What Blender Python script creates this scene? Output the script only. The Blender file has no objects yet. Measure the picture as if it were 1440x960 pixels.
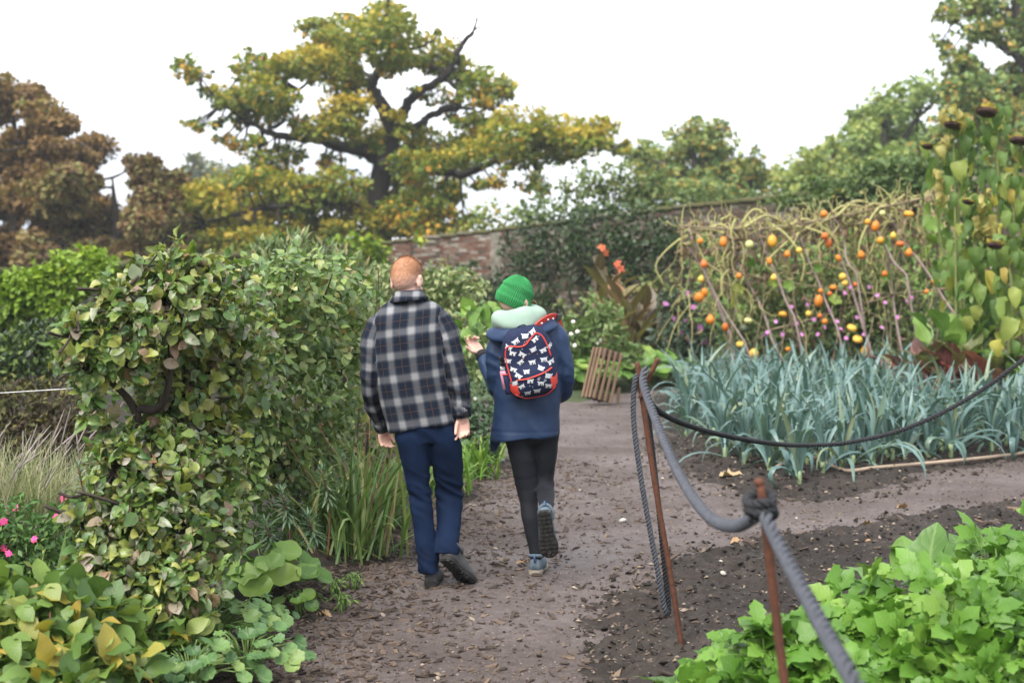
import bpy, math, random
import numpy as np
from mathutils import Vector, Matrix, noise as mnoise

SC = bpy.context.scene
COL = SC.collection
rng = np.random.default_rng(11)
random.seed(11)
PI = math.pi

# ---------------------------------------------------------------- camera, sky, sun, exposure
F_PX, CAM_H, HOR = 2000.0, 1.73, 380.0          # 50 mm lens on a 36 mm sensor, eye height
cam_d = bpy.data.cameras.new('camera')
cam = bpy.data.objects.new('camera', cam_d)
COL.objects.link(cam)
cam.location = (0, 0, CAM_H)
cam.rotation_euler = (math.radians(90), 0, 0)
cam_d.lens = 50
cam_d.sensor_width = 36
cam_d.shift_y = -100.0 / 1440.0
cam_d.clip_start = 0.05
cam_d.clip_end = 2000
cam_d.dof.use_dof = True
cam_d.dof.focus_distance = 7.1
cam_d.dof.aperture_fstop = 2.7
SC.camera = cam

SUN_EL, SUN_AZ = math.radians(48), math.radians(215)
world = bpy.data.worlds.new('World')
SC.world = world
world.use_nodes = True
wn, wl = world.node_tree.nodes, world.node_tree.links
wn.clear()
w_out = wn.new('ShaderNodeOutputWorld')
w_bg = wn.new('ShaderNodeBackground')
w_sky = wn.new('ShaderNodeTexSky')
w_sky.sky_type = 'NISHITA'
w_sky.sun_disc = False
w_sky.sun_elevation = SUN_EL
w_sky.sun_rotation = SUN_AZ
w_sky.dust_density = 4.0
w_co = wn.new('ShaderNodeTexCoord')
w_map = wn.new('ShaderNodeMapping')
w_map.inputs['Scale'].default_value = (1.0, 1.0, 2.6)
w_no = wn.new('ShaderNodeTexNoise')
w_no.inputs['Scale'].default_value = 1.7
w_no.inputs['Detail'].default_value = 4
w_ramp = wn.new('ShaderNodeValToRGB')
w_ramp.color_ramp.elements[0].position = 0.47
w_ramp.color_ramp.elements[0].color = (0.30, 0.325, 0.37, 1)
w_ramp.color_ramp.elements[1].position = 0.70
w_ramp.color_ramp.elements[1].color = (1.0, 1.0, 1.0, 1)
w_sc = wn.new('ShaderNodeVectorMath')
w_sc.operation = 'SCALE'
w_sc.inputs['Scale'].default_value = 6.2          # luminance of the cloud layer, in the sky texture's units
w_mix = wn.new('ShaderNodeMix')
w_mix.data_type = 'RGBA'
w_mix.inputs[0].default_value = 0.90
w_bg.inputs['Strength'].default_value = 0.10
wl.new(w_co.outputs['Generated'], w_map.inputs[0])
wl.new(w_map.outputs[0], w_no.inputs['Vector'])
wl.new(w_no.outputs[0], w_ramp.inputs[0])
wl.new(w_ramp.outputs[0], w_sc.inputs[0])
wl.new(w_sky.outputs[0], w_mix.inputs[6])
wl.new(w_sc.outputs[0], w_mix.inputs[7])
wl.new(w_mix.outputs[2], w_bg.inputs['Color'])
wl.new(w_bg.outputs[0], w_out.inputs[0])

sun_d = bpy.data.lights.new('sun', 'SUN')
sun_d.energy = 1.25
sun_d.angle = math.radians(45)
sun_d.color = (1.0, 0.96, 0.90)
sun = bpy.data.objects.new('sun', sun_d)
COL.objects.link(sun)
# light arrives from behind the camera, over its left shoulder
sdir = Vector((-0.42, -0.62, 0.95)).normalized()
sun.rotation_euler = sdir.to_track_quat('Z', 'Y').to_euler()
w_sky.sun_elevation = math.asin(sdir.z)
w_sky.sun_rotation = math.atan2(sdir.x, sdir.y)

SC.view_settings.view_transform = 'Standard'
SC.view_settings.look = 'None'
SC.view_settings.gamma = 1
SC.view_settings.exposure = 2.34
SC.render.engine = 'CYCLES'
SC.cycles.max_bounces = 5
SC.cycles.diffuse_bounces = 3
SC.cycles.glossy_bounces = 2
SC.cycles.transmission_bounces = 3
SC.cycles.volume_bounces = 0
SC.cycles.use_denoising = True
SC.cycles.caustics_reflective = False
SC.cycles.caustics_refractive = False

# ---------------------------------------------------------------- helpers
def at(px, py, Y):
    """world point seen at photo pixel px, py when it stands Y metres away"""
    return np.array([(px - 720) / F_PX * Y, Y, CAM_H - (py - HOR) / F_PX * Y])

def gd(py):
    return CAM_H * F_PX / (py - HOR)

def gp(px, py):
    return at(px, py, gd(py))

def nrm(v):
    v = np.asarray(v, float)
    return v / np.maximum(np.linalg.norm(v, axis=-1, keepdims=True), 1e-9)

def new_mesh(name, V, Fq, t=None, uv=None, smooth=True, extra=None):
    """V (n,3); Fq: (m,4) or (m,3) array, or list of faces; t: per-vertex float; uv: per-vertex (n,2)"""
    me = bpy.data.meshes.new(name)
    V = np.asarray(V, np.float32)
    if isinstance(Fq, np.ndarray):
        k = Fq.shape[1]
        m = Fq.shape[0]
        idx = Fq.astype(np.int32).ravel()
        tot = np.full(m, k, np.int32)
    else:
        idx = np.array([i for f in Fq for i in f], np.int32)
        tot = np.array([len(f) for f in Fq], np.int32)
        m = len(tot)
    start = np.concatenate([[0], np.cumsum(tot)[:-1]]).astype(np.int32) if m else np.zeros(0, np.int32)
    me.vertices.add(len(V))
    me.vertices.foreach_set('co', V.ravel())
    me.loops.add(len(idx))
    me.loops.foreach_set('vertex_index', idx)
    me.polygons.add(m)
    me.polygons.foreach_set('loop_start', start)
    me.polygons.foreach_set('loop_total', tot)
    me.polygons.foreach_set('use_smooth', np.full(m, smooth, bool))
    if t is not None:
        a = me.attributes.new('t', 'FLOAT', 'POINT')
        a.data.foreach_set('value', np.asarray(t, np.float32))
    for nm, arr in (extra or {}).items():
        a = me.attributes.new(nm, 'FLOAT', 'POINT')
        a.data.foreach_set('value', np.asarray(arr, np.float32))
    if uv is not None:
        l = me.uv_layers.new(name='UVMap')
        l.data.foreach_set('uv', np.asarray(uv, np.float32)[idx].ravel())
    me.update()
    me.validate()
    return me

def link(name, me, mat=None, parent=None, kind=None, loc=None):
    o = bpy.data.objects.new(name, me)
    COL.objects.link(o)
    if mat is not None and me is not None and len(me.materials) == 0:
        me.materials.append(mat)
    if parent is not None:
        o.parent = parent
    if kind:
        o['kind'] = kind
    if loc is not None:
        o.location = loc
    return o

def thing(name, label, cat, loc=(0, 0, 0), group=None):
    o = bpy.data.objects.new(name, None)
    o.empty_display_size = 0.1
    COL.objects.link(o)
    o.location = tuple(float(c) for c in loc)
    o['label'] = label
    o['category'] = cat
    if group:
        o['group'] = group
    return o

def tag(o, label, cat, group=None):
    o['label'] = label
    o['category'] = cat
    if group:
        o['group'] = group
    return o

def dup(root, loc, rotz=0.0, scale=1.0, label=None):
    r = root.copy()
    COL.objects.link(r)
    r.location = tuple(float(c) for c in loc)
    r.rotation_euler = (0, 0, rotz)
    r.scale = (scale,) * 3
    if label:
        r['label'] = label
    for ch in list(root.children):
        c = ch.copy()
        COL.objects.link(c)
        c.parent = r
        for g in ch.children:
            d = g.copy()
            COL.objects.link(d)
            d.parent = c
    return r

class Geo:
    """collects vertices and quads/tris of one mesh"""
    def __init__(s):
        s.V, s.F, s.T, s.n = [], [], [], 0
    def add(s, V, F, t=0.5):
        V = np.asarray(V, float)
        s.V.append(V)
        s.F += [tuple(int(i) + s.n for i in f) for f in F]
        s.T.append(np.full(len(V), t) if np.isscalar(t) else np.asarray(t))
        s.n += len(V)
        return s
    def mesh(s, name, base=(0, 0, 0), smooth=True):
        V = np.concatenate(s.V) - np.asarray(base, float)
        return new_mesh(name, V, s.F, np.concatenate(s.T), smooth=smooth)
    def obj(s, name, mat, parent=None, base=(0, 0, 0), smooth=True, kind=None):
        return link(name, s.mesh(name, base, smooth), mat, parent, kind)

def frames(P):
    """parallel-transport frames along a polyline"""
    P = np.asarray(P, float)
    T = nrm(np.gradient(P, axis=0))
    ref = np.array([0, 0, 1.0]) if abs(T[0][2]) < 0.9 else np.array([1.0, 0, 0])
    N = np.zeros_like(P)
    n = nrm(np.cross(T[0], ref))
    for i in range(len(P)):
        n = n - T[i] * np.dot(n, T[i])
        n = nrm(n)
        N[i] = n
    B = np.cross(T, N)
    return T, N, B

def tube(P, r, sides=6, caps=True, twist=0.0, sq=None):
    P = np.asarray(P, float)
    r = np.broadcast_to(np.asarray(r, float), (len(P),))
    T, N, B = frames(P)
    a = np.linspace(0, 2 * PI, sides, endpoint=False)
    ca, sa = np.cos(a), np.sin(a)
    V = (P[:, None, :] + r[:, None, None] * (ca[None, :, None] * N[:, None, :] + sa[None, :, None] * B[:, None, :])).reshape(-1, 3)
    F = []
    n = len(P)
    for i in range(n - 1):
        for j in range(sides):
            k = (j + 1) % sides
            F.append((i * sides + j, i * sides + k, (i + 1) * sides + k, (i + 1) * sides + j))
    if caps:
        F.append(tuple(range(sides - 1, -1, -1)))
        F.append(tuple(range((n - 1) * sides, n * sides)))
    return V, F

def capsule(P, r, sides=10):
    """tube with rounded ends"""
    P = np.asarray(P, float)
    r = np.broadcast_to(np.asarray(r, float), (len(P),)).copy()
    d0, d1 = nrm(P[0] - P[1]), nrm(P[-1] - P[-2])
    P2 = [P[0] + d0 * r[0], P[0] + d0 * r[0] * .86, P[0] + d0 * r[0] * .5] + list(P) + [P[-1] + d1 * r[-1] * .5, P[-1] + d1 * r[-1] * .86, P[-1] + d1 * r[-1]]
    r2 = [r[0] * .12, r[0] * .5, r[0] * .86] + list(r) + [r[-1] * .86, r[-1] * .5, r[-1] * .12]
    return tube(P2, r2, sides)

def ellipsoid(c, r, rot=None, nu=20, nv=12):
    u = np.linspace(0, 2 * PI, nu, endpoint=False)
    V = [(0, 0, -1)]
    for i in range(1, nv):
        a = -PI / 2 + PI * i / nv
        for x in u:
            V.append((math.cos(a) * math.cos(x), math.cos(a) * math.sin(x), math.sin(a)))
    V.append((0, 0, 1))
    V = np.array(V) * np.asarray(r)
    if rot is not None:
        V = V @ np.asarray(rot).T
    V = V + np.asarray(c)
    F = []
    for j in range(nu):
        F.append((0, 1 + (j + 1) % nu, 1 + j))
    for i in range(nv - 2):
        for j in range(nu):
            a, b = 1 + i * nu + j, 1 + i * nu + (j + 1) % nu
            F.append((a, b, b + nu, a + nu))
    l = len(V) - 1
    o = 1 + (nv - 2) * nu
    for j in range(nu):
        F.append((o + j, o + (j + 1) % nu, l))
    return V, F

BOXF = [(0, 3, 2, 1), (4, 5, 6, 7), (0, 1, 5, 4), (1, 2, 6, 5), (2, 3, 7, 6), (3, 0, 4, 7)]
def box(c, s, rot=None):
    s = np.asarray(s) / 2
    V = np.array([(-1, -1, -1), (1, -1, -1), (1, 1, -1), (-1, 1, -1), (-1, -1, 1), (1, -1, 1), (1, 1, 1), (-1, 1, 1)], float) * s
    if rot is not None:
        V = V @ np.asarray(rot).T
    return V + np.asarray(c), BOXF

def bevel_box(c, s, rot=None, b=0.004):
    """box with its upright edges and top edges chamfered"""
    x, y, z = np.asarray(s) / 2
    oct_ = [(-x + b, -y), (x - b, -y), (x, -y + b), (x, y - b), (x - b, y), (-x + b, y), (-x, y - b), (-x, -y + b)]
    V = [(px * k, py * k2, pz) for pz, k, k2 in ((-z, (x - b) / x, (y - b) / y), (-z + b, 1, 1), (z - b, 1, 1), (z, (x - b) / x, (y - b) / y)) for px, py in oct_]
    V = np.array(V)
    F = [tuple(range(7, -1, -1)), tuple(range(24, 32))]
    for i in range(3):
        for j in range(8):
            k = (j + 1) % 8
            F.append((i * 8 + j, i * 8 + k, i * 8 + 8 + k, i * 8 + 8 + j))
    if rot is not None:
        V = V @ np.asarray(rot).T
    return V + np.asarray(c), F

def rotm(rx=0, ry=0, rz=0):
    return np.array((Matrix.Rotation(rz, 3, 'Z') @ Matrix.Rotation(ry, 3, 'Y') @ Matrix.Rotation(rx, 3, 'X')))

def spline(P, n):
    """Catmull-Rom through P, n points per span"""
    P = np.asarray(P, float)
    Q = np.vstack([2 * P[0] - P[1], P, 2 * P[-1] - P[-2]])
    out = []
    for i in range(1, len(Q) - 2):
        p0, p1, p2, p3 = Q[i - 1], Q[i], Q[i + 1], Q[i + 2]
        for s in np.linspace(0, 1, n, endpoint=False):
            out.append(.5 * (2 * p1 + (p2 - p0) * s + (2 * p0 - 5 * p1 + 4 * p2 - p3) * s * s + (3 * p1 - p0 - 3 * p2 + p3) * s ** 3))
    out.append(Q[-2])
    return np.array(out)

def mods(me, voxel=None, smooth=0, deci=None, subd=0):
    """run voxel remesh / smoothing / decimation on a mesh and return the result"""
    o = bpy.data.objects.new('work', me)
    COL.objects.link(o)
    if voxel:
        m = o.modifiers.new('r', 'REMESH')
        m.mode = 'VOXEL'
        m.voxel_size = voxel
        m.use_smooth_shade = True
    if smooth:
        m = o.modifiers.new('s', 'SMOOTH')
        m.iterations = smooth
        m.factor = 0.5
    if subd:
        m = o.modifiers.new('d', 'SUBSURF')
        m.levels = subd
        m.render_levels = subd
    if deci:
        m = o.modifiers.new('c', 'DECIMATE')
        m.ratio = deci
    dg = bpy.context.evaluated_depsgraph_get()
    dg.update()
    r = bpy.data.meshes.new_from_object(o.evaluated_get(dg))
    bpy.data.objects.remove(o)
    r.polygons.foreach_set('use_smooth', np.ones(len(r.polygons), bool))
    return r

def get_co(me):
    a = np.zeros(len(me.vertices) * 3, np.float32)
    me.vertices.foreach_get('co', a)
    return a.reshape(-1, 3).astype(float)

def set_co(me, V):
    me.vertices.foreach_set('co', np.asarray(V, np.float32).ravel())
    me.update()

def get_no(me):
    a = np.zeros(len(me.vertices) * 3, np.float32)
    me.vertices.foreach_get('normal', a)
    return a.reshape(-1, 3).astype(float)

def fnoise(P):
    return np.array([mnoise.noise(Vector(p)) for p in P])

_perm = np.random.default_rng(3).permutation(512)
_grad = np.random.default_rng(4).uniform(-1, 1, 512)
def n2(x, y):
    """vectorised 2-D value noise in -1..1"""
    xi, yi = np.floor(x).astype(int), np.floor(y).astype(int)
    xf, yf = x - xi, y - yi
    u, v = xf * xf * (3 - 2 * xf), yf * yf * (3 - 2 * yf)
    h = lambda a, b: _grad[_perm[(_perm[a & 255] + b) & 511]]
    return (h(xi, yi) * (1 - u) + h(xi + 1, yi) * u) * (1 - v) + (h(xi, yi + 1) * (1 - u) + h(xi + 1, yi + 1) * u) * v

# ---------------------------------------------------------------- materials
def mat_base(name):
    m = bpy.data.materials.new(name)
    m.use_nodes = True
    nt = m.node_tree
    nt.nodes.clear()
    out = nt.nodes.new('ShaderNodeOutputMaterial')
    b = nt.nodes.new('ShaderNodeBsdfPrincipled')
    nt.links.new(b.outputs[0], out.inputs[0])
    return m, nt.nodes, nt.links, b, out

def ramp_node(nd, stops, interp='LINEAR'):
    r = nd.new('ShaderNodeValToRGB')
    r.color_ramp.interpolation = interp
    e = r.color_ramp.elements
    while len(e) > 1:
        e.remove(e[0])
    e[0].position, e[0].color = stops[0][0], (*stops[0][1], 1)
    for p, c in stops[1:]:
        x = e.new(p)
        x.color = (*c, 1)
    return r

def math_node(nd, lk, op, a, b=None, c=None):
    m = nd.new('ShaderNodeMath')
    m.operation = op
    for i, v in enumerate((a, b, c)):
        if v is None:
            continue
        if isinstance(v, (int, float)):
            m.inputs[i].default_value = v
        else:
            lk.new(v, m.inputs[i])
    return m.outputs[0]

def mix_rgb(nd, lk, fac, a, b, mode='MIX'):
    m = nd.new('ShaderNodeMix')
    m.data_type = 'RGBA'
    m.blend_type = mode
    for i, v in ((0, fac), (6, a), (7, b)):
        if isinstance(v, (int, float)):
            m.inputs[i].default_value = v
        elif isinstance(v, tuple):
            m.inputs[i].default_value = (*v, 1)
        else:
            lk.new(v, m.inputs[i])
    return m.outputs[2]

def noise_node(nd, lk, scale, detail=3, vec=None, rough=0.5):
    n = nd.new('ShaderNodeTexNoise')
    n.inputs['Scale'].default_value = scale
    n.inputs['Detail'].default_value = detail
    n.inputs['Roughness'].default_value = rough
    if vec is not None:
        lk.new(vec, n.inputs['Vector'])
    return n.outputs[0]

LEAF_GAIN = 1.45
def leaf_mat(name, stops, rough=0.42, trans=0.3, vein=0.0, spots=0.0, spot_col=(0.10, 0.055, 0.02), spec=0.4, spot_scale=22):
    m, nd, lk, b, out = mat_base(name)
    at_ = nd.new('ShaderNodeAttribute')
    at_.attribute_name = 't'
    oi = nd.new('ShaderNodeObjectInfo')
    f = math_node(nd, lk, 'FRACT', math_node(nd, lk, 'ADD', at_.outputs['Fac'], oi.outputs['Random']))
    r = ramp_node(nd, [(p_, tuple(min(.6, q_ * LEAF_GAIN) for q_ in c_)) for p_, c_ in stops])
    lk.new(f, r.inputs[0])
    c = r.outputs[0]
    geo = nd.new('ShaderNodeNewGeometry')
    nz = noise_node(nd, lk, 9.0, 2, geo.outputs['Position'])
    c = mix_rgb(nd, lk, 1.0, c, mix_rgb(nd, lk, nz, (0.72, 0.74, 0.7), (1.26, 1.24, 1.2)), 'MULTIPLY')
    if spots:
        ns = noise_node(nd, lk, spot_scale, 3, geo.outputs['Position'], 0.65)
        fs = ramp_node(nd, [(0.60 - 0.05, (0, 0, 0)), (0.66, (1, 1, 1))])
        lk.new(ns, fs.inputs[0])
        c = mix_rgb(nd, lk, math_node(nd, lk, 'MULTIPLY', fs.outputs[0], spots), c, spot_col)
    if vein:
        uv = nd.new('ShaderNodeUVMap')
        sx = nd.new('ShaderNodeSeparateXYZ')
        lk.new(uv.outputs[0], sx.inputs[0])
        du = math_node(nd, lk, 'ABSOLUTE', math_node(nd, lk, 'SUBTRACT', sx.outputs[0], 0.5))
        mid = math_node(nd, lk, 'LESS_THAN', du, 0.035)
        sv = math_node(nd, lk, 'SINE', math_node(nd, lk, 'MULTIPLY', math_node(nd, lk, 'SUBTRACT', sx.outputs[1], math_node(nd, lk, 'MULTIPLY', du, 0.55)), 46.0))
        side = math_node(nd, lk, 'MULTIPLY', math_node(nd, lk, 'GREATER_THAN', sv, 0.90), 0.35)
        vf = math_node(nd, lk, 'MULTIPLY', math_node(nd, lk, 'MAXIMUM', mid, side), vein)
        c = mix_rgb(nd, lk, vf, c, mix_rgb(nd, lk, 0.55, c, (0.26, 0.34, 0.13)))
        bp = nd.new('ShaderNodeBump')
        bp.inputs['Strength'].default_value = 0.2
        bp.inputs['Distance'].default_value = 0.0012
        lk.new(math_node(nd, lk, 'ADD', sv, math_node(nd, lk, 'MULTIPLY', nz, 2.0)), bp.inputs['Height'])
        lk.new(bp.outputs[0], b.inputs['Normal'])
    lk.new(c, b.inputs['Base Color'])
    b.inputs['Roughness'].default_value = rough
    b.inputs['Specular IOR Level'].default_value = spec
    if trans:
        tr = nd.new('ShaderNodeBsdfTranslucent')
        lk.new(mix_rgb(nd, lk, 1.0, c, (1.15, 1.2, 0.7), 'MULTIPLY'), tr.inputs[0])
        ms = nd.new('ShaderNodeMixShader')
        ms.inputs[0].default_value = trans
        lk.new(b.outputs[0], ms.inputs[1])
        lk.new(tr.outputs[0], ms.inputs[2])
        lk.new(ms.outputs[0], out.inputs[0])
    return m

def plain_mat(name, col, rough=0.6, col2=None, scale=20.0, bump=0.0, bscale=60.0, metal=0.0, spec=0.4, coord='Object', sheen=0.0, stretch=None, bdist=0.004):
    m, nd, lk, b, out = mat_base(name)
    tc = nd.new('ShaderNodeTexCoord')
    v = tc.outputs[coord]
    if stretch:
        mp = nd.new('ShaderNodeMapping')
        mp.inputs['Scale'].default_value = stretch
        lk.new(v, mp.inputs[0])
        v = mp.outputs[0]
    nz = noise_node(nd, lk, scale, 4, v, 0.6)
    r = ramp_node(nd, [(0.32, col), (0.68, col2 or tuple(c * 0.7 for c in col))])
    lk.new(nz, r.inputs[0])
    lk.new(r.outputs[0], b.inputs['Base Color'])
    b.inputs['Roughness'].default_value = rough
    b.inputs['Metallic'].default_value = metal
    b.inputs['Specular IOR Level'].default_value = spec
    if sheen:
        b.inputs['Sheen Weight'].default_value = sheen
    if bump:
        bp = nd.new('ShaderNodeBump')
        bp.inputs['Strength'].default_value = bump
        bp.inputs['Distance'].default_value = bdist
        lk.new(noise_node(nd, lk, bscale, 5, v, 0.65), bp.inputs['Height'])
        lk.new(bp.outputs[0], b.inputs['Normal'])
    return m

def tint_mat(name, stops, rough=0.7, spec=0.3, nscale=30.0, bump=0.0):
    """colour picked per piece: mesh value t plus the object's own random number"""
    m, nd, lk, b, out = mat_base(name)
    at_ = nd.new('ShaderNodeAttribute')
    at_.attribute_name = 't'
    oi = nd.new('ShaderNodeObjectInfo')
    f = math_node(nd, lk, 'FRACT', math_node(nd, lk, 'ADD', at_.outputs['Fac'], oi.outputs['Random']))
    r = ramp_node(nd, stops)
    lk.new(f, r.inputs[0])
    geo = nd.new('ShaderNodeNewGeometry')
    nz = noise_node(nd, lk, nscale, 4, geo.outputs['Position'], 0.6)
    c = mix_rgb(nd, lk, 1.0, r.outputs[0], mix_rgb(nd, lk, nz, (0.55, 0.55, 0.55), (1.4, 1.4, 1.4)), 'MULTIPLY')
    lk.new(c, b.inputs['Base Color'])
    b.inputs['Roughness'].default_value = rough
    b.inputs['Specular IOR Level'].default_value = spec
    if bump:
        bp = nd.new('ShaderNodeBump')
        bp.inputs['Strength'].default_value = bump
        bp.inputs['Distance'].default_value = 0.004
        lk.new(nz, bp.inputs['Height'])
        lk.new(bp.outputs[0], b.inputs['Normal'])
    return m

# ---------------------------------------------------------------- leaves
def leaf_t(width=0.6, nv=4, fold=0.25, curl=0.3, peak=0.42, tip=0.0, wave=0.0, teeth=0.0, seed=0, sweep=0.0, base=0.12):
    """one leaf along +Y, unit length, upper side +Z: 3 x (nv+1) grid"""
    g = np.random.default_rng(seed)
    v = np.linspace(0, 1, nv + 1)
    e1 = math.log(0.5) / math.log(peak)
    w = np.sin(PI * np.clip(v, 0, 1) ** e1) ** 0.75
    w[0] = base
    w[-1] = 0.04
    if teeth:
        w = w * (1 + teeth * np.where(np.arange(nv + 1) % 2 == 0, 1, -1))
    w = w * width / 2
    ang = curl * v
    y = np.cumsum(np.concatenate([[0], np.cos((ang[1:] + ang[:-1]) / 2) / nv]))
    z = -np.cumsum(np.concatenate([[0], np.sin((ang[1:] + ang[:-1]) / 2) / nv]))
    V, UV = [], []
    for i in range(nv + 1):
        for j, s in enumerate((-1, 0, 1)):
            up = abs(s) * w[i] * fold + (wave * g.uniform(-1, 1) * w[i] if s else 0)
            V.append((s * w[i] * math.cos(math.atan(fold)) + sweep * v[i] ** 2, y[i], z[i] + up))
            UV.append((0.5 + 0.5 * s, v[i]))
    Fq = []
    for i in range(nv):
        for j in range(2):
            a = i * 3 + j
            Fq.append((a, a + 1, a + 4, a + 3))
    return np.array(V), np.array(Fq), np.array(UV)

def quad_t(width=0.7):
    """cheap far leaf: two triangles folded along the rib"""
    V = np.array([(0, 0, 0), (width / 2, .45, .08), (0, 1, 0), (-width / 2, .45, .08)])
    return V, np.array([(0, 1, 2, 3)]), np.array([(.5, 0), (1, .5), (.5, 1), (0, .5)])

def round_t(lobes=0, depth=0.0, wave=0.06, n=14, seed=0, cup=0.15):
    """round leaf on its stalk point; centre at (0,.5)"""
    g = np.random.default_rng(seed)
    V, UV = [(0, .45, 0)], [(.5, .5)]
    for ring in (0.55, 1.0):
        for k in range(n):
            a = 2 * PI * k / n - PI / 2
            r = 0.5 * ring * (1 - (0.35 if (k == 0 and ring == 1.0) else 0))
            if lobes:
                r *= 1 - depth * (0.5 + 0.5 * math.cos(a * lobes + PI)) * ring
            V.append((r * math.cos(a) * 1.05, .5 + r * math.sin(a), cup * ring * ring * .5 + wave * g.uniform(-1, 1) * ring))
            UV.append((.5 + .5 * ring * math.cos(a), .5 + .5 * ring * math.sin(a)))
    F = []
    for k in range(n):
        q = (k + 1) % n
        F.append((0, 1 + k, 1 + q, 1 + q))
        F.append((1 + k, 1 + n + k, 1 + n + q, 1 + q))
    F = [f if len(set(f)) == 4 else f[:3] for f in F]
    return np.array(V), F, np.array(UV)

def basis(d, up):
    """columns X, Y(=d), Z of leaves whose rib runs along d and whose face looks towards up"""
    Yv = nrm(d)
    X = nrm(np.cross(Yv, up))
    Z = np.cross(X, Yv)
    return np.stack([X, Yv, Z], axis=-1)

def leaf_cloud(T, pos, d, up, size, t):
    """merge N copies of a leaf template into arrays"""
    V0, F0, UV0 = T
    B = basis(d, up)
    P = np.einsum('nij,vj->nvi', B, V0) * size[:, None, None] + pos[:, None, :]
    n, v = P.shape[:2]
    off = (np.arange(n) * v)
    if isinstance(F0, np.ndarray):
        Fq = (F0[None] + off[:, None, None]).reshape(-1, F0.shape[1])
    else:
        Fq = [tuple(i + o for i in f) for o in off for f in F0]
    return P.reshape(-1, 3), Fq, np.repeat(t, v), np.tile(UV0, (n, 1))

def cloud_obj(name, Ts, pos, d, up, size, t, mat, parent=None, base=(0, 0, 0), kind='stuff', uv=False):
    """leaves shared out over several templates, joined into one mesh"""
    pos, d, up, size, t = map(np.asarray, (pos, d, up, size, t))
    Vs, Fs, Tt, Us, n = [], [], [], [], 0
    which = np.arange(len(pos)) % len(Ts)
    allnp = True
    for k, T in enumerate(Ts):
        s = which == k
        if not s.any():
            continue
        V, Fq, tt, U = leaf_cloud(T, pos[s], d[s], up[s], size[s], t[s])
        Vs.append(V)
        Tt.append(tt)
        Us.append(U)
        if isinstance(Fq, np.ndarray):
            Fs.append(Fq + n)
        else:
            allnp = False
            Fs += [tuple(i + n for i in f) for f in Fq]
        n += len(V)
    Fq = np.concatenate(Fs) if allnp else Fs
    me = new_mesh(name, np.concatenate(Vs) - np.asarray(base), Fq, np.concatenate(Tt), np.concatenate(Us) if uv else None)
    return link(name, me, mat, parent, kind)

_leafmesh = {}
def leaf_parts(name, Ts, key, pos, d, up, size, mat, parent, base=(0, 0, 0)):
    """each leaf an object of its own; alike leaves share one mesh"""
    out = []
    B = basis(d, up)
    for i in range(len(pos)):
        k = (key, i % len(Ts))
        if k not in _leafmesh:
            T = Ts[i % len(Ts)]
            _leafmesh[k] = new_mesh(name, T[0], T[1], np.zeros(len(T[0])), T[2])
            _leafmesh[k].materials.append(mat)
        o = bpy.data.objects.new(name, _leafmesh[k])
        COL.objects.link(o)
        M = Matrix.Identity(4)
        for r in range(3):
            for c in range(3):
                M[r][c] = B[i][r][c] * size[i]
            M[r][3] = pos[i][r] - base[r]
        o.parent = parent
        o.matrix_local = M
        out.append(o)
    return out

def blob_points(c, r, n, clump=0.25, sub=None, shell=0.55, g=None):
    """points clumped through an ellipsoid, denser near its skin; returns points and outward directions"""
    g = g or rng
    c, r = np.asarray(c, float), np.asarray(r, float)
    sub = sub or max(4, n // 14)
    u = nrm(g.normal(size=(sub, 3)))
    rad = shell + (1 - shell) * g.random(sub) ** 0.6
    cc = u * rad[:, None]
    k = g.integers(0, sub, n)
    p = cc[k] + g.normal(size=(n, 3)) * clump
    ln = np.linalg.norm(p, axis=1, keepdims=True)
    p = p * np.minimum(1, (1.05 + .15 * g.random((n, 1))) / np.maximum(ln, 1e-6))
    return c + p * r, nrm(p + 0.001), k / sub

def scatter_dirs(n, out, g=None, outward=0.6, droop=0.3, jitter=0.7):
    g = g or rng
    d = outward * out + g.normal(size=(n, 3)) * jitter
    d[:, 2] -= droop
    up = out * 0.5 + g.normal(size=(n, 3)) * 0.45
    up[:, 2] += 0.6
    return nrm(d), nrm(up)

FAR = [quad_t(.7), quad_t(.9), quad_t(.55)]
# ================================================================ GROUND, PATH, BEDS
def sd_poly(X, Y, poly):
    """signed distance to a polygon, positive inside"""
    poly = np.asarray(poly, float)
    d = np.full(X.shape, 1e9)
    inside = np.zeros(X.shape, bool)
    n = len(poly)
    for i in range(n):
        a, b = poly[i], poly[(i + 1) % n]
        e = b - a
        wx, wy = X - a[0], Y - a[1]
        k = np.clip((wx * e[0] + wy * e[1]) / (e @ e), 0, 1)
        d = np.minimum(d, np.hypot(wx - e[0] * k, wy - e[1] * k))
        c = ((a[1] > Y) != (b[1] > Y)) & (X < (b[0] - a[0]) * (Y - a[1]) / (b[1] - a[1] + 1e-12) + a[0])
        inside ^= c
    return np.where(inside, d, -d)

def gxy(px, py):
    return tuple(gp(px, py)[:2])

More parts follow.
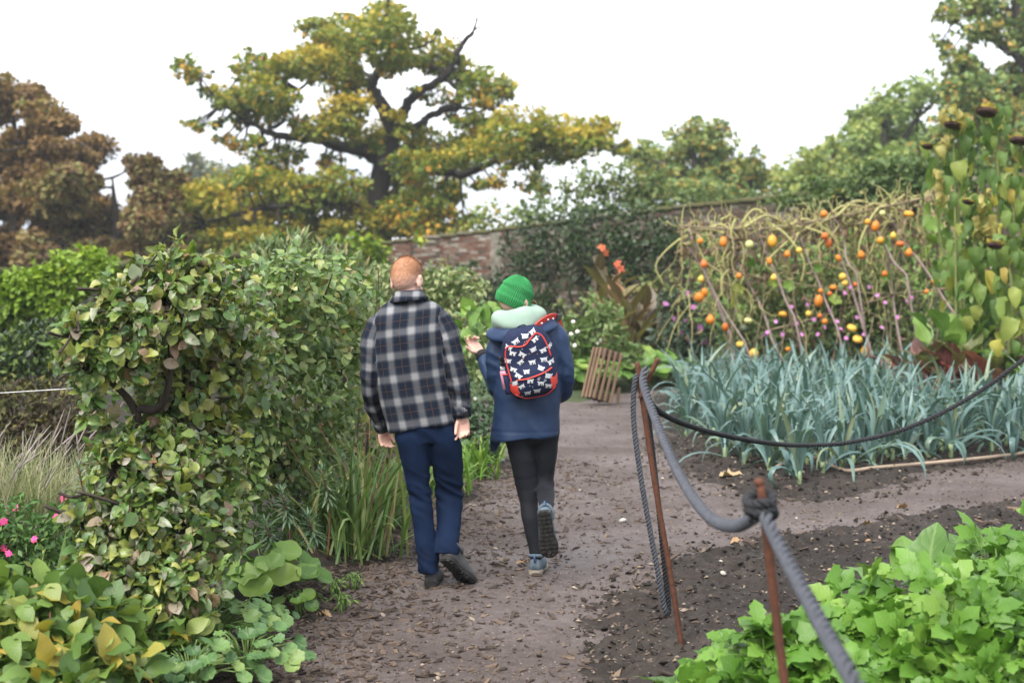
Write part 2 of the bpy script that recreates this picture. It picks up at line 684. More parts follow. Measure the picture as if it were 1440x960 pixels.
# outlines on the ground, in metres, read from where their edges meet the ground in the photo
BORDER = [gxy(640, 592), gxy(690, 640), gxy(698, 668), gxy(640, 705), gxy(572, 748), gxy(535, 800), gxy(470, 835), gxy(415, 880), gxy(355, 960), (-1.4, 4.2), (-1.7, 2.5), (-14, 2.5), (-14, 24), gxy(690, 566)]
LEEKBED = [gxy(925, 560), gxy(930, 610), gxy(955, 655), gxy(1030, 690), gxy(1150, 706), gxy(1300, 668), gxy(1470, 640), (14, 13.5), (16, 24), gxy(1000, 537)]
FRONTBED = [gxy(838, 900), gxy(872, 845), gxy(950, 786), gxy(1040, 766), gxy(1190, 745), gxy(1330, 722), gxy(1480, 700), (8, 9.6), (9, 2.5), (0.55, 2.5), (0.45, 4.5), gxy(800, 985)]
BACKBED = [gxy(690, 566), gxy(760, 568), gxy(830, 563), gxy(900, 545), gxy(1010, 536), (18, 24), (18, 60), (-30, 60), (-14, 24)]

def sheet(name, x0, x1, y0, y1, step, zf, mat):
    nx, ny = int((x1 - x0) / step) + 1, int((y1 - y0) / step) + 1
    X, Y = np.meshgrid(np.linspace(x0, x1, nx), np.linspace(y0, y1, ny))
    Z = zf(X, Y)
    V = np.stack([X, Y, Z], -1).reshape(-1, 3)
    i = np.arange(ny - 1)[:, None] * nx + np.arange(nx - 1)[None]
    Fq = np.stack([i, i + 1, i + 1 + nx, i + nx], -1).reshape(-1, 4)
    keep = (Z.ravel()[Fq] > -0.045).any(1)          # drop what lies under the neighbouring sheet
    me = new_mesh(name, V, Fq[keep])
    return link(name, me, mat, None, 'structure')

def rough(X, Y, a, f, s=0.0):
    return a * (n2(X * f + s, Y * f + 3.7) * .6 + n2(X * f * 2.3 + 9 + s, Y * f * 2.3) * .3 + n2(X * f * 5.1 + s, Y * f * 5.1 + 5) * .2)

def soil_mat(name, c0, c1, c2, wet=0.3, fleck=(0.30, 0.24, 0.18), fl=0.70):
    m, nd, lk, b, out = mat_base(name)
    geo = nd.new('ShaderNodeNewGeometry')
    P = geo.outputs['Position']
    big = noise_node(nd, lk, 0.9, 4, P, 0.6)
    med = noise_node(nd, lk, 16.0, 5, P, 0.7)
    fin = noise_node(nd, lk, 95.0, 4, P, 0.7)
    r = ramp_node(nd, [(0.36, c0), (0.52, c1), (0.68, c2)])
    lk.new(math_node(nd, lk, 'ADD', math_node(nd, lk, 'MULTIPLY', big, 0.55), math_node(nd, lk, 'MULTIPLY', med, 0.5)), r.inputs[0])
    c = mix_rgb(nd, lk, 1.0, r.outputs[0], mix_rgb(nd, lk, fin, (0.35, 0.35, 0.35), (1.65, 1.62, 1.6)), 'MULTIPLY')
    fr = ramp_node(nd, [(fl, (0, 0, 0)), (fl + .03, (1, 1, 1))])
    lk.new(noise_node(nd, lk, 62.0, 2, P, 0.4), fr.inputs[0])
    c = mix_rgb(nd, lk, fr.outputs[0], c, fleck)
    lk.new(c, b.inputs['Base Color'])
    rr = ramp_node(nd, [(0.40, (0.9, 0.9, 0.9)), (0.62, (1 - wet,) * 3)])
    lk.new(big, rr.inputs[0])
    lk.new(rr.outputs[0], b.inputs['Roughness'])
    b.inputs['Specular IOR Level'].default_value = 0.35
    bp = nd.new('ShaderNodeBump')
    bp.inputs['Strength'].default_value = 0.8
    bp.inputs['Distance'].default_value = 0.012
    lk.new(math_node(nd, lk, 'ADD', med, math_node(nd, lk, 'MULTIPLY', fin, 0.6)), bp.inputs['Height'])
    lk.new(bp.outputs[0], b.inputs['Normal'])
    return m

M_PATH = soil_mat('trodden_earth', (0.048, 0.037, 0.033), (0.090, 0.071, 0.065), (0.142, 0.116, 0.109), 0.42, (0.26, 0.21, 0.17), 0.685)
M_SOIL = soil_mat('dark_soil', (0.013, 0.010, 0.008), (0.026, 0.020, 0.016), (0.050, 0.038, 0.030), 0.15, (0.20, 0.16, 0.12), 0.70)
M_SOILB = soil_mat('leaf_mould', (0.010, 0.009, 0.006), (0.022, 0.017, 0.011), (0.042, 0.032, 0.020), 0.1, (0.12, 0.10, 0.06), 0.73)

M_TURF = soil_mat('rough_turf', (0.020, 0.032, 0.012), (0.038, 0.058, 0.018), (0.070, 0.085, 0.030), 0.1, (0.12, 0.13, 0.05), 0.66)

def z_path(X, Y):
    return rough(X, Y, 0.016, 2.2) + rough(X, Y, 0.010, 11, 3)

def z_bed(poly, rise, a, f):
    def zf(X, Y):
        d = sd_poly(X, Y, poly) + rough(X, Y, 0.16, 2.6, 7) + rough(X, Y, 0.06, 9, 2)
        return np.clip(d * 0.22, -0.07, rise) + rough(X, Y, a, f, 1) * np.clip(d * 6 + .6, 0, 1) + (0.35 * rough(X, Y, a, f * 3.1, 5)) * np.clip(d * 6 + .6, 0, 1)
    return zf

# one sheet to the horizon, a hand's breadth under the garden's own surfaces
gx = np.array([-900, -300, -80, -20, -5, 0, 5, 20, 80, 300, 900.0])
gy = np.array([-60, -5, 0, 5, 20, 60, 150, 400, 1200.0])
GX, GY = np.meshgrid(gx, gy)
gi = np.arange(len(gy) - 1)[:, None] * len(gx) + np.arange(len(gx) - 1)[None]
link('ground', new_mesh('ground', np.stack([GX, GY, GX * 0 - 0.06], -1).reshape(-1, 3), np.stack([gi, gi + 1, gi + 1 + len(gx), gi + len(gx)], -1).reshape(-1, 4)), M_TURF, None, 'structure')
sheet('path', -3.0, 9.0, 2.6, 24.5, 0.05, lambda X, Y: z_path(X, Y), M_PATH)
zb_left, zb_leek, zb_front, zb_back = z_bed(BORDER, 0.07, 0.03, 5), z_bed(LEEKBED, 0.05, 0.035, 7), z_bed(FRONTBED, 0.05, 0.045, 8), z_bed(BACKBED, 0.05, 0.03, 3)
sheet('border_soil', -9.0, 0.3, 2.6, 24, 0.06, zb_left, M_SOILB)
sheet('leek_bed_soil', 1.2, 9.5, 10.2, 24, 0.06, zb_leek, M_SOIL)
sheet('front_bed_soil', 0.2, 5.0, 2.6, 11.5, 0.035, zb_front, M_SOIL)
sheet('back_border_soil', -16, 16, 17.5, 45, 0.25, zb_back, M_TURF)

def gz(x, y):
    X, Y = np.array([[x]]), np.array([[y]])
    z = float(z_path(X, Y)[0, 0])
    for zf, (a, b_, c, d) in ((zb_left, (-9, .3, 2.6, 24)), (zb_leek, (1.2, 9.5, 10.2, 24)), (zb_front, (.2, 5, 2.6, 11.5)), (zb_back, (-16, 16, 17.5, 45))):
        if a <= x <= b_ and c <= y <= d:
            z = max(z, float(zf(X, Y)[0, 0]))
    return z

def gz_arr(x, y):
    z = z_path(x, y)
    for zf, (a, b_, c, d) in ((zb_left, (-9, .3, 2.6, 24)), (zb_leek, (1.2, 9.5, 10.2, 24)), (zb_front, (.2, 5, 2.6, 11.5))):
        s = (x >= a) & (x <= b_) & (y >= c) & (y <= d)
        z = np.where(s, np.maximum(z, zf(x, y)), z)
    return z

# ---- loose bits lying on the ground
def chips(name, n, region, size, mat, weight, stone=False, seed=1, flat=0.25):
    g = np.random.default_rng(seed)
    x0, x1, y0, y1 = region
    pts = []
    while len(pts) < n:
        k = 4000
        x, y = g.uniform(x0, x1, k), y0 * (y1 / y0) ** g.random(k)
        keep = g.random(k) < weight(x, y)
        pts += list(zip(x[keep], y[keep]))
    P = np.array(pts[:n])
    z = gz_arr(P[:, 0], P[:, 1])
    L = size[0] * (size[1] / size[0]) ** (g.random(n) ** 1.6)
    if stone:
        O = np.array([(1, 0, 0), (0, 1, 0), (-1, 0, 0), (0, -1, 0), (0, 0, 1), (0, 0, -1), ])
        FT = np.array([(0, 1, 4), (1, 2, 4), (2, 3, 4), (3, 0, 4), (1, 0, 5), (2, 1, 5), (3, 2, 5), (0, 3, 5)])
        S = np.stack([L * g.uniform(.4, .6, n), L * g.uniform(.3, .5, n), L * g.uniform(.2, .35, n)], -1)
    else:
        O = np.array([(-1, -1, -1), (1, -.8, -1), (1.1, .7, -1), (-.9, 1, -1), (-.9, -1, 1), (.9, -.9, 1), (1, .8, 1), (-1, .8, 1)], float)
        FT = np.array(BOXF)
        S = np.stack([L * .5, L * g.uniform(.12, .3, n), L * flat * g.uniform(.2, .5, n)], -1)
    V = O[None] * S[:, None, :] * g.uniform(.75, 1.25, (n, len(O), 3))
    a, tl, tw = g.uniform(0, 2 * PI, n), g.normal(0, .28, n), g.normal(0, .28, n)
    ca, sa = np.cos(a)[:, None], np.sin(a)[:, None]
    x, y, zz = V[..., 0], V[..., 1], V[..., 2]
    zz = zz + x * tl[:, None] + y * tw[:, None]
    V = np.stack([x * ca - y * sa + P[:, :1], x * sa + y * ca + P[:, 1:], zz + z[:, None] + (S[:, 2] * .6)[:, None]], -1)
    Fq = (FT[None] + (np.arange(n) * len(O))[:, None, None]).reshape(-1, FT.shape[1])
    me = new_mesh(name, V.reshape(-1, 3), Fq, np.repeat(g.random(n), len(O)), smooth=False)
    return link(name, me, mat, None, 'stuff')

M_CHIP = tint_mat('bark_chip', [(0, (0.035, 0.024, 0.018)), (.4, (0.075, 0.054, 0.043)), (.75, (0.10, 0.072, 0.055)), (.94, (0.12, 0.085, 0.062)), (1, (0.18, 0.125, 0.085))], 0.75)
M_PEB = tint_mat('pebble', [(0, (0.09, 0.07, 0.05)), (.5, (0.14, 0.11, 0.085)), (.8, (0.21, 0.16, 0.115)), (.94, (0.30, 0.25, 0.20)), (1, (0.38, 0.35, 0.30))], 0.8)
M_CRUMB = tint_mat('soil_crumb', [(0, (0.012, 0.010, 0.008)), (.6, (0.026, 0.020, 0.016)), (1, (0.05, 0.038, 0.03))], 0.9)

def w_chip(x, y):
    d = -sd_poly(x, y, BORDER)
    f = sd_poly(x, y, FRONTBED)
    return np.where((d > -.25) & (f < 0.3), np.clip(0.06 + np.exp(-np.clip(d, 0, 9) / .40), 0, 1), 0)
def w_path(x, y):
    d, f, l = sd_poly(x, y, BORDER), sd_poly(x, y, FRONTBED), sd_poly(x, y, LEEKBED)
    return np.where((d < .05) & (f < .1) & (l < .1), 0.7, 0.02)
def w_front(x, y):
    return np.where(sd_poly(x, y, FRONTBED) > -.25, 0.8, 0.01)
def w_leek(x, y):
    return np.where(sd_poly(x, y, LEEKBED) > -.3, 0.8, 0.0)
chips('bark_chips', 11000, (-1.8, 2.2, 4.6, 13), (.012, .060), M_CHIP, w_chip, seed=2)
chips('path_grit', 6000, (-1.6, 6, 4.6, 20), (.006, .024), M_CHIP, w_path, True, seed=3)
chips('path_pebbles', 1300, (-1.6, 6, 4.6, 20), (.012, .04), M_PEB, w_path, True, seed=9)
chips('bed_pebbles', 2600, (.3, 4.8, 4.6, 11), (.010, .042), M_PEB, w_front, True, seed=4)
chips('soil_crumbs', 7500, (.3, 4.8, 4.6, 11), (.010, .050), M_CRUMB, w_front, True, seed=5)
chips('leek_bed_crumbs', 2600, (1.2, 8, 10.5, 15), (.015, .055), M_CRUMB, w_leek, True, seed=16)
chips('leek_bed_pebbles', 1700, (1.2, 8, 10.5, 16), (.012, .045), M_PEB, w_leek, True, seed=6)
chips('bed_twigs', 420, (.3, 4.8, 4.6, 11), (.03, .13), M_CHIP, w_front, seed=7, flat=.15)

# single stones and fallen leaves one can point to
def stone(px, py, r, col, label):
    p = gp(px, py)
    V, Fq = ellipsoid((0, 0, 0), (r, r * .75, r * .55), rotm(.2, .3, px), 12, 8)
    V = V * (1 + .18 * fnoise(V * 40 + px)[:, None])
    m = plain_mat('stone', col, .85, tuple(c * .7 for c in col), 60, .4, 90)
    o = link('stone', new_mesh('stone', V, [tuple(f) for f in Fq]), m, loc=(p[0], p[1], gz(p[0], p[1]) + r * .3))
    tag(o, label, 'stone', 'larger stones on the ground')
stone(959, 832, .018, (.34, .20, .12), 'small round orange-brown stone beside the leaning stake on the dark soil')
stone(977, 893, .024, (.33, .20, .13), 'flat tan stone just right of the foot of the stake')
stone(1221, 772, .022, (.42, .24, .13), 'pale orange round stone lying on the dark soil beyond the chard')
stone(1017, 826, .02, (.40, .38, .33), 'pale grey stone on the dark soil between the two stakes')
stone(1168, 812, .022, (.36, .22, .16), 'pinkish flat stone on the soil right behind the near stake')
stone(876, 733, .028, (.5, .49, .46), 'whitish pebble on the trodden path below the rope')
stone(706, 650, .032, (.55, .54, .5), 'white pebble on the path edge by the woman')

M_DRY = leaf_mat('dry_leaf', [(0, (.16, .085, .04)), (.5, (.24, .15, .08)), (1, (.28, .20, .12))], .7, .1)
def dry_leaf(px, py, s, label, w=.55, seed=1):
    p = gp(px, py)
    T = leaf_t(w, 10, .5, .35, wave=.6, seed=seed)
    V = (T[0] - np.array([0, .5, 0])) * s
    V = V @ rotm(.15, .2, px * .7).T
    o = link('fallen_leaf', new_mesh('fallen_leaf', V, T[1], np.full(len(V), .5), T[2]), M_DRY, loc=(p[0], p[1], gz(p[0], p[1]) + s * .14))
    tag(o, label, 'leaf', 'fallen leaves on the ground')
dry_leaf(1040, 765, .17, 'curled yellow-brown dead leaf at the edge of the dark soil left of the near stake', .35)
dry_leaf(1222, 748, .10, 'orange-pink dead leaf on the soil behind the chard plants', .8, 3)
dry_leaf(1268, 716, .08, 'small orange dead leaf on the trodden path behind the chard', .9, 4)
dry_leaf(455, 866, .09, 'rust-red dead leaf on the path edge beside the small weeds', .7, 5)
dry_leaf(735, 795, .12, 'pale brown twig-like dead leaf left of the woman\'s planted shoe', .2, 6)
dry_leaf(1030, 676, .22, 'crumpled pale tan dead leaf lying at the front left of the leek bed', .5, 7)

# ================================================================ WALLS
M_BRICK = tint_mat('old_brick', [(0, (.10, .048, .034)), (.25, (.13, .066, .046)), (.45, (.17, .11, .085)), (.6, (.23, .19, .155)), (.75, (.29, .265, .23)), (.9, (.09, .065, .05)), (1, (.06, .052, .038))], .9, .2, 14, .3)
M_BRICKD = tint_mat('weathered_brick', [(0, (.060, .040, .030)), (.3, (.085, .055, .040)), (.5, (.10, .078, .058)), (.65, (.15, .13, .105)), (.72, (.24, .22, .19)), (.8, (.06, .055, .035)), (1, (.045, .042, .026))], .9, .2, 14, .3)
M_MORTAR = plain_mat('mortar', (.15, .135, .11), .95, (.065, .06, .042), 6, .4, 40)
M_MOSS = tint_mat('mossy_coping', [(0, (.10, .085, .05)), (.4, (.075, .075, .03)), (.7, (.05, .06, .02)), (1, (.16, .14, .11))], .95, .1, 9, .5)
def wall(name, label, path, tops, bricks_from_top, clear=None):
    """old brick wall along a ground polyline with a mossy coping; the bricks of the open face are built"""
    path, tops = np.array(path, float), np.array(tops, float)
    base = (*path[0], 0)
    w = thing(name, label, 'wall', base)
    th = .34
    seg = np.diff(path, axis=0)
    L = np.concatenate([[0], np.cumsum(np.hypot(*seg.T))])
    def pt(s):
        x = np.interp(s, L, path[:, 0])
        y = np.interp(s, L, path[:, 1])
        return np.array([x, y]), np.interp(s, L, tops)
    def tdir(s):
        a, b_ = pt(min(s + .05, L[-1]))[0], pt(max(s - .05, 0))[0]
        t = nrm(a - b_)
        return t, np.array([t[1], -t[0]])
    g = Geo()
    ss = np.linspace(0, L[-1], 40)
    V = []
    for s in ss:
        (p, h), (t, n_) = pt(s), tdir(s)
        f, k = p, p - n_ * th
        V += [(*f, -.1), (*f, h), (*k, h), (*k, -.1)]
    Fq = [(i * 4 + j, i * 4 + j + 4, i * 4 + (j + 1) % 4 + 4, i * 4 + (j + 1) % 4) for i in range(39) for j in range(4)] + [(0, 1, 2, 3), (159, 158, 157, 156)]
    g.add(V, Fq)
    g.obj('wall_body', M_MORTAR, w, base)
    # bricks
    ch, bl = .083, .235
    pos = []
    for r in range(bricks_from_top):
        s = (r % 2) * bl / 2 + .12
        while s < L[-1] - .12:
            p, h = pt(s)
            if h - r * ch > .1:
                pos.append((s, h - .05 - r * ch, r))
            s += bl
    def score(q):
        return (0 if clear is None or clear[0] < q[0] < clear[1] else 1, q[2])
    pos.sort(key=score)
    gB = np.random.default_rng(5)
    rest = Geo()
    me0 = None
    for i, (s, z, r) in enumerate(pos):
        p, h = pt(s)
        t, n_ = tdir(s)
        pr = gB.uniform(.004, .022)
        Rm = np.array([[t[0], n_[0], 0], [t[1], n_[1], 0], [0, 0, 1]])
        if i < 300:
            if me0 is None:
                Vb, Fb = box((0, 0, 0), (.216, .04, .068))
                me0 = new_mesh('brick', Vb, [tuple(f) for f in Fb], np.zeros(8), smooth=False)
                me0.materials.append(M_BRICK)
            o = link('brick', me0, parent=w)
            o.location = (p[0] + n_[0] * (pr - .02) - base[0], p[1] + n_[1] * (pr - .02) - base[1], z)
            o.rotation_euler = (0, 0, math.atan2(t[1], t[0]))
        else:
            rest.add(*box((p[0] + n_[0] * (pr - .02), p[1] + n_[1] * (pr - .02), z), (.216, .04, .068), Rm), gB.random())
    if rest.n:
        rest.obj('brickwork', M_BRICKD, w, base, False, 'stuff')
    # coping stones
    s = .25
    while s < L[-1]:
        p, h = pt(s)
        t, n_ = tdir(s)
        c = Geo()
        Rm = np.array([[t[0], n_[0], 0], [t[1], n_[1], 0], [0, 0, 1]])
        V, Fb = bevel_box((0, 0, 0), (.485, .46, .11), None, .03)
        V[:, 2] += gB.uniform(-.008, .008) + .02 * (1 - np.abs(V[:, 1]) / .23)
        V = V @ Rm.T + np.array([*(p - n_ * th / 2), h + .05])
        c.add(V, Fb, gB.random())
        c.obj('coping_stone', M_MOSS, w, base)
        s += .5
    return w

def wx(px, Y):
    return (px - 720) / F_PX * Y
wall('brick_wall', 'old red and lime-washed brick wall with mossy coping rising behind the walkers and the trellis',
     [(wx(510, 39), 39), (wx(700, 37), 37), (wx(900, 33), 33), (wx(1150, 29), 29), (wx(1480, 26), 26)],
     [2.36, 2.72, 3.04, 3.25, 3.45], 40, (0, 4.4))
wall('brick_wall', 'low old brick wall on the far left, nearly hidden under a bright green creeper',
     [(wx(-160, 19), 19), (wx(120, 20.5), 20.5), (wx(330, 27), 27), (wx(508, 38.9), 38.9)], [1.60, 1.70, 1.95, 2.34], 20, (2.2, 4.6))
# ================================================================ TREES BEYOND THE WALL
def bark(name, a, b):
    return plain_mat(name, a, .95, b, 5, .6, 14, coord='Object', stretch=(1, 1, .35), bdist=.03)
M_OAKBARK = bark('oak_bark', (.030, .024, .019), (.014, .011, .009))
M_BARK = bark('grey_brown_bark', (.06, .05, .04), (.03, .025, .02))

Yk = 56.0
def tree(name, label, cat, Y, trunk, limbs, blobs, mat, leaf, dens, trunk_mat=None, dspread=.0, seed=1, clump=.26, base_px=None, bare=(), hue=None, droop=.25, group=None, sub=9, shell=.45, hue_up=0.0, sprays=2):
    """trunk/limbs: lists of (px,py,radius_m[,dy]); blobs: (px,py,rx,ry[,hue]); each blob gets a depth of its own"""
    g = np.random.default_rng(seed)
    trunk_mat = trunk_mat or M_BARK
    s = Y / F_PX
    base = np.array([(trunk[0][0] - 720) * s, Y, 0.0])
    root = thing(name, label, cat, base, group)
    def poly(pts, wob=.0):
        P = np.array([at(p[0], p[1], Y) + np.array([0, p[3] if len(p) > 3 else 0, 0]) for p in pts])
        r = np.array([p[2] for p in pts], float) * (.78 if Y == Yk else 1)
        if len(P) > 2:
            n = 5
            P2 = spline(P, n)
            r2 = np.interp(np.linspace(0, len(r) - 1, len(P2)), np.arange(len(r)), r)
        else:
            P2, r2 = P, r
        if wob:
            P2[1:-1] += g.normal(0, wob, (len(P2) - 2, 3))
        return P2, r2
    T, tr = poly(trunk)
    T = np.vstack([[T[0][0], T[0][1], -.1], T])
    tr = np.concatenate([[tr[0] * 1.35], tr])
    Geo().add(*tube(T, tr, 9)).obj('trunk', trunk_mat, root, base)
    skel = [T]
    for L in limbs:
        P, r = poly(L, .04)
        Geo().add(*tube(P, r, 7)).obj('limb', trunk_mat, root, base)
        skel.append(P)
    for L in bare:
        P, r = poly(L, .03)
        Geo().add(*tube(P, r, 5)).obj('bare_branch', trunk_mat, root, base)
    S = np.concatenate(skel)
    br = Geo()
    pos, out, hu = [], [], []
    full = []
    for b_ in blobs:                                   # smaller sprays round every bough break up its outline
        full.append(b_)
        for q in range(sprays):
            a, k_ = g.uniform(0, 2 * PI), g.uniform(.35, .62)
            full.append((b_[0] + math.cos(a) * b_[2] * 1.0, b_[1] + math.sin(a) * b_[3] * 1.1, b_[2] * k_, max(3, b_[3] * k_), (b_[4] if len(b_) > 4 else .5) + g.normal(0, .08)))
    for b_ in full:
        cx, cy, rx, ry = b_[:4]
        c = at(cx, cy, Y)
        r = np.array([rx * s, (rx + ry) * .5 * s, ry * s])
        near = S[np.argmin(((S - c) * np.array([1, .3, 1])) ** 2 @ np.ones(3))]
        dy = near[1] - Y + g.normal(0, 1) * dspread
        c = c + np.array([0, dy, 0])
        n = max(10, int(2.2 * dens * rx * ry))
        p, o, k = blob_points(c, r, n, clump, max(4, int(rx * ry / sub / 4)), shell, g)
        pos.append(p)
        out.append(o)
        h = (b_[4] if len(b_) > 4 else .5)
        # clumps differ in colour; the tips of a crown turn first
        hu.append(np.clip(h + hue_up + .28 * (k - .5) + .16 * g.normal(size=n) + .20 * o[:, 2], 0.0, .98))
        mid = (near + c) / 2 + np.array([0, 0, -.06]) * np.linalg.norm(c - near)
        P = spline(np.array([near, mid, c]), 4)
        br.add(*tube(P, np.linspace(.055, .018, len(P)) * max(1, Y / 60), 4))
        for q in range(5):
            e = c + nrm(g.normal(size=3)) * r * .95
            a = P[g.integers(4, len(P))]
            br.add(*tube(np.array([a, (a + e) / 2 + g.normal(0, .08, 3), e]), [.022 * max(1, Y / 60), .014 * max(1, Y / 60), .006], 3))
    br.obj('twigs', trunk_mat, root, base, kind='stuff')
    pos, out, hu = np.concatenate(pos), np.concatenate(out), np.concatenate(hu)
    d, up = scatter_dirs(len(pos), out, g, .6, droop)
    cloud_obj('crown', FAR, pos, d, up, leaf * g.uniform(.7, 1.3, len(pos)), hu, mat, root, base)
    return root

M_OAKLEAF = leaf_mat('oak_leaf', [(0, (0.071, 0.115, 0.023)), (.3, (0.116, 0.155, 0.025)), (.5, (0.201, 0.205, 0.030)), (.7, (0.312, 0.241, 0.033)), (.88, (0.383, 0.251, 0.037)), (1, (0.403, 0.201, 0.042))], .55, .35, spec=.25)
Yk = 56.0
oak_blobs = [(440, 18, 45, 14, .45), (455, 42, 25, 15, .5), (470, 65, 45, 26, .62), (540, 18, 25, 24, .5), (555, 60, 42, 32, .5), (510, 60, 34, 22, .55), (575, 0, 22, 8, .4), (417, 78, 35, 18, .62), (438, 92, 45, 20, .66), (392, 103, 25, 14, .5), (360, 102, 25, 12, .4), (364, 86, 12, 8, .3), (283, 108, 16, 16, .3), (254, 95, 14, 5, .3), (275, 97, 12, 6, .3), (307, 132, 20, 15, .58), (332, 148, 24, 17, .5), (357, 158, 30, 16, .5), (388, 142, 26, 20, .58), (410, 150, 22, 16, .5), (286, 182, 18, 5, .35), (307, 175, 10, 6, .4), (340, 198, 26, 8, .25), (328, 202, 14, 7, .2), (402, 212, 22, 12, .45), (380, 228, 22, 13, .35), (460, 170, 35, 20, .6), (488, 168, 30, 24, .75), (509, 183, 35, 25, .75), (467, 228, 14, 14, .2), (424, 178, 15, 12, .3), (480, 112, 30, 20, .45), (468, 140, 12, 15, .5), (500, 130, 18, 20, .4),
             (388, 248, 35, 18, .3), (346, 262, 32, 15, .45), (310, 285, 34, 20, .6), (325, 318, 45, 24, .7), (286, 312, 22, 16, .6), (388, 285, 50, 25, .5), (435, 280, 50, 25, .5), (488, 265, 40, 20, .45), (470, 300, 50, 25, .6), (534, 272, 34, 22, .5), (545, 232, 30, 20, .35), (516, 318, 50, 22, .6), (390, 318, 50, 22, .65), (440, 330, 50, 20, .6), (300, 348, 60, 18, .6), (380, 346, 60, 18, .6), (250, 345, 30, 18, .5), (470, 345, 50, 16, .5),
             (590, 62, 35, 20, .6), (561, 95, 30, 14, .5), (625, 71, 20, 16, .55), (653, 92, 35, 14, .6), (703, 113, 22, 13, .5), (675, 124, 25, 15, .35), (629, 96, 25, 14, .5), (667, 149, 25, 10, .3), (611, 138, 25, 6, .25), (639, 168, 20, 6, .2), (561, 172, 16, 12, .7), (558, 198, 35, 20, .6), (604, 198, 30, 16, .45), (653, 198, 40, 20, .5), (699, 191, 40, 20, .62), (738, 188, 40, 20, .68), (788, 191, 45, 22, .72), (823, 204, 34, 16, .75), (857, 216, 16, 7, .75), (692, 227, 50, 18, .6), (742, 227, 40, 16, .5), (788, 224, 40, 12, .45), (629, 227, 45, 18, .55), (593, 244, 35, 18, .45), (632, 275, 25, 14, .6), (568, 269, 30, 18, .3), (593, 301, 45, 24, .2), (696, 263, 20, 9, .25), (745, 267, 22, 10, .3), (561, 315, 40, 20, .5), (620, 320, 40, 20, .2), (600, 270, 30, 16, .35)]
tree('oak_tree', 'huge old oak with twisted dark limbs, half green and half yellow, above the brick wall', 'tree', Yk,
     [(536, 430, .72), (534, 330, .62), (531, 280, .56), (541, 225, .52), (556, 188, .42)],
     [[(554, 190, .36), (546, 165, .4), (532, 142, .36), (526, 115, .25), (537, 96, .22), (551, 84, .18), (541, 55, .14), (546, 0, .08), (555, -40, .04)],
      [(556, 188, .34), (571, 150, .27), (586, 131, .25), (610, 119, .22), (626, 104, .2), (641, 84, .17), (651, 62, .14), (665, 46, .12)],
      [(558, 186, .26), (592, 176, .22), (600, 165, .17), (621, 156, .2), (642, 149, .26), (645, 130, .17), (629, 110, .12), (611, 93, .09), (590, 84, .06)],
      [(540, 228, .36), (511, 213, .36), (471, 205, .28), (450, 198, .2), (410, 193, .2), (374, 187, .17), (363, 179, .13), (340, 164, .09), (305, 140, .06), (283, 112, .04)],
      [(372, 186, .12), (398, 168, .11), (418, 132, .09), (440, 105, .06)],
      [(530, 142, .18), (500, 138, .14), (470, 118, .1), (430, 90, .06)],
      [(541, 235, .3, -1.5), (600, 243, .24, -2.5), (652, 254, .2, -3), (690, 240, .16, -3.5), (760, 217, .1, -3.5), (830, 206, .05, -3.5)],
      [(534, 300, .28, -1), (470, 292, .2, -3), (400, 297, .14, -4), (320, 318, .07, -4)],
      [(551, 84, .12), (580, 70, .09), (605, 60, .05)],
      [(526, 115, .14, .8), (495, 80, .1, 2), (465, 45, .07, 2.5), (430, 18, .04, 2.5)],
      [(643, 150, .12), (672, 156, .06), (700, 150, .04)]],
     oak_blobs, M_OAKLEAF, .215, .38, M_OAKBARK, 1.4, 3, .26,
     bare=[[(665, 46, .09), (671, 25, .05), (664, 8, .035), (655, -8, .02)], [(668, 42, .06), (690, 34, .04), (704, 24, .03), (722, 18, .015)], [(668, 30, .04), (690, 22, .03), (708, 16, .015)], [(650, 60, .05), (632, 45, .03), (627, 18, .015)], [(645, 55, .04), (640, 30, .02), (643, 12, .01)], [(690, 152, .04), (712, 158, .03), (742, 144, .012)], [(680, 145, .03), (692, 140, .02), (710, 136, .01)], [(585, 60, .05), (562, 30, .02), (590, 5, .01)]], sub=7, hue_up=.08)

M_BROWN = leaf_mat('copper_leaf', [(0, (0.060, 0.040, 0.022)), (.3, (0.131, 0.078, 0.034)), (.55, (0.192, 0.120, 0.050)), (.75, (0.202, 0.154, 0.059)), (1, (0.151, 0.160, 0.062))], .6, .3, spec=.2)
gT = np.random.default_rng(21)
def layered(xc, y0, y1, wtop, wbot, rows, hue, jit=10, skew=0.0):
    out = []
    for i in range(rows):
        k = i / (rows - 1)
        y = y0 + (y1 - y0) * k
        w = wtop + (wbot - wtop) * k ** .7
        m = max(1, int(w / 22))
        for j in range(m):
            x = xc + skew * k + (0 if m == 1 else (j / (m - 1) - .5) * 2 * w) + gT.normal(0, jit * .6)
            out.append((x, y + gT.normal(0, jit * .5), 20 + gT.uniform(0, 16), 12 + gT.uniform(0, 8), hue + gT.normal(0, .1)))
    return out
tree('beech_tree', 'tall copper-brown tree with feathery layered foliage at the far left', 'tree', 52,
     [(20, 420, .3), (22, 250, .17), (18, 125, .03)], [[(22, 300, .14), (60, 250, .09), (105, 215, .04)], [(21, 250, .12), (-30, 220, .08), (-70, 200, .04)], [(21, 220, .1), (60, 180, .06), (85, 165, .03)], [(22, 340, .14), (70, 320, .08), (120, 300, .04)], [(21, 330, .14), (-30, 310, .08), (-70, 310, .04)]],
     layered(16, 118, 415, 28, 132, 17, .40), M_BROWN, .22, .80, None, 1.6, 5, .36, sub=5, droop=.35)
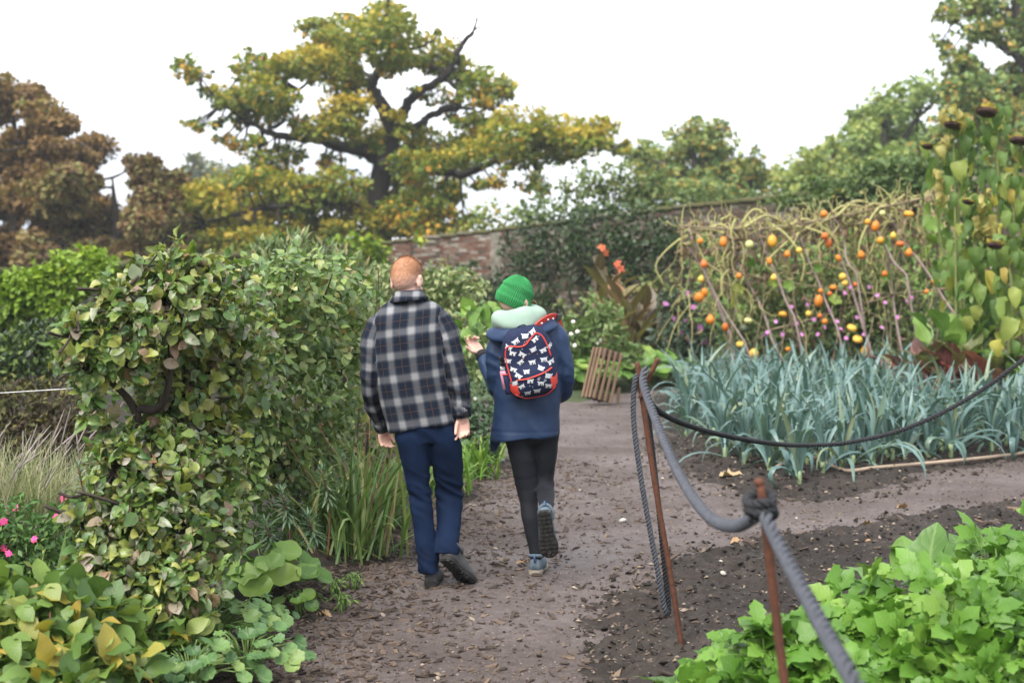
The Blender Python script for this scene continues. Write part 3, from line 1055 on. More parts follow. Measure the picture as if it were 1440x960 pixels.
tree('beech_tree', 'lower broad copper-brown tree between the tall brown tree and the oak', 'tree', 49,
     [(165, 420, .25), (163, 320, .15), (158, 250, .03)], [[(164, 330, .1), (200, 290, .06), (235, 275, .03)], [(163, 310, .1), (120, 280, .06), (95, 270, .03)], [(163, 350, .1), (205, 335, .06), (240, 330, .03)], [(163, 360, .1), (115, 340, .06), (90, 335, .03)]],
     layered(160, 248, 415, 46, 92, 11, .5, skew=0), M_BROWN, .22, .80, None, 1.4, 6, .36, sub=5, droop=.35)

M_HAZETREE = leaf_mat('hazed_willow_leaf', [(0, (.09, .115, .085)), (.5, (.115, .14, .095)), (.85, (.15, .15, .09)), (1, (.18, .16, .085))], .6, .3, spec=.2)  # leaf colour lightened and greyed to paint in the haze of distance
tree('willow_tree', 'distant pale grey-green round-topped tree left of the oak', 'tree', 120,
     [(290, 400, .5), (290, 320, .4), (292, 262, .15)], [[(290, 330, .2), (262, 280, .12), (248, 255, .06)], [(291, 320, .2), (320, 275, .12), (335, 250, .06)], [(290, 300, .2), (275, 262, .1), (270, 240, .05)]],
     [(300, 240, 30, 15, .6), (262, 255, 26, 18, .4), (335, 248, 22, 16, .6), (290, 262, 40, 24, .4), (248, 282, 22, 22, .3), (330, 278, 30, 24, .4), (285, 300, 55, 26, .4), (250, 315, 30, 20, .4), (330, 312, 30, 20, .4)],
     M_HAZETREE, .42, .55, None, 2.5, 7, .26, sub=6)

M_GREEN = leaf_mat('green_tree_leaf', [(0, (0.075, 0.125, 0.048)), (.4, (0.115, 0.177, 0.057)), (.7, (0.175, 0.225, 0.069)), (.9, (0.225, 0.237, 0.069)), (1, (0.325, 0.175, 0.044))], .55, .3, spec=.25)
tree('ash_tree', 'dark green round tree beyond the wall with a few orange leaves on its right side', 'tree', 62,
     [(985, 420, .35), (985, 300, .3), (978, 240, .16), (972, 190, .06)], [[(983, 270, .15), (940, 235, .1), (910, 225, .05)], [(983, 265, .15), (1020, 235, .1), (1050, 245, .05)], [(979, 245, .12), (1005, 205, .06), (1010, 195, .04)]],
     [(972, 186, 34, 16, .3), (940, 212, 34, 18, .3), (1006, 200, 30, 18, .32), (975, 220, 42, 20, .25), (912, 222, 24, 14, .35), (920, 248, 28, 18, .35), (962, 252, 36, 14, .25), (1012, 240, 34, 18, .3), (1046, 250, 26, 20, .45), (1040, 240, 14, 9, .93), (1026, 262, 40, 18, .3), (980, 272, 60, 16, .35), (910, 272, 26, 16, .4), (1066, 268, 16, 12, .3)],
     M_GREEN, .26, .32, None, 1.2, 8, .24, sub=6)
M_OLIVE = leaf_mat('olive_tree_leaf', [(0, (0.100, 0.157, 0.055)), (.4, (0.158, 0.215, 0.063)), (.7, (0.211, 0.256, 0.071)), (1, (0.275, 0.268, 0.083))], .55, .32, spec=.25)
tree('lime_tree', 'yellow-green rounded tree just right of the gap of sky, lowest of the right-hand trees', 'tree', 66,
     [(1130, 420, .35), (1130, 300, .28), (1128, 240, .12)], [[(1130, 300, .13), (1100, 255, .06)], [(1130, 300, .13), (1160, 250, .06)]],
     [(1128, 230, 30, 14, .55), (1105, 250, 24, 18, .5), (1150, 240, 28, 20, .55), (1175, 228, 24, 20, .5), (1130, 262, 46, 20, .4), (1185, 258, 34, 24, .4), (1110, 285, 40, 18, .35), (1160, 285, 46, 18, .35)],
     M_OLIVE, .28, .30, None, 1.2, 9, .24, sub=6)
tree('lime_tree', 'taller yellow-green tree in the middle of the right-hand tree line', 'tree', 70,
     [(1245, 430, .4), (1245, 280, .32), (1243, 180, .12)], [[(1245, 260, .15), (1205, 205, .08)], [(1245, 240, .15), (1290, 165, .08)], [(1245, 300, .15), (1200, 250, .08)]],
     [(1290, 130, 32, 18, .5), (1255, 150, 32, 18, .5), (1232, 165, 24, 20, .55), (1205, 195, 28, 20, .5), (1290, 165, 46, 24, .4), (1250, 195, 46, 26, .45), (1205, 230, 34, 24, .4), (1300, 205, 46, 30, .35), (1255, 240, 56, 28, .3), (1210, 268, 50, 24, .3), (1300, 255, 50, 30, .3)],
     M_OLIVE, .30, .30, None, 1.4, 10, .24, sub=6)
tree('lime_tree', 'tall airy dark green tree filling the top right corner', 'tree', 58,
     [(1480, 430, .5), (1470, 250, .42), (1452, 120, .3), (1430, 20, .2), (1420, -50, .1)], [[(1458, 150, .16), (1400, 120, .11), (1345, 110, .05)], [(1445, 90, .15), (1390, 55, .09), (1340, 30, .05)], [(1432, 30, .12), (1390, -5, .07), (1350, -15, .04)], [(1465, 220, .2), (1400, 190, .12), (1350, 170, .06)], [(1440, 60, .14), (1500, 20, .08), (1540, 0, .04)], [(1465, 210, .16), (1530, 170, .1), (1560, 150, .05)]],
     [(1350, 15, 26, 14, .3), (1395, 5, 34, 16, .35), (1440, 12, 34, 18, .35), (1365, 48, 30, 13, .3), (1410, 45, 34, 14, .35), (1450, 55, 30, 16, .3), (1345, 82, 22, 12, .3), (1375, 92, 26, 12, .3), (1420, 100, 26, 10, .25), (1350, 105, 20, 8, .3), (1350, 135, 40, 20, .4), (1405, 140, 44, 20, .35), (1450, 130, 36, 24, .35), (1360, 170, 50, 26, .4), (1420, 180, 50, 30, .35), (1340, 205, 40, 26, .35), (1400, 225, 60, 30, .3), (1460, 220, 50, 40, .3), (1350, 260, 60, 30, .3), (1430, 280, 60, 34, .3), (1510, 30, 40, 30, .3), (1520, 150, 50, 40, .3)],
     M_GREEN, .27, .30, None, 1.3, 12, .24, sub=6)

# shrubs that show over and on the wall
def mound(name, label, cat, Y, blobs, mat, leaf, dens, seed=1, stems=3, T=FAR, clump=.25, droop=.15, hue_j=.2, shell=.5, sub=9, group=None, foot=None, kind_parts=('foliage', 'stem'), jit=.7, outward=.6, dr=.8):
    """bushy plant: woody stems from its foot into each leafy mass"""
    g = np.random.default_rng(seed)
    s = Y / F_PX
    cx = np.mean([b_[0] for b_ in blobs]) if foot is None else foot
    base = np.array([(cx - 720) * s, Y, 0])
    base[2] = gz(base[0], base[1]) if Y < 40 else 0
    root = thing(name, label, cat, base, group)
    pos, out, hu = [], [], []
    for i, b_ in enumerate(blobs):
        c = at(b_[0], b_[1], Y + (b_[5] if len(b_) > 5 else 0))
        r = np.array([b_[2] * s, (b_[2] + b_[3]) * .5 * s * dr, b_[3] * s])
        n = max(8, int(dens * b_[2] * b_[3]))
        p, o, k = blob_points(c, r, n, clump, max(4, int(b_[2] * b_[3] / sub / 4)), shell, g)
        ok = p[:, 2] > .03
        pos.append(p[ok])
        out.append(o[ok])
        h = b_[4] if len(b_) > 4 else .5
        hu.append(np.clip(h + hue_j * (k[ok] - .5) + .13 * g.normal(size=ok.sum()), 0.0, .98))
        if stems:
            for q in range(stems):
                e = c + g.normal(size=3) * r * .5
                b0 = base + np.array([g.normal(0, .06 + .1 * b_[2] * s), g.normal(0, .1), -.04])
                m_ = (b0 + e) / 2 + g.normal(0, .05, 3)
                Geo().add(*tube(spline(np.array([b0, m_, e]), 4), np.linspace(.016, .005, 9) * max(1, (Y / 12) ** .8), 5)).obj(kind_parts[1], M_BARK, root, base) if q == 0 and i < 12 else None
    pos, out, hu = np.concatenate(pos), np.concatenate(out), np.concatenate(hu)
    d, up = scatter_dirs(len(pos), out, g, outward, droop, jit)
    cloud_obj(kind_parts[0], T, pos, d, up, leaf * g.uniform(.65, 1.3, len(pos)), hu, mat, root, base)
    return root

M_IVY = leaf_mat('ivy_leaf', [(0, (.013, .028, .010)), (.45, (.026, .05, .015)), (.75, (.05, .085, .022)), (1, (.10, .14, .035))], .4, .15, spec=.4)
M_SHRUB = leaf_mat('shrub_leaf', [(0, (.045, .08, .028)), (.45, (.075, .115, .04)), (.75, (.12, .155, .055)), (1, (.20, .17, .06))], .5, .3, spec=.3)
M_LIMEG = leaf_mat('creeper_leaf', [(0, (0.072, 0.126, 0.015)), (.4, (0.126, 0.200, 0.020)), (.7, (0.192, 0.273, 0.028)), (1, (0.288, 0.315, 0.030))], .45, .35, spec=.3)
M_PALE = leaf_mat('pale_leaf', [(0, (.06, .10, .03)), (.4, (.10, .15, .05)), (.7, (.17, .21, .09)), (1, (.28, .30, .16))], .5, .35, spec=.3)
M_BLUEG = leaf_mat('blue_green_leaf', [(0, (.03, .06, .03)), (.5, (.055, .095, .05)), (1, (.10, .15, .085))], .5, .3, spec=.35)

mound('shrub', 'dusty green shrub rising above the brick wall right of the oak', 'shrub', 39.5,
      [(770, 300, 40, 24, .4), (830, 285, 44, 26, .45), (885, 272, 40, 26, .5), (940, 280, 44, 24, .45), (990, 285, 40, 20, .4), (860, 250, 34, 16, .6), (815, 262, 26, 14, .5), (740, 315, 30, 18, .4), (1040, 280, 30, 14, .4), (920, 258, 30, 12, .5), (880, 305, 60, 22, .35)], M_SHRUB, .17, .30, 31, dr=.5)
mound('sapling', 'slender pale-leaved sapling poking above the wall shrub beside the oak', 'tree', 41,
      [(795, 240, 26, 14, .75), (770, 262, 20, 14, .8), (830, 232, 24, 10, .7), (868, 235, 16, 10, .7), (752, 285, 16, 12, .8), (810, 265, 22, 12, .6)], M_PALE, .16, .12, 32, foot=800)
mound('shrub', 'small green shrub on top of the wall directly right of the oak trunk', 'shrub', 43,
      [(668, 308, 26, 16, .4), (700, 300, 26, 18, .4), (645, 320, 18, 12, .35), (725, 312, 22, 14, .35)], M_GREEN, .17, .3, 33, dr=.5)
mound('ivy', 'dark small-leaved climber hanging over the face of the brick wall behind the woman', 'climbing plant', 33.2,
      [(740, 345, 34, 26, .3), (790, 335, 40, 30, .3, -.8), (845, 328, 44, 34, .35, -1.4), (900, 322, 44, 34, .3, -2), (940, 345, 30, 30, .25, -2.6), (770, 375, 44, 22, .15, -.2), (825, 368, 40, 22, .2, -1), (880, 365, 36, 20, .2, -1.6), (715, 385, 30, 26, .1, .6), (700, 420, 34, 30, .08, .2), (690, 460, 36, 24, .1, 0), (800, 398, 26, 12, .15, -1), (870, 390, 22, 12, .2, -1.4), (910, 372, 24, 22, .25, -2), (960, 335, 30, 16, .3, -3), (660, 410, 24, 26, .2, .8), (720, 440, 40, 40, .2, 0), (760, 440, 34, 30, .3, -.4), (650, 370, 20, 8, .5, 1.2), (985, 360, 30, 30, .2, -3.4)], M_IVY, .11, .50, 34, dr=.22, stems=1)
mound('ivy', 'sparse ivy trailing down the bare lower wall behind the bronze canna', 'climbing plant', 29.6,
      [(800, 432, 18, 10, .5), (840, 424, 14, 16, .6), (930, 400, 26, 26, .5), (960, 420, 22, 20, .4), (905, 420, 16, 14, .6)], M_SHRUB, .11, .22, 35, dr=.3, stems=1)
mound('creeper', 'dark hedge-like creeper on the wall top behind the pumpkin trellis', 'climbing plant', 27.9,
      [(1165, 264, 34, 18, .4, .7), (1215, 256, 40, 26, .45, .3), (1265, 250, 40, 28, .45), (1320, 254, 44, 32, .4, -.4), (1380, 260, 50, 36, .4, -.8), (1200, 284, 60, 22, .3, .3), (1290, 288, 60, 24, .3, -.2), (1100, 281, 40, 6, .5, 1.2), (1360, 300, 60, 30, .3, -.8)], M_SHRUB, .13, .50, 36, dr=.5, stems=1)
mound('creeper', 'lime-green vine sprawling over the wall end behind the man\'s left shoulder', 'climbing plant', 37.5,
      [(500, 345, 36, 14, .6), (470, 352, 26, 14, .5), (530, 356, 20, 12, .6), (500, 362, 40, 12, .4), (590, 333, 10, 4, .5)], M_LIMEG, .20, .42, 37, dr=.6, stems=1)
mound('creeper', 'bright lime-green creeper heaped over the low wall on the far left', 'climbing plant', 19.6,
      [(112, 368, 36, 18, .65), (62, 394, 38, 22, .65), (12, 410, 44, 24, .6), (-30, 412, 40, 24, .6), (140, 382, 30, 22, .55), (95, 395, 40, 26, .35), (40, 425, 50, 26, .4), (85, 432, 40, 24, .4), (0, 440, 40, 28, .35), (-50, 410, 60, 34, .5), (168, 412, 14, 26, .3), (60, 405, 60, 20, .5)], M_LIMEG, .105, .62, 38, dr=.55, stems=1, T=[leaf_t(.7, 2, .2, .5), leaf_t(.6, 2, .3, .7)])
# ================================================================ THE TWO WALKERS
M_SKIN = plain_mat('skin', (.60, .36, .285), .5, (.66, .41, .33), 25, .1, 200, spec=.4)
M_HAIR = None

def loft(geo, rings, n=28, ex=2.3):
    """rings: (centre, half-axis A, half-axis B) -> closed tube with rounded-rectangle sections"""
    a = np.linspace(0, 2 * PI, n, endpoint=False)
    ca, sa = np.cos(a), np.sin(a)
    cs, ss = np.sign(ca) * np.abs(ca) ** (2 / ex), np.sign(sa) * np.abs(sa) ** (2 / ex)
    V = []
    for c, A, B in rings:
        V += list(np.asarray(c) + cs[:, None] * np.asarray(A) + ss[:, None] * np.asarray(B))
    F = []
    m = len(rings)
    for i in range(m - 1):
        for j in range(n):
            k = (j + 1) % n
            F.append((i * n + j, i * n + k, i * n + n + k, i * n + n + j))
    F.append(tuple(range(n - 1, -1, -1)))
    F.append(tuple(range((m - 1) * n, m * n)))
    geo.add(np.array(V), F)

def sil(rings, Y, sub=3):
    """rings read off the silhouette: (left px,py, right px,py, depth offset, half thickness) -> smooth list for loft()"""
    R_ = []
    for lx, ly, rx, ry, dy, th in rings:
        l, r = at(lx, ly, Y + dy), at(rx, ry, Y + dy)
        R_.append(np.concatenate([(l + r) / 2, (r - l) / 2, [0, th, 0]]))
    R_ = spline(np.array(R_), sub)
    return [(q[:3], q[3:6], q[6:9]) for q in R_]

def shrink(rings, k, d=0.0):
    return [(c, A * k, B * k) for c, A, B in rings]

def hand(g, w, f, pn, th, L=.185, curl=(.45, .5, .55, .6), thumb=(.55, .75, .3), k=1.0):
    """palm and five separate fingers; f finger direction, pn the way the palm faces, th towards the thumb"""
    f, pn = nrm(f), nrm(pn)
    pn = nrm(pn - f * (pn @ f))
    th = nrm(np.asarray(th) - f * (np.asarray(th) @ f) - pn * (np.asarray(th) @ pn))
    s = L / .185 * k
    for i, (o, ln) in enumerate(((.030, .072), (.0105, .080), (-.0095, .074), (-.028, .058))):
        kn = w + f * .086 * s + th * o * s
        g.add(*capsule(spline(np.array([w + f * .004 + th * o * .55 * s, w + f * .045 * s + th * o * .9 * s - pn * .002, kn]), 3), [.0155 * s] * 5 + [.0135 * s] * 2, 8))
        P, a = [kn], 0.0
        for q, fr in enumerate((.45, .31, .24)):
            a += curl[i] * (1.0, 1.15, .8)[q]
            d = f * math.cos(a) + pn * math.sin(a) + th * .08 * (1.5 - i)
            P.append(P[-1] + nrm(d) * ln * fr * s)
        g.add(*capsule(P, np.array([.0098, .0090, .0082, .0070]) * s, 8))
    b = w + f * .022 * s + th * .022 * s + pn * .004
    d1 = nrm(f * thumb[0] + th * thumb[1] + pn * thumb[2])
    d2 = nrm(f * (thumb[0] + .5) + th * thumb[1] * .5 + pn * (thumb[2] + .25))
    g.add(*capsule([w + f * .01 * s, b + d1 * .012 * s, b + d1 * .036 * s, b + d1 * .036 * s + d2 * .030 * s, b + d1 * .036 * s + d2 * .052 * s], np.array([.015, .0145, .0115, .0098, .0078]) * s, 8))
    return

def head(g, c, Rm):
    """skull, jaw, nose, brow, lips, ears: x right, y forward, z up"""
    def E(p, r, rot=None):
        V, F = ellipsoid(p, r, rot, 20, 14)
        g.add(V @ Rm.T + c, F)
    E((0, -.008, .030), (.076, .096, .088))
    E((0, -.030, .010), (.072, .074, .078))
    E((0, .030, -.030), (.062, .066, .070))
    E((0, .048, -.078), (.042, .040, .034))
    E((0, .076, .030), (.055, .018, .012))
    E((0, .096, -.006), (.011, .016, .030), rotm(-.25))
    E((0, .104, -.024), (.016, .013, .010))
    for s in (-1, 1):
        E((s * .041, .070, -.022), (.022, .022, .018))
        E((s * .084, -.010, -.008), (.011, .020, .034), rotm(-.15, 0, -s * .45))
        E((s * .087, -.018, .012), (.010, .013, .017), rotm(0, 0, -s * .5))
        E((s * .081, -.004, -.034), (.010, .011, .013))
    E((0, .088, -.048), (.024, .010, .006))
    E((0, .086, -.058), (.021, .010, .007))

def eyes(root, c, Rm, base):
    for s in (-1, 1):
        V, F = ellipsoid((s * .031, .080, .008), (.012, .012, .011), None, 12, 8)
        link('eye', new_mesh('eye', V @ Rm.T + c - base, F), M_EYE, root)
M_EYE = plain_mat('eye', (.75, .73, .70), .2, (.15, .2, .25), 3)

def wrinkle(me, fn):
    V, N = get_co(me), get_no(me)
    set_co(me, V + N * fn(V)[:, None])
    return me

def an(V, sx, sy, sz, o=0.0):
    return fnoise(V * np.array([sx, sy, sz]) + o)

def shoe(root, base, heel, f, up, L, m_up, m_sole, m_tread, m_lace, wide=1.0, accent=None):
    """heel: point under the heel; f towards the toe; up out of the foot"""
    f = nrm(f)
    up = nrm(np.asarray(up, float) - f * (np.asarray(up) @ f))
    x = np.cross(f, up)
    Rm = np.stack([x, f, up], -1)
    T = lambda V: np.asarray(V, float) @ Rm.T + heel - base
    g = Geo()
    prof = [(0.0, .020, .060), (.04, .029, .082), (.14, .034, .098), (.28, .036, .100), (.42, .038, .088), (.56, .042, .070), (.70, .046, .057), (.84, .043, .049), (.94, .033, .042), (.99, .018, .034)]
    prof = spline(np.array(prof), 3)
    n = 18
    V = []
    for s, w, h in prof:
        for k in range(n):
            a = 2 * PI * k / n
            z = math.sin(a)
            V.append((math.cos(a) * w * wide, (s - .0) * L, .016 + (h * max(z, 0) ** .75 if z > 0 else 0)))
    F = [(i * n + j, i * n + (j + 1) % n, (i + 1) * n + (j + 1) % n, (i + 1) * n + j) for i in range(len(prof) - 1) for j in range(n)]
    F += [tuple(range(n - 1, -1, -1)), tuple(range((len(prof) - 1) * n, len(prof) * n))]
    o = Geo().add(T(V), F).obj('shoe', m_up, root)
    # padded collar round the ankle
    a = np.linspace(0, 2 * PI, 20, endpoint=False)
    ring = np.stack([np.cos(a) * .034 * wide, .20 * L + np.sin(a) * .052, .098 + .012 * -np.sin(a)], -1)
    P = np.vstack([ring, ring[:1]])
    V, Fc = tube(P, .010, 8, False)
    Geo().add(T(V), Fc).obj('collar', m_up, o)
    V, Fc = tube(spline(np.array([(.0, -.004, .075), (0, -.014, .095), (0, -.012, .112), (0, .008, .112)]), 3), .006, 6)
    Geo().add(T(V), Fc).obj('heel_tab', accent or m_up, o)
    # sole
    so = spline(np.array([(-.01, .022), (.04, .032), (.16, .036), (.36, .034), (.52, .038), (.68, .048), (.82, .047), (.94, .036), (1.01, .014)]), 4)
    V = []
    for z0, k in ((0.0, .96), (.004, 1.0), (.022, 1.0), (.028, .95)):
        for sgn in (1, -1):
            for s, w in (so if sgn == 1 else so[::-1]):
                V.append((sgn * w * wide * k, s * L, z0 + .018 * max(0, (s - .72) / .28) ** 2))
    m_ = len(so) * 2
    F = [(r * m_ + j, r * m_ + (j + 1) % m_, (r + 1) * m_ + (j + 1) % m_, (r + 1) * m_ + j) for r in range(3) for j in range(m_)]
    h = len(so)
    for r in (0, 3):
        for j in range(h - 1):
            q = (r * m_ + j, r * m_ + j + 1, r * m_ + m_ - 2 - j, r * m_ + m_ - 1 - j)
            F.append(q if r else q[::-1])
    Geo().add(T(V), F).obj('sole', m_sole, o, smooth=False)
    t = Geo()
    for i in range(11):
        s = .03 + i * .089
        w = np.interp(s, so[:, 0], so[:, 1]) * wide
        for c_ in (-.66, -.05, .58):
            V, Fb = box((c_ * w + .004 * (i % 2), s * L, -.003 + .018 * max(0, (s - .72) / .28) ** 2), (w * .5, L * .055, .010), rotm(0, 0, .35 * (1 if c_ > 0 else -1)))
            t.add(T(V), Fb)
    t.obj('tread', m_tread, o, smooth=False, kind='stuff')
    z = Geo()
    lp = []
    for i in range(6):
        s = .36 + i * .065
        h_ = np.interp(s, prof[:, 0], prof[:, 2]) + .02
        lp += [((-.02 if i % 2 else .02), s * L, h_ - .004), ((.02 if i % 2 else -.02), s * L + .008, h_ - .004)]
    z.add(*[q if i else T(q) for i, q in enumerate(tube(np.array(lp), .0025, 5))])
    z.obj('lace', m_lace, o)
    return o

# ---------------------------------------------------------------- the man
YM = 7.78
mb = np.array(at(606, 825, YM))
mb[2] = 0
man = thing('person', 'man with short ginger hair in grey and navy checked overshirt and dark jeans, walking away', 'person', mb)
P_ = lambda px, py, dy=0.0: at(px, py, YM + dy)

torso = [(554, 414, 594, 412, .02, .070), (549, 423, 600, 420, .02, .074), (536, 433, 615, 426, .01, .088), (525, 445, 626, 436, 0, .105), (521, 462, 628, 453, 0, .112), (521, 482, 629, 474, -.005, .12), (524, 508, 630, 500, 0, .122), (530, 540, 633, 532, .01, .12), (537, 570, 637, 560, .015, .122), (543, 592, 640, 580, .015, .125), (547, 608, 642, 592, .015, .125)]
TR = sil(torso, YM)
slL = [P_(530, 458), P_(523, 478, -.01), P_(521, 510, -.01), P_(520, 540, .01), P_(526, 570, .09), P_(538, 600, .20)]
slR = [P_(620, 449), P_(629, 468, -.01), P_(636, 495, -.02), P_(643, 523, -.03), P_(648, 552, -.02), P_(650, 583, 0)]
rL = [.058, .060, .055, .050, .046, .042]
rR = [.058, .062, .058, .054, .051, .046]
g = Geo()
loft(g, TR, 32, 2.35)
for sl, rr in ((slL, rL), (slR, rR)):
    P = spline(np.array(sl), 6)
    r = np.interp(np.linspace(0, 5, len(P)), range(6), rr)
    V, F = tube(P, r, 20)
    g.add(V, F)
    V, F = ellipsoid(P[0], (rr[0],) * 3)
    g.add(V, F)
me = mods(g.mesh('work'), voxel=.0075, smooth=5)
axes = [np.array([q[0] for q in TR]), spline(np.array(slL), 6), spline(np.array(slR), 6)]

def shirt_fold(V):
    d = np.zeros(len(V))
    dl = np.min(np.linalg.norm(V[:, None] - axes[1][None, 8:], axis=2), 1)
    dr = np.min(np.linalg.norm(V[:, None] - axes[2][None, 8:], axis=2), 1)
    arm = np.clip(1.6 - np.minimum(dl, dr) / .06, 0, 1)
    ridg = lambda q: .5 - 2 * np.abs(q)
    d += .013 * arm * ridg(an(V + .5 * V[:, [2, 2, 0]], 6, 6, 15, 3)) + .004 * arm * an(V, 14, 14, 30, 9)
    d += .010 * (1 - arm) * ridg(an(V + .35 * V[:, [2, 0, 1]], 5, 4, 3.2, 1)) + .0035 * an(V, 13, 13, 13) + .005 * (1 - arm) * an(V + .6 * V[:, [2, 2, 0]], 11, 6, 5, 12)
    low = np.clip((1.10 - V[:, 2]) / .25, 0, 1)
    d += .010 * low * (1 - arm) * an(V, 9, 9, 3, 8)
    return d
wrinkle(me, shirt_fold)
V = get_co(me)
pu, pv = np.zeros(len(V)), np.zeros(len(V))
ring_c = np.array([q[0] for q in TR])
ring_a = np.array([q[1] for q in TR])
tilt = math.atan2(-(592 - 606) / 1.0, 95) * .55 + .06
ct, st = math.cos(tilt), math.sin(tilt)
cx_z = np.interp(V[:, 2], ring_c[::-1, 2], ring_c[::-1, 0])
lat = (V[:, 0] - cx_z)
th = np.arctan2(lat, -(V[:, 1] - YM) * 1.25)
pu = np.where(V[:, 1] < YM + .02, np.arcsin(np.clip(lat / .225, -1, 1)) * .19, np.sign(lat) * (PI - np.arcsin(np.clip(np.abs(lat) / .225, 0, 1))) * .19)
pv = V[:, 2] * ct - lat * st
for ax in axes[1:]:
    D = np.linalg.norm(V[:, None] - ax[None], axis=2)
    i = D.argmin(1)
    seg = np.concatenate([[0], np.cumsum(np.linalg.norm(np.diff(ax, axis=0), axis=1))])
    dist = D.min(1)
    side = (ax[-1][0] > YM * 0 + cx_z.mean())
    sh_x = P_(612, 450)[0] if side else P_(538, 460)[0]
    isarm = (dist < .072) & ((V[:, 0] > sh_x + (1.42 - V[:, 2]) * .055) if side else (V[:, 0] < sh_x - (1.42 - V[:, 2]) * .02)) & (dist < .9 * np.abs(lat))
    T_, N_, B_ = frames(ax)
    q = V - ax[i]
    ang = np.arctan2((q * N_[i]).sum(1), (q * B_[i]).sum(1))
    pu = np.where(isarm, ang * .06 + .03, pu)
    pv = np.where(isarm, 1.46 - seg[i] + .03 - (q * T_[i]).sum(1), pv)
for nm, arr in (('pu', pu), ('pv', pv)):
    a_ = me.attributes.new(nm, 'FLOAT', 'POINT')
    a_.data.foreach_set('value', arr.astype(np.float32))

def plaid_mat():
    m, nd, lk, b, out = mat_base('checked_flannel')
    def attr(nm):
        a = nd.new('ShaderNodeAttribute')
        a.attribute_name = nm
        return a.outputs['Fac']
    geo = nd.new('ShaderNodeNewGeometry')
    nz = noise_node(nd, lk, 30, 2, geo.outputs['Position'])
    fuzz = noise_node(nd, lk, 420, 2, geo.outputs['Position'])
    def band(c, per, off, duty, soft=.05):
        """1 inside the light stripe"""
        w = math_node(nd, lk, 'FRACT', math_node(nd, lk, 'ADD', math_node(nd, lk, 'DIVIDE', c, per), off))
        d = math_node(nd, lk, 'ABSOLUTE', math_node(nd, lk, 'SUBTRACT', w, .5))
        mr = nd.new('ShaderNodeMapRange')
        mr.inputs['From Min'].default_value = duty / 2 + soft
        mr.inputs['From Max'].default_value = duty / 2 - soft
        lk.new(d, mr.inputs['Value'])
        return mr.outputs[0]
    u, v = attr('pu'), attr('pv')
    pU, pV = .104, .122
    bu, bv = band(u, pU, .32, .34, .07), band(v, pV, .12, .34, .07)
    su, sv = band(u, pU, .32, .12, .03), band(v, pV, .12, .12, .03)
    tot = math_node(nd, lk, 'ADD', math_node(nd, lk, 'MULTIPLY', bu, .5), math_node(nd, lk, 'MULTIPLY', bv, .5))
    tot = math_node(nd, lk, 'ADD', tot, math_node(nd, lk, 'MULTIPLY', math_node(nd, lk, 'SUBTRACT', fuzz, .5), .55))
    r = ramp_node(nd, [(0.02, (.0105, .0150, .0260)), (.3, (.033, .040, .055)), (.52, (.076, .081, .092)), (.78, (.145, .147, .156)), (1.0, (.24, .24, .25))])
    lk.new(tot, r.inputs[0])
    c = r.outputs[0]
    ou = band(u, pU, .82, .030, .015)
    ov = band(v, pV, .62, .026, .013)
    of = math_node(nd, lk, 'MULTIPLY', math_node(nd, lk, 'MAXIMUM', ou, ov), .34)
    c = mix_rgb(nd, lk, of, c, (.16, .085, .045))
    lk.new(c, b.inputs['Base Color'])
    b.inputs['Roughness'].default_value = .95
    b.inputs['Specular IOR Level'].default_value = .1
    bp = nd.new('ShaderNodeBump')
    bp.inputs['Strength'].default_value = .5
    bp.inputs['Distance'].default_value = .003
    lk.new(math_node(nd, lk, 'ADD', math_node(nd, lk, 'MULTIPLY', nz, 2.0), fuzz), bp.inputs['Height'])
    lk.new(bp.outputs[0], b.inputs['Normal'])
    return m
M_PLAID = plaid_mat()
set_co(me, get_co(me) - mb)
shirt = link('shirt', me, M_PLAID, man)
# collar, back yoke seam, cuffs
def strip_ring(c, A, B, h, up, flare, t=.006, n=26, a0=0, a1=2 * PI, seed=0):
    """a band of cloth standing on an ellipse, leaning outwards, with thickness"""
    a = np.linspace(a0, a1, n)
    up = np.asarray(up, float)
    rows = []
    for k, off in ((0, 0), (.5, .5), (1, 1), (1, 1), (.5, .5), (0, 0)):
        ins = 0 if len(rows) < 3 else -t
        ring = c + np.cos(a)[:, None] * A * (1 + flare * off) + np.sin(a)[:, None] * B * (1 + flare * off)
        rad = nrm(np.cos(a)[:, None] * A + np.sin(a)[:, None] * B)
        rows.append(ring + rad * ins + up * h * k)
    V = np.concatenate(rows)
    m = len(rows)
    F = [(i * n + j, i * n + j + 1, ((i + 1) % m) * n + j + 1, ((i + 1) % m) * n + j) for i in range(m) for j in range(n - 1)]
    return V, F
cc = P_(574, 411, .025)
upn = nrm(P_(572, 390, .05) - cc)
V, F = strip_ring(cc, np.array([.068, 0, .006]), np.array([0, .068, .0]), -.060, upn, .62, .007)
V[:, 2] += .012
q = Geo().add(V, F).mesh('collar', mb)
for nm, arr in (('pu', V[:, 0] * 1.0 + .02), ('pv', V[:, 2] * 1.4)):
    a_ = q.attributes.new(nm, 'FLOAT', 'POINT')
    a_.data.foreach_set('value', arr.astype(np.float32))
link('collar', q, M_PLAID, shirt)
for sl, rr, nm in ((slL, rL, 'l'), (slR, rR, 'r')):
    e = np.array(sl[-1])
    d = nrm(np.array(sl[-1]) - np.array(sl[-2]))
    P = np.array([e - d * .058, e - d * .056, e - d * .02, e + d * .008, e + d * .009])
    V, F = tube(P, np.array([.040, rr[-1] + .005, rr[-1] + .004, rr[-1] + .003, .03]), 20, False)
    q = Geo().add(V, F).mesh('cuff', mb)
    ang = np.tile(np.linspace(0, .3, 20), 5)
    for an_, arr in (('pu', ang + .045), ('pv', np.repeat([0, .002, .022, .05, .05], 20) + .055)):
        a_ = q.attributes.new(an_, 'FLOAT', 'POINT')
        a_.data.foreach_set('value', arr.astype(np.float32))
    cf = link('cuff', q, M_PLAID, shirt)
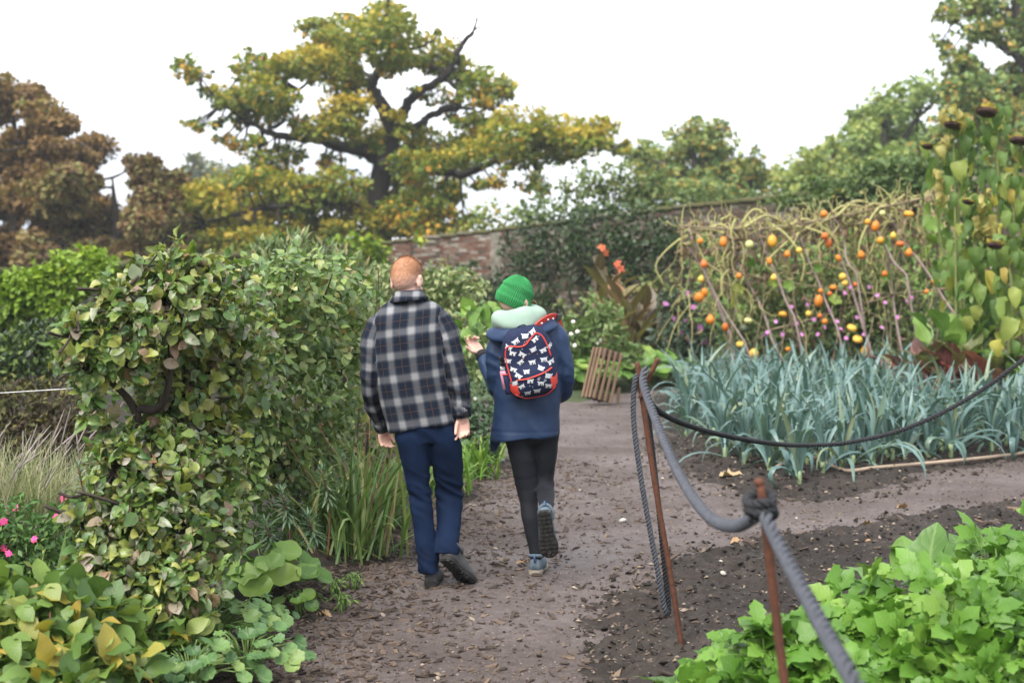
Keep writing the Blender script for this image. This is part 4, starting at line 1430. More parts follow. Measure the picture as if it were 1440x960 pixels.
M_BUTTON = plain_mat('button', (.012, .012, .014), .35)
for px, py in ((643, 566), (647, 581)):
    c_ = P_(px, py, -.052)
    V, F = tube([c_, c_ + np.array([0, -.006, 0])], [.006, .0055], 12)
    Geo().add(V, F).obj('button', M_BUTTON, shirt, mb)

# jeans
M_DENIM = plain_mat('dark_denim', (.0034, .0095, .0285), .8, (.0064, .0170, .048), 7, .35, 380, spec=.12, bdist=.002)
legL = [(556, 592, 596, 590, .01, .085), (554, 612, 601, 612, .01, .10), (560, 630, 604, 634, .015, .095), (566, 655, 605, 655, .02, .08), (572, 680, 605, 680, .03, .068), (576, 700, 607, 700, .03, .064), (579, 725, 609, 725, .015, .062), (583, 755, 612, 755, -.01, .058), (587, 782, 616, 782, -.03, .060), (589, 805, 620, 803, -.04, .066)]
legR = [(597, 590, 634, 587, .01, .085), (599, 612, 644, 608, .02, .10), (603, 634, 650, 632, .04, .095), (608, 655, 651, 655, .07, .085), (611, 680, 651, 680, .10, .072), (613, 695, 651, 695, .11, .066), (614, 715, 650, 715, .09, .064), (614, 738, 648, 738, .05, .06), (613, 757, 647, 757, .0, .060), (611, 776, 646, 777, -.04, .064)]
pel = [(553, 578, 636, 574, .012, .10), (551, 592, 641, 585, .012, .112), (554, 606, 645, 604, .015, .112), (560, 622, 648, 620, .02, .10)]
LL, LR, PL = sil(legL, YM), sil(legR, YM), sil(pel, YM)
g = Geo()
for q in (LL, LR):
    loft(g, q, 24, 2.15)
loft(g, shrink(PL, .93), 28, 2.3)
me = mods(g.mesh('work'), voxel=.0075, smooth=5)
kz, az = P_(0, 692)[2], P_(0, 785)[2]
def jean_fold(V):
    ridg = lambda q: .5 - 2 * np.abs(q)
    kn = np.exp(-((V[:, 2] - kz) / .11) ** 2)
    hem = np.exp(-((V[:, 2] - az) / .09) ** 2)
    th_ = np.exp(-((V[:, 2] - .93) / .10) ** 2)
    return .016 * (kn + 1.0 * hem) * ridg(an(V + .5 * V[:, [2, 2, 0]], 5, 5, 17, 2)) + .013 * th_ * ridg(an(V + .6 * V[:, [2, 2, 0]], 4, 4, 12, 5)) + .005 * ridg(an(V + .3 * V[:, [2, 2, 0]], 7, 7, 9, 4)) + .002 * an(V, 20, 20, 24)
wrinkle(me, jean_fold)
set_co(me, get_co(me) - mb)
jeans = link('jeans', me, M_DENIM, man)

# body
hc = P_(572.5, 396, .045)
hR = rotm(0, 0, math.radians(-24)) @ rotm(math.radians(-20), 0, 0) @ rotm(0, math.radians(-4), 0)
g = Geo()
head(g, hc, hR)
g.add(*capsule([P_(575, 432, .035), P_(575, 414, .03), P_(573, 395, .04)], [.050, .056, .055], 16))
loft(g, shrink(TR[3:-4], .82), 20, 2.3)
for sl in (slL, slR):
    P = spline(np.array(sl), 4)
    g.add(*capsule(P, np.linspace(.046, .030, len(P)), 12))
for q in (LL, LR):
    loft(g, shrink(q[2:-2], .76), 16, 2.1)
loft(g, shrink(PL, .78), 16, 2.2)
wl_, wr_ = np.array(slL[-1]), np.array(slR[-1])
hand(g, wr_ + np.array([0, 0, -.004]), (.02, -.06, -1), (.05, -1, .0), (-1, .15, 0), .185, (.5, .62, .72, .85), (.75, .30, .45))
hand(g, wl_ + np.array([.004, 0, -.004]), (.10, .05, -1), (.5, -.8, 0), (.8, .5, 0), .165, (.55, .6, .65, .7), (.7, .4, .4))
g.add(*capsule([wr_ + np.array([0, 0, .07]), wr_ + np.array([0, 0, -.03])], [.028, .026], 12))
g.add(*capsule([wl_ + np.array([-.01, -.02, .07]), wl_ + np.array([.003, 0, -.03])], [.028, .026], 12))
ftL0, ftL1 = P_(605, 815, -.03), P_(605, 812, .12)
g.add(*capsule([P_(603, 790, -.02), ftL0, ftL1], [.03, .026, .022], 10))
ftR0, ftR1 = P_(627, 778, -.06), P_(648, 800, .06)
g.add(*capsule([P_(629, 762, -.01), ftR0, ftR1], [.03, .024, .02], 10))
body = mods(g.mesh('work'), voxel=.0048, smooth=3, deci=.45)
set_co(body, get_co(body) - mb)
link('body', body, M_SKIN, man)
eyes(man, hc, hR, mb)

# cropped hair: a cap over the skull that thins out at nape, temples and round the ears
def hair_mat():
    m, nd, lk, b, out = mat_base('ginger_hair')
    a = nd.new('ShaderNodeAttribute')
    a.attribute_name = 't'
    tc = nd.new('ShaderNodeTexCoord')
    mp = nd.new('ShaderNodeMapping')
    mp.inputs['Scale'].default_value = (160, 160, 45)
    lk.new(tc.outputs['Object'], mp.inputs[0])
    st = noise_node(nd, lk, 1.0, 3, mp.outputs[0], .6)
    hair = mix_rgb(nd, lk, st, (.22, .085, .036), (.52, .26, .13))
    fac = math_node(nd, lk, 'ADD', a.outputs['Fac'], math_node(nd, lk, 'MULTIPLY', math_node(nd, lk, 'SUBTRACT', st, .5), .35))
    c = mix_rgb(nd, lk, fac, (.60, .36, .285), hair)
    lk.new(c, b.inputs['Base Color'])
    b.inputs['Roughness'].default_value = .6
    bp = nd.new('ShaderNodeBump')
    bp.inputs['Strength'].default_value = .8
    bp.inputs['Distance'].default_value = .003
    lk.new(st, bp.inputs['Height'])
    lk.new(bp.outputs[0], b.inputs['Normal'])
    return m
M_HAIR = hair_mat()
nu, nv = 128, 60
V, T, F = [], [], []
for i in range(nv + 1):
    for j in range(nu):
        az_ = 2 * PI * j / nu                      # 0 = forward
        back = .5 - .5 * math.cos(az_)
        side = abs(math.sin(az_)) ** 1.5
        low = math.radians(38) * (1 - back) + math.radians(-59) * back     # latitude of the hairline
        low += side * math.radians(2)
        lat_ = math.radians(90) + (low - math.radians(90)) * i / nv
        edge = np.clip((1 - i / nv) * 2.7 + .10 * mnoise.noise(Vector((math.cos(az_) * 5, math.sin(az_) * 5, i * .4))), 0, 1)
        d = np.array([math.cos(lat_) * math.sin(az_), math.cos(lat_) * math.cos(az_), math.sin(lat_)])
        # radius of the skull ellipsoids along d, plus hair length
        best = 0
        for c_, r_ in (((0, -.008, .030), (.076, .096, .088)), ((0, -.030, .010), (.072, .074, .078))):
            c_, r_ = np.array(c_) - np.array([0, -.015, .020]), np.array(r_)
            A = (d / r_) @ (d / r_)
            B = -2 * (c_ / r_) @ (d / r_)
            C = (c_ / r_) @ (c_ / r_) - 1
            best = max(best, (-B + math.sqrt(max(B * B - 4 * A * C, 0))) / (2 * A))
        top = max(0, d[2]) ** 1.2
        rr_ = best + .0015 + edge * (.004 + .012 * top) + .0015 * mnoise.noise(Vector(d * 30)) + .0022 * edge * mnoise.noise(Vector((d[0] * 120, d[1] * 120, d[2] * 40)))
        V.append(np.array([0, -.015, .020]) + d * rr_)
        T.append(np.clip(edge * 1.15 - .02, 0, 1))
F = [(i * nu + j, i * nu + (j + 1) % nu, (i + 1) * nu + (j + 1) % nu, (i + 1) * nu + j) for i in range(nv) for j in range(nu)]
hp, hn = np.array(V), np.array(T)
gH = np.random.default_rng(14)
ids = gH.choice(len(hp), 5200)
SV, SF, ST = [], [], []
for q, i in enumerate(ids):                             # cropped strands lying down and back over the cap
    if hn[i] < .22:
        continue
    p = hp[i] + gH.normal(0, .0015, 3)
    o = nrm(p - np.array([0, -.015, .02]))
    dn = nrm(np.array([0, -.5, -1.0]) - o * (o @ np.array([0, -.5, -1.0])) + gH.normal(0, .3, 3))
    L_ = gH.uniform(.006, .013) * (.5 + .6 * hn[i])
    sd = np.cross(o, dn) * .0011
    tip = p + dn * L_ + o * gH.uniform(.0015, .005)
    n_ = len(SV)
    SV += [p - sd, p + sd, tip]
    SF.append((n_, n_ + 1, n_ + 2))
    ST += [min(1, hn[i] * gH.uniform(.55, 1.3))] * 3
hs = link('hair_strands', new_mesh('hair_strands', np.array(SV) @ hR.T + hc - mb, SF, np.array(ST)), M_HAIR, None, 'stuff')
hair_o = link('hair', new_mesh('hair', np.array(V) @ hR.T + hc - mb, np.array(F), np.array(T)), M_HAIR, man)
hs.parent = hair_o

M_BOOT = plain_mat('grey_suede', (.060, .060, .062), .8, (.10, .10, .10), 26, .3, 200)
M_BLACK = plain_mat('black_rubber', (.012, .012, .012), .7, (.03, .028, .025), 30, .3, 120)
M_LACE = plain_mat('lace', (.05, .05, .05), .8, (.12, .12, .11), 60)
M_REDTAB = plain_mat('rust_red_trim', (.35, .06, .03), .6)
shoe(man, mb, P_(606, 825, -.06) * np.array([1, 1, 0]) + np.array([0, 0, .012]), (.03, 1, 0), (0, 0, 1), .30, M_BOOT, M_BLACK, M_BLACK, M_LACE, 1.12)
shoe(man, mb, P_(625, 786, -.10), (.47, .62, -.63), (.25, .55, .72), .29, M_BOOT, M_BLACK, M_BLACK, M_LACE, 1.12)

# ---------------------------------------------------------------- the woman
YW = 8.08
W_ = lambda px, py, dy=0.0: at(px, py, YW + dy)
wb = np.array(W_(754, 808))
wb[2] = 0
woman = thing('person', 'woman in green knitted hat, navy parka and black leggings, one foot lifted mid-step', 'person', wb)
def nylon_mat():
    m = plain_mat('navy_nylon', (.0105, .027, .072), .55, (.0135, .034, .087), 5, .25, 500, spec=.35, bdist=.001)
    return m
M_PARKA = nylon_mat()
wt = [(712, 447, 752, 444, .02, .06), (704, 453, 764, 448, .01, .08), (698, 463, 780, 455, 0, .095), (695, 478, 790, 466, 0, .11), (694, 500, 792, 486, 0, .115), (695, 530, 790, 520, .0, .12), (694, 560, 789, 552, .0, .12), (693, 590, 788, 583, .0, .13), (691, 608, 788, 601, 0, .135), (690, 620, 787, 611, 0, .138)]
WT = sil(wt, YW)
saL = [W_(706, 474), W_(698, 492, -.01), W_(696, 522, -.0), W_(700, 548, .03), W_(693, 532, .14), W_(683, 512, .24), W_(678, 499, .29)]
saR = [W_(777, 464), W_(786, 478, -.01), W_(793, 502, -.01), W_(795, 530, .0), W_(794, 552, .07), W_(783, 556, .20), W_(772, 556, .27)]
rwL = [.052, .056, .052, .049, .046, .043, .036]
rwR = [.052, .058, .054, .050, .047, .043, .040]
g = Geo()
loft(g, WT, 30, 2.3)
for sl, rr in ((saL, rwL), (saR, rwR)):
    P = spline(np.array(sl), 5)
    r = np.interp(np.linspace(0, 6, len(P)), range(7), rr)
    g.add(*tube(P, r, 18))
    g.add(*ellipsoid(P[0], (rr[0],) * 3))
me = mods(g.mesh('work'), voxel=.0075, smooth=6)
axL, axR = spline(np.array(saL), 5), spline(np.array(saR), 5)
def parka_fold(V):
    dl = np.min(np.linalg.norm(V[:, None] - axL[None, 6:], axis=2), 1)
    dr = np.min(np.linalg.norm(V[:, None] - axR[None, 6:], axis=2), 1)
    arm = np.clip(1.6 - np.minimum(dl, dr) / .055, 0, 1)
    ridg = lambda q: .5 - 2 * np.abs(q)
    d = .013 * arm * ridg(an(V + .4 * V[:, [2, 2, 0]], 6, 6, 13, 4)) + .009 * (1 - arm) * ridg(an(V + .3 * V[:, [2, 2, 0]], 5, 5, 3.5, 6)) + .004 * an(V, 13, 13, 10) + .0015 * an(V, 30, 30, 30)
    hemz = WT[-1][0][2] + .045
    d += .002 * np.exp(-((V[:, 2] - hemz) / .008) ** 2) * -1
    return d
wrinkle(me, parka_fold)
set_co(me, get_co(me) - wb)
parka = link('parka', me, M_PARKA, woman)
# front flap that swings out below the hem on the left
fl = np.array([W_(691, 600, .06), W_(689, 618, .08), W_(690, 634, .10), W_(697, 634, .13), W_(706, 618, .13), W_(712, 600, .12)])
V = np.concatenate([fl, fl + np.array([.002, .010, 0])])
F = [(0, 1, 4, 5), (1, 2, 3, 4), (6, 11, 10, 7), (7, 10, 9, 8)] + [(i, (i + 1) % 6 , 6 + (i + 1) % 6, 6 + i) for i in range(6)]
Geo().add(V, F).obj('front_flap', M_PARKA, parka, wb, False)
M_DARK = plain_mat('black_lining', (.010, .011, .016), .8)
for sl, rr in ((saL, rwL), (saR, rwR)):
    e, d = np.array(sl[-1]), nrm(np.array(sl[-1]) - np.array(sl[-2]))
    V, F = tube(np.array([e - d * .03, e - d * .028, e + d * .012, e + d * .013]), [rr[-1] - .01, rr[-1] + .004, rr[-1] + .003, .022], 18, False)
    Geo().add(V, F).obj('cuff', M_DARK, parka, wb)

# leggings
M_LEG = plain_mat('black_leggings', (.008, .009, .013), .75, (.013, .014, .019), 5, .2, 400, spec=.25, bdist=.001)
w1 = [(704, 590, 748, 588, 0, .10), (708, 612, 750, 612, 0, .095), (714, 635, 752, 638, .01, .085), (720, 660, 755, 662, .02, .075), (725, 685, 757, 687, .025, .062), (730, 705, 757, 706, .015, .054), (733, 725, 758, 726, -.005, .054), (738, 750, 759, 750, -.02, .046), (743, 770, 761, 770, -.025, .038), (745, 786, 762, 786, -.03, .036)]
w2 = [(742, 588, 785, 584, 0, .10), (746, 612, 786, 608, .01, .095), (750, 635, 784, 634, .03, .085), (753, 655, 781, 655, .05, .072), (754, 672, 779, 672, .06, .06), (754, 684, 780, 684, .03, .062), (754, 694, 781, 694, -.08, .062), (756, 706, 780, 706, -.20, .055), (759, 716, 778, 716, -.30, .042), (761, 722, 776, 724, -.35, .034)]
wp = [(703, 575, 784, 572, 0, .10), (703, 592, 786, 588, 0, .11), (706, 610, 787, 606, 0, .108), (711, 624, 786, 620, .01, .095)]
L1, L2, WP = sil(w1, YW), sil(w2, YW), sil(wp, YW)
g = Geo()
for q in (L1, L2):
    loft(g, q, 22, 2.1)
loft(g, WP, 24, 2.2)
me = mods(g.mesh('work'), voxel=.007, smooth=6)
wrinkle(me, lambda V: .0035 * an(V, 9, 9, 16) + .004 * np.exp(-((V[:, 2] - .52) / .09) ** 2) * an(V, 8, 8, 40, 3))
set_co(me, get_co(me) - wb)
link('leggings', me, M_LEG, woman)

whc = W_(724, 424, .04)
whR = rotm(0, 0, math.radians(-38)) @ rotm(math.radians(-14), 0, 0) @ rotm(0, math.radians(10), 0)
g = Geo()
head(g, whc, whR)
g.add(*capsule([W_(730, 452, 0), W_(729, 438, .01), W_(726, 424, .03)], [.055, .05, .048], 14))
loft(g, shrink(WT[4:-4], .82), 18, 2.2)
for sl in (saL, saR):
    P = spline(np.array(sl), 4)
    g.add(*capsule(P, np.linspace(.038, .026, len(P)), 10))
for q in (L1, L2):
    loft(g, shrink(q[2:-1], .74), 14, 2.1)
loft(g, shrink(WP, .8), 14, 2.2)
wl2 = np.array(saL[-1])
hand(g, wl2 + np.array([-.004, .0, .008]), (-.55, .25, .62), (.35, -.72, .4), (-.45, -.1, -.6), .168, (.35, .55, .75, .9), (.55, .9, .15))
hand(g, np.array(saR[-1]), (-1, .3, -.1), (0, .3, -1), (0, .8, .3), .165, (.5, .5, .5, .5))
wfa = W_(754, 792, -.03)
g.add(*capsule([wfa, W_(754, 800, -.02), W_(755, 802, .1)], [.034, .03, .024], 10))
wfb = W_(768, 722, -.37)
g.add(*capsule([wfb, W_(768, 735, -.38), W_(773, 775, -.34)], [.022, .022, .02], 10))
body = mods(g.mesh('work'), voxel=.0048, smooth=3, deci=.45)
set_co(body, get_co(body) - wb)
link('body', body, M_SKIN, woman)
eyes(woman, whc, whR, wb)

# knitted hat: ribs are real ridges
M_KNIT = plain_mat('green_knit', (.034, .205, .068), .95, (.050, .26, .09), 90, .3, 300, spec=.1)
def beanie():
    nu, nv = 240, 40
    V = []
    for i in range(nv + 1):
        k = i / nv
        lat_ = math.radians(90) - math.radians(90 + 33) * k
        for j in range(nu):
            a = 2 * PI * j / nu
            r = .094 + .006 * math.cos(a)
            z = math.sin(lat_)
            brim = 1 if k > .72 else 0
            rib = .0034 * math.cos(2 * PI * j / 5) * min(1, 6 * math.cos(lat_)) if lat_ < 1.5 else 0
            fold = .004 * math.exp(-((k - .60 - .03 * math.sin(a + 1)) / .03) ** 2) * -1 + .0045 * math.exp(-((k - .48 - .03 * math.sin(a * 2)) / .05) ** 2)
            rad = r * math.cos(lat_) ** .9 if lat_ > 0 else r * (1 - .10 * (lat_ / .5) ** 2)
            rad += rib + fold * math.cos(lat_) + (.006 * brim * math.sin(min(1, (k - .72) / .05) * PI / 2) if brim else 0)
            V.append((rad * math.sin(a), rad * math.cos(a) * 1.10, .012 + (.128 if z > 0 else .100) * z))
    for j in range(nu):                              # turn the edge in
        x, y, z = V[nv * nu + j]
        V.append((x * .9, y * .9, z + .004))
    F = [(i * nu + j, i * nu + (j + 1) % nu, (i + 1) * nu + (j + 1) % nu, (i + 1) * nu + j) for i in range(nv + 1) for j in range(nu)]
    return np.array(V), np.array(F)
V, F = beanie()
hatR = rotm(0, math.radians(14), 0) @ whR
link('knitted_hat', new_mesh('knitted_hat', V @ (rotm(math.radians(6), math.radians(8), 0) @ whR).T + W_(721, 420, .03) - wb, F), M_KNIT, woman)
M_WHAIR = plain_mat('light_brown_hair', (.20, .11, .055), .6, (.32, .20, .11), 40, .5, 200, stretch=(1, 1, .2))
g = Geo()
for i in range(7):
    p = W_(747 + i * .6, 424 + i * .8, .06 + i * .01)
    g.add(*tube(spline(np.array([p, p + np.array([.02, .0, .004 - .003 * i]), p + np.array([.034, -.01, -.02 - .004 * i])]), 4), np.linspace(.006, .002, 9), 5))
g.obj('hair', M_WHAIR, woman, wb, kind='stuff')

# the pale hood and the parka's own collar-hood round the neck
M_MINT = plain_mat('mint_fleece', (.25, .345, .285), .95, (.30, .395, .33), 10, .3, 60, spec=.1)
def roll_collar(name, mat, c, A, B, rad, flat, up, fold, seed, parent):
    a = np.linspace(0, 2 * PI, 49)[:-1]
    V = []
    n = 16
    for i, x in enumerate(a):
        p = c + math.cos(x) * A + math.sin(x) * B
        out = nrm(math.cos(x) * A + math.sin(x) * B)
        back = max(0, -math.sin(x))
        r0 = rad * (1 + .35 * back)
        for k in range(n):
            t = 2 * PI * k / n
            q = p + out * r0 * math.cos(t) + up * (r0 * flat * math.sin(t)) - up * back * r0 * fold * max(0, math.cos(t))
            w = 1 + .16 * mnoise.noise(Vector(q) * 9 + Vector((seed, 0, 0))) + .07 * math.sin(x * 3 + 4 * math.sin(t) + seed) + .05 * mnoise.noise(Vector(q) * 34)
            V.append(p + (q - p) * w)
    m = len(a)
    F = [(i * n + k, i * n + (k + 1) % n, ((i + 1) % m) * n + (k + 1) % n, ((i + 1) % m) * n + k) for i in range(m) for k in range(n)]
    me = mods(new_mesh('work', np.array(V) - wb, np.array(F)), subd=1)
    return link(name, me, mat, parent)
upw = nrm(np.array([-.14, -.1, 1]))
roll_collar('hoodie_hood', M_MINT, W_(729, 446, -.005), np.array([.105, 0, .012]), np.array([0, .095, .012]), .052, 1.0, upw, .35, 1.0, woman)
roll_collar('parka_hood', M_PARKA, W_(733, 460, -.015), np.array([.140, 0, .024]), np.array([0, .110, .012]), .060, .52, upw, .45, 4.0, woman)
V = np.array([W_(772, 443, -.0), W_(790, 443, .0), W_(786, 452, -.01), W_(770, 449, -.06), W_(775, 440, .07), W_(792, 441, .07), W_(788, 450, .07), W_(774, 447, .07)])
Geo().add(V, [(0, 1, 2, 3), (4, 7, 6, 5), (0, 4, 5, 1), (1, 5, 6, 2), (2, 6, 7, 3), (3, 7, 4, 0)]).obj('hood_edge', M_DARK, woman, wb, False)

M_BLUEBOOT = plain_mat('blue_grey_suede', (.075, .105, .135), .75, (.11, .145, .175), 22, .3, 200)
M_SOLEB = plain_mat('beige_sole', (.34, .29, .23), .8, (.25, .21, .16), 20, .2, 90)
M_BLUETAB = plain_mat('blue_trim', (.05, .11, .22), .6)
shoe(woman, wb, W_(752, 807, -.07) * np.array([1, 1, 0]) + np.array([0, 0, .014]), (.14, 1, 0), (0, 0, 1), .265, M_BLUEBOOT, M_SOLEB, M_BLACK, M_LACE, 1.1, M_BLUETAB)
shoe(woman, wb, W_(764.5, 720, -.42), (.13, .24, -.95), (.08, .95, .26), .275, M_BLUEBOOT, M_BLACK, M_BLACK, M_LACE, 1.1, M_BLUETAB)

# ---------------------------------------------------------------- backpack
bc = W_(744, 508, -.20)
bR = rotm(0, 0, math.radians(3)) @ rotm(0, math.radians(-11), 0) @ rotm(math.radians(7), 0, 0)
pack = thing('backpack', 'navy backpack with white animal print and red piping worn on the woman\'s back', 'backpack', bc)
M_PACK = plain_mat('navy_canvas', (.012, .018, .050), .75, (.016, .023, .060), 8, .3, 400, spec=.2, bdist=.0015)
M_REDP = plain_mat('red_trim', (.55, .045, .030), .55, (.62, .06, .04), 20)
M_WHITE = plain_mat('white_print', (.55, .56, .58), .7, (.46, .47, .49), 50)
M_DOT = plain_mat('orange_print', (.55, .22, .10), .7)
M_STAR = plain_mat('grey_print', (.30, .33, .35), .7)
bw, bh, bd, ex_ = .145, .200, .088, 4.2
def half(x, z):
    w = bw * (1 - .22 * np.clip(z / bh, 0, 1) ** 2)
    k = np.clip(1 - np.abs(x / w) ** ex_ - np.abs(z / bh) ** 4.2, 0, 1)
    return bd * k ** (1 / 2.6)
def on(x, z, lift=0.0):
    """point on the outer face of the pack"""
    low = .030 * np.exp(-((z + .10) / .085) ** 4) * np.exp(-(x / .115) ** 4)      # the front pocket bulges
    y = -(half(x, z) + low + lift)
    V = np.stack(np.broadcast_arrays(x, y, z), -1)
    return V @ bR.T
n1, n2_ = 44, 56
xs, zs = np.sin(np.linspace(-PI / 2, PI / 2, n1)), np.sin(np.linspace(-PI / 2, PI / 2, n2_))
Z_, X_ = np.meshgrid(zs * bh, xs, indexing='ij')
Xw = X_ * bw * (1 - .22 * np.clip(Z_ / bh, 0, 1) ** 2) * np.clip(1 - np.abs(Z_ / bh) ** 4.2, 0, 1) ** (1 / ex_)
front = on(Xw, Z_ * .999)
back_ = np.stack([Xw, half(Xw, Z_) * .55, Z_ * .999], -1) @ bR.T
V = np.concatenate([front.reshape(-1, 3), back_.reshape(-1, 3)])
i = (np.arange(n2_ - 1)[:, None] * n1 + np.arange(n1 - 1)[None]).ravel()
F = [(a, a + 1, a + 1 + n1, a + n1) for a in i] + [(a + n1 * n2_, a + n1 + n1 * n2_, a + 1 + n1 + n1 * n2_, a + 1 + n1 * n2_) for a in i]
V = V + .0025 * fnoise(V * 22)[:, None]
link('bag', new_mesh('bag', V, F), M_PACK, pack)
def pipe(name, pts, r=.0042, lift=.002):
    P = spline(np.array(pts, float), 6)
    V, F = tube(on(P[:, 0], P[:, 1], lift), r, 7)
    link(name, new_mesh(name, V, F), M_REDP, pack)
pipe('piping', [(-.118, -.085), (-.126, .01), (-.122, .085), (-.098, .118), (-.05, .108), (-.010, .110), (.03, .142), (.062, .160), (.092, .140), (.112, .08), (.120, .02)])
pipe('piping', [(-.088, -.068), (-.04, -.070), (.02, -.063), (.075, -.052), (.112, -.040)])
pipe('piping', [(-.112, -.150), (-.06, -.186), (.0, -.194), (.06, -.186), (.115, -.150)], .0034)
def patch(name, poly, mat, lift=.0016, nsub=4):
    """flat print laid on the curved cloth: polygon of local x,z points, cut into small cells"""
    poly = np.array(poly, float)
    c = poly.mean(0)
    m = len(poly)
    V, F = [c], []
    for r in range(1, nsub + 1):
        V += list(c + (poly - c) * r / nsub)
    for j in range(m):
        k = (j + 1) % m
        F.append((0, 1 + j, 1 + k))
        for r in range(nsub - 1):
            F.append((1 + r * m + j, 1 + (r + 1) * m + j, 1 + (r + 1) * m + k, 1 + r * m + k))
    V = np.array(V)
    o = link(name, new_mesh(name, on(V[:, 0], V[:, 1], lift), F), mat, pack)
    return o
for s in (-1, 1):
    patch('corner_patch', [(s * .138, -.060 - .02), (s * .095, -.085), (s * .085, -.150), (s * .112, -.160), (s * .132, -.135)][::(1 if s > 0 else -1)], M_REDP, .003)
BEAST = [(-.50, .10), (-.62, .22), (-.60, .36), (-.48, .38), (-.40, .30), (-.20, .30), (.10, .33), (.35, .30), (.55, .42), (.60, .36), (.48, .16), (.46, -.05), (.50, -.36), (.36, -.36), (.32, -.08), (.22, -.06), (.20, -.36), (.08, -.36), (.08, -.04), (-.14, -.04), (-.16, -.36), (-.28, -.36), (-.28, -.06), (-.34, -.08), (-.38, -.36), (-.48, -.36), (-.46, -.05)]
def beast(x, z, s, rot, flip):
    B = np.array(BEAST) * s
    if flip:
        B[:, 0] *= -1
    ca, sa = math.cos(rot), math.sin(rot)
    B = np.stack([B[:, 0] * ca - B[:, 1] * sa + x, B[:, 0] * sa + B[:, 1] * ca + z], -1)
    # triangulate by body strip and legs: fan pieces stay inside because every leg meets the belly
    me = bpy.data.meshes.new('animal_print')
    import bmesh
    bm = bmesh.new()
    vs = [bm.verts.new((p[0], p[1], 0)) for p in B]
    f = bm.faces.new(vs)
    bmesh.ops.triangulate(bm, faces=[f])
    bmesh.ops.subdivide_edges(bm, edges=bm.edges[:], cuts=1, use_grid_fill=True)
    bmesh.ops.triangulate(bm, faces=bm.faces[:])
    for v in bm.verts:
        p = on(np.float64(v.co.x), np.float64(v.co.y), .0030)
        v.co = p
    bm.to_mesh(me)
    bm.free()
    link('animal_print', me, M_WHITE, pack)
gB = np.random.default_rng(8)
beasts = [(-.085, .078), (-.035, .062), (.030, .078), (.083, .062), (-.050, .022), (.012, .010), (.078, .012), (-.098, -.010), (-.030, -.032), (.052, -.028), (-.078, -.046), (-.02, -.085), (.036, -.110), (-.070, -.108), (.085, -.078), (-.105, -.085), (.008, -.150), (.075, -.135), (-.045, -.152), (.115, -.010), (-.118, .04), (.050, .130), (.0, .158), (-.055, .138), (.125, .075), (.045, .172), (-.10, .112)]
for x, z in beasts:
    if abs(x) < .128:
        beast(x, z, .033 + gB.uniform(-.003, .004), gB.normal(0, .3), gB.random() < .5)
for k in range(34):
    x, z = gB.uniform(-.12, .12), gB.uniform(-.17, .15)
    if min(math.hypot(x - a, z - b_) for a, b_ in beasts) > .021:
        a = np.linspace(0, 2 * PI, 6, endpoint=False)
        patch('dot_print', np.stack([x + .0032 * np.cos(a), z + .0032 * np.sin(a)], -1), (M_DOT, M_STAR)[k % 2], .002, 1)
for x, z in ((.028, -.082), (.062, -.098)):
    a = np.linspace(0, 2 * PI, 10, endpoint=False)
    r = np.where(np.arange(10) % 2, .005, .011)
    patch('star_print', np.stack([x + r * np.sin(a), z + r * np.cos(a)], -1), M_STAR, .0022, 1)
# shoulder straps, grab loop, side pocket, buckle
def ribbon(name, pts, w, side, mat, parent, base, t=.006):
    P = spline(np.array(pts), 6)
    T_ = nrm(np.gradient(P, axis=0))
    S = nrm(np.asarray(side, float) - T_ * (T_ @ np.asarray(side, float))[:, None])
    N = np.cross(T_, S)
    V = np.concatenate([P + S * w / 2 + N * t, P - S * w / 2 + N * t, P - S * w / 2 - N * t * 0, P + S * w / 2 - N * t * 0])
    n = len(P)
    F = [(k * n + i, k * n + i + 1, ((k + 1) % 4) * n + i + 1, ((k + 1) % 4) * n + i) for k in range(4) for i in range(n - 1)] + [(0, n, 2 * n, 3 * n), (n - 1, 4 * n - 1, 3 * n - 1, 2 * n - 1)]
    return link(name, new_mesh(name, V - base, F, smooth=False), mat, parent)
st = ribbon('strap', [W_(754, 462, -.17), W_(764, 453, -.13), W_(775, 447.5, -.06), W_(784, 449, .03), W_(788, 462, .12), W_(790, 490, .14), W_(789, 530, .06)], .052, (-.35, -.2, -.75), M_REDP, pack, bc)
for px, py, dy in ((762, 455, -.150), (771, 450, -.10), (778, 448.5, -.058)):
    V, F = ellipsoid(W_(px, py - .5, dy - .012) - bc, (.006, .006, .006), None, 10, 6)
    link('dot_print', new_mesh('dot_print', V, F), M_WHITE, st)
ribbon('strap', [W_(722, 470, -.15), W_(706, 466, -.10), W_(698, 464, -.02), W_(694, 474, .10), W_(694, 505, .14), W_(700, 540, .02)], .05, (.4, 0, -.8), M_REDP, pack, bc)
ribbon('grab_loop', [W_(726, 466, -.17), W_(728, 459, -.175), W_(738, 456, -.175), W_(742, 463, -.17)], .018, (0, -1, 0), M_PACK, pack, bc)
pk = np.array([(-.150, -.005), (-.150, -.13)])
V, F = [], []
g = Geo()
cA = np.array([-.140, -.012, 0])
loft(g, [(np.array([-.143 + .01 * k, -.01, -.150 + .115 * k]), np.array([.020 + .012 * k, 0, 0]), np.array([0, .042 + .006 * k, 0])) for k in (0, .15, .5, 1)], 18, 2.4)
me = g.mesh('side_pocket')
set_co(me, get_co(me) @ bR.T)
link('side_pocket', me, M_PACK, pack)
V, F = tube(np.array([(-.133 + .032 * math.cos(a), -.01 + .049 * math.sin(a), -.036) for a in np.linspace(0, 2 * PI, 20)]) @ bR.T, .004, 6, False)
link('pocket_trim', new_mesh('pocket_trim', V, F), M_REDP, pack)
g = Geo()
for z, w in ((.050, .028), (.020, .032)):
    V, F = bevel_box((-.148, -.028, z), (.024, .034, .022), rotm(0, .1, .3), .003)
    g.add(V @ bR.T, F)
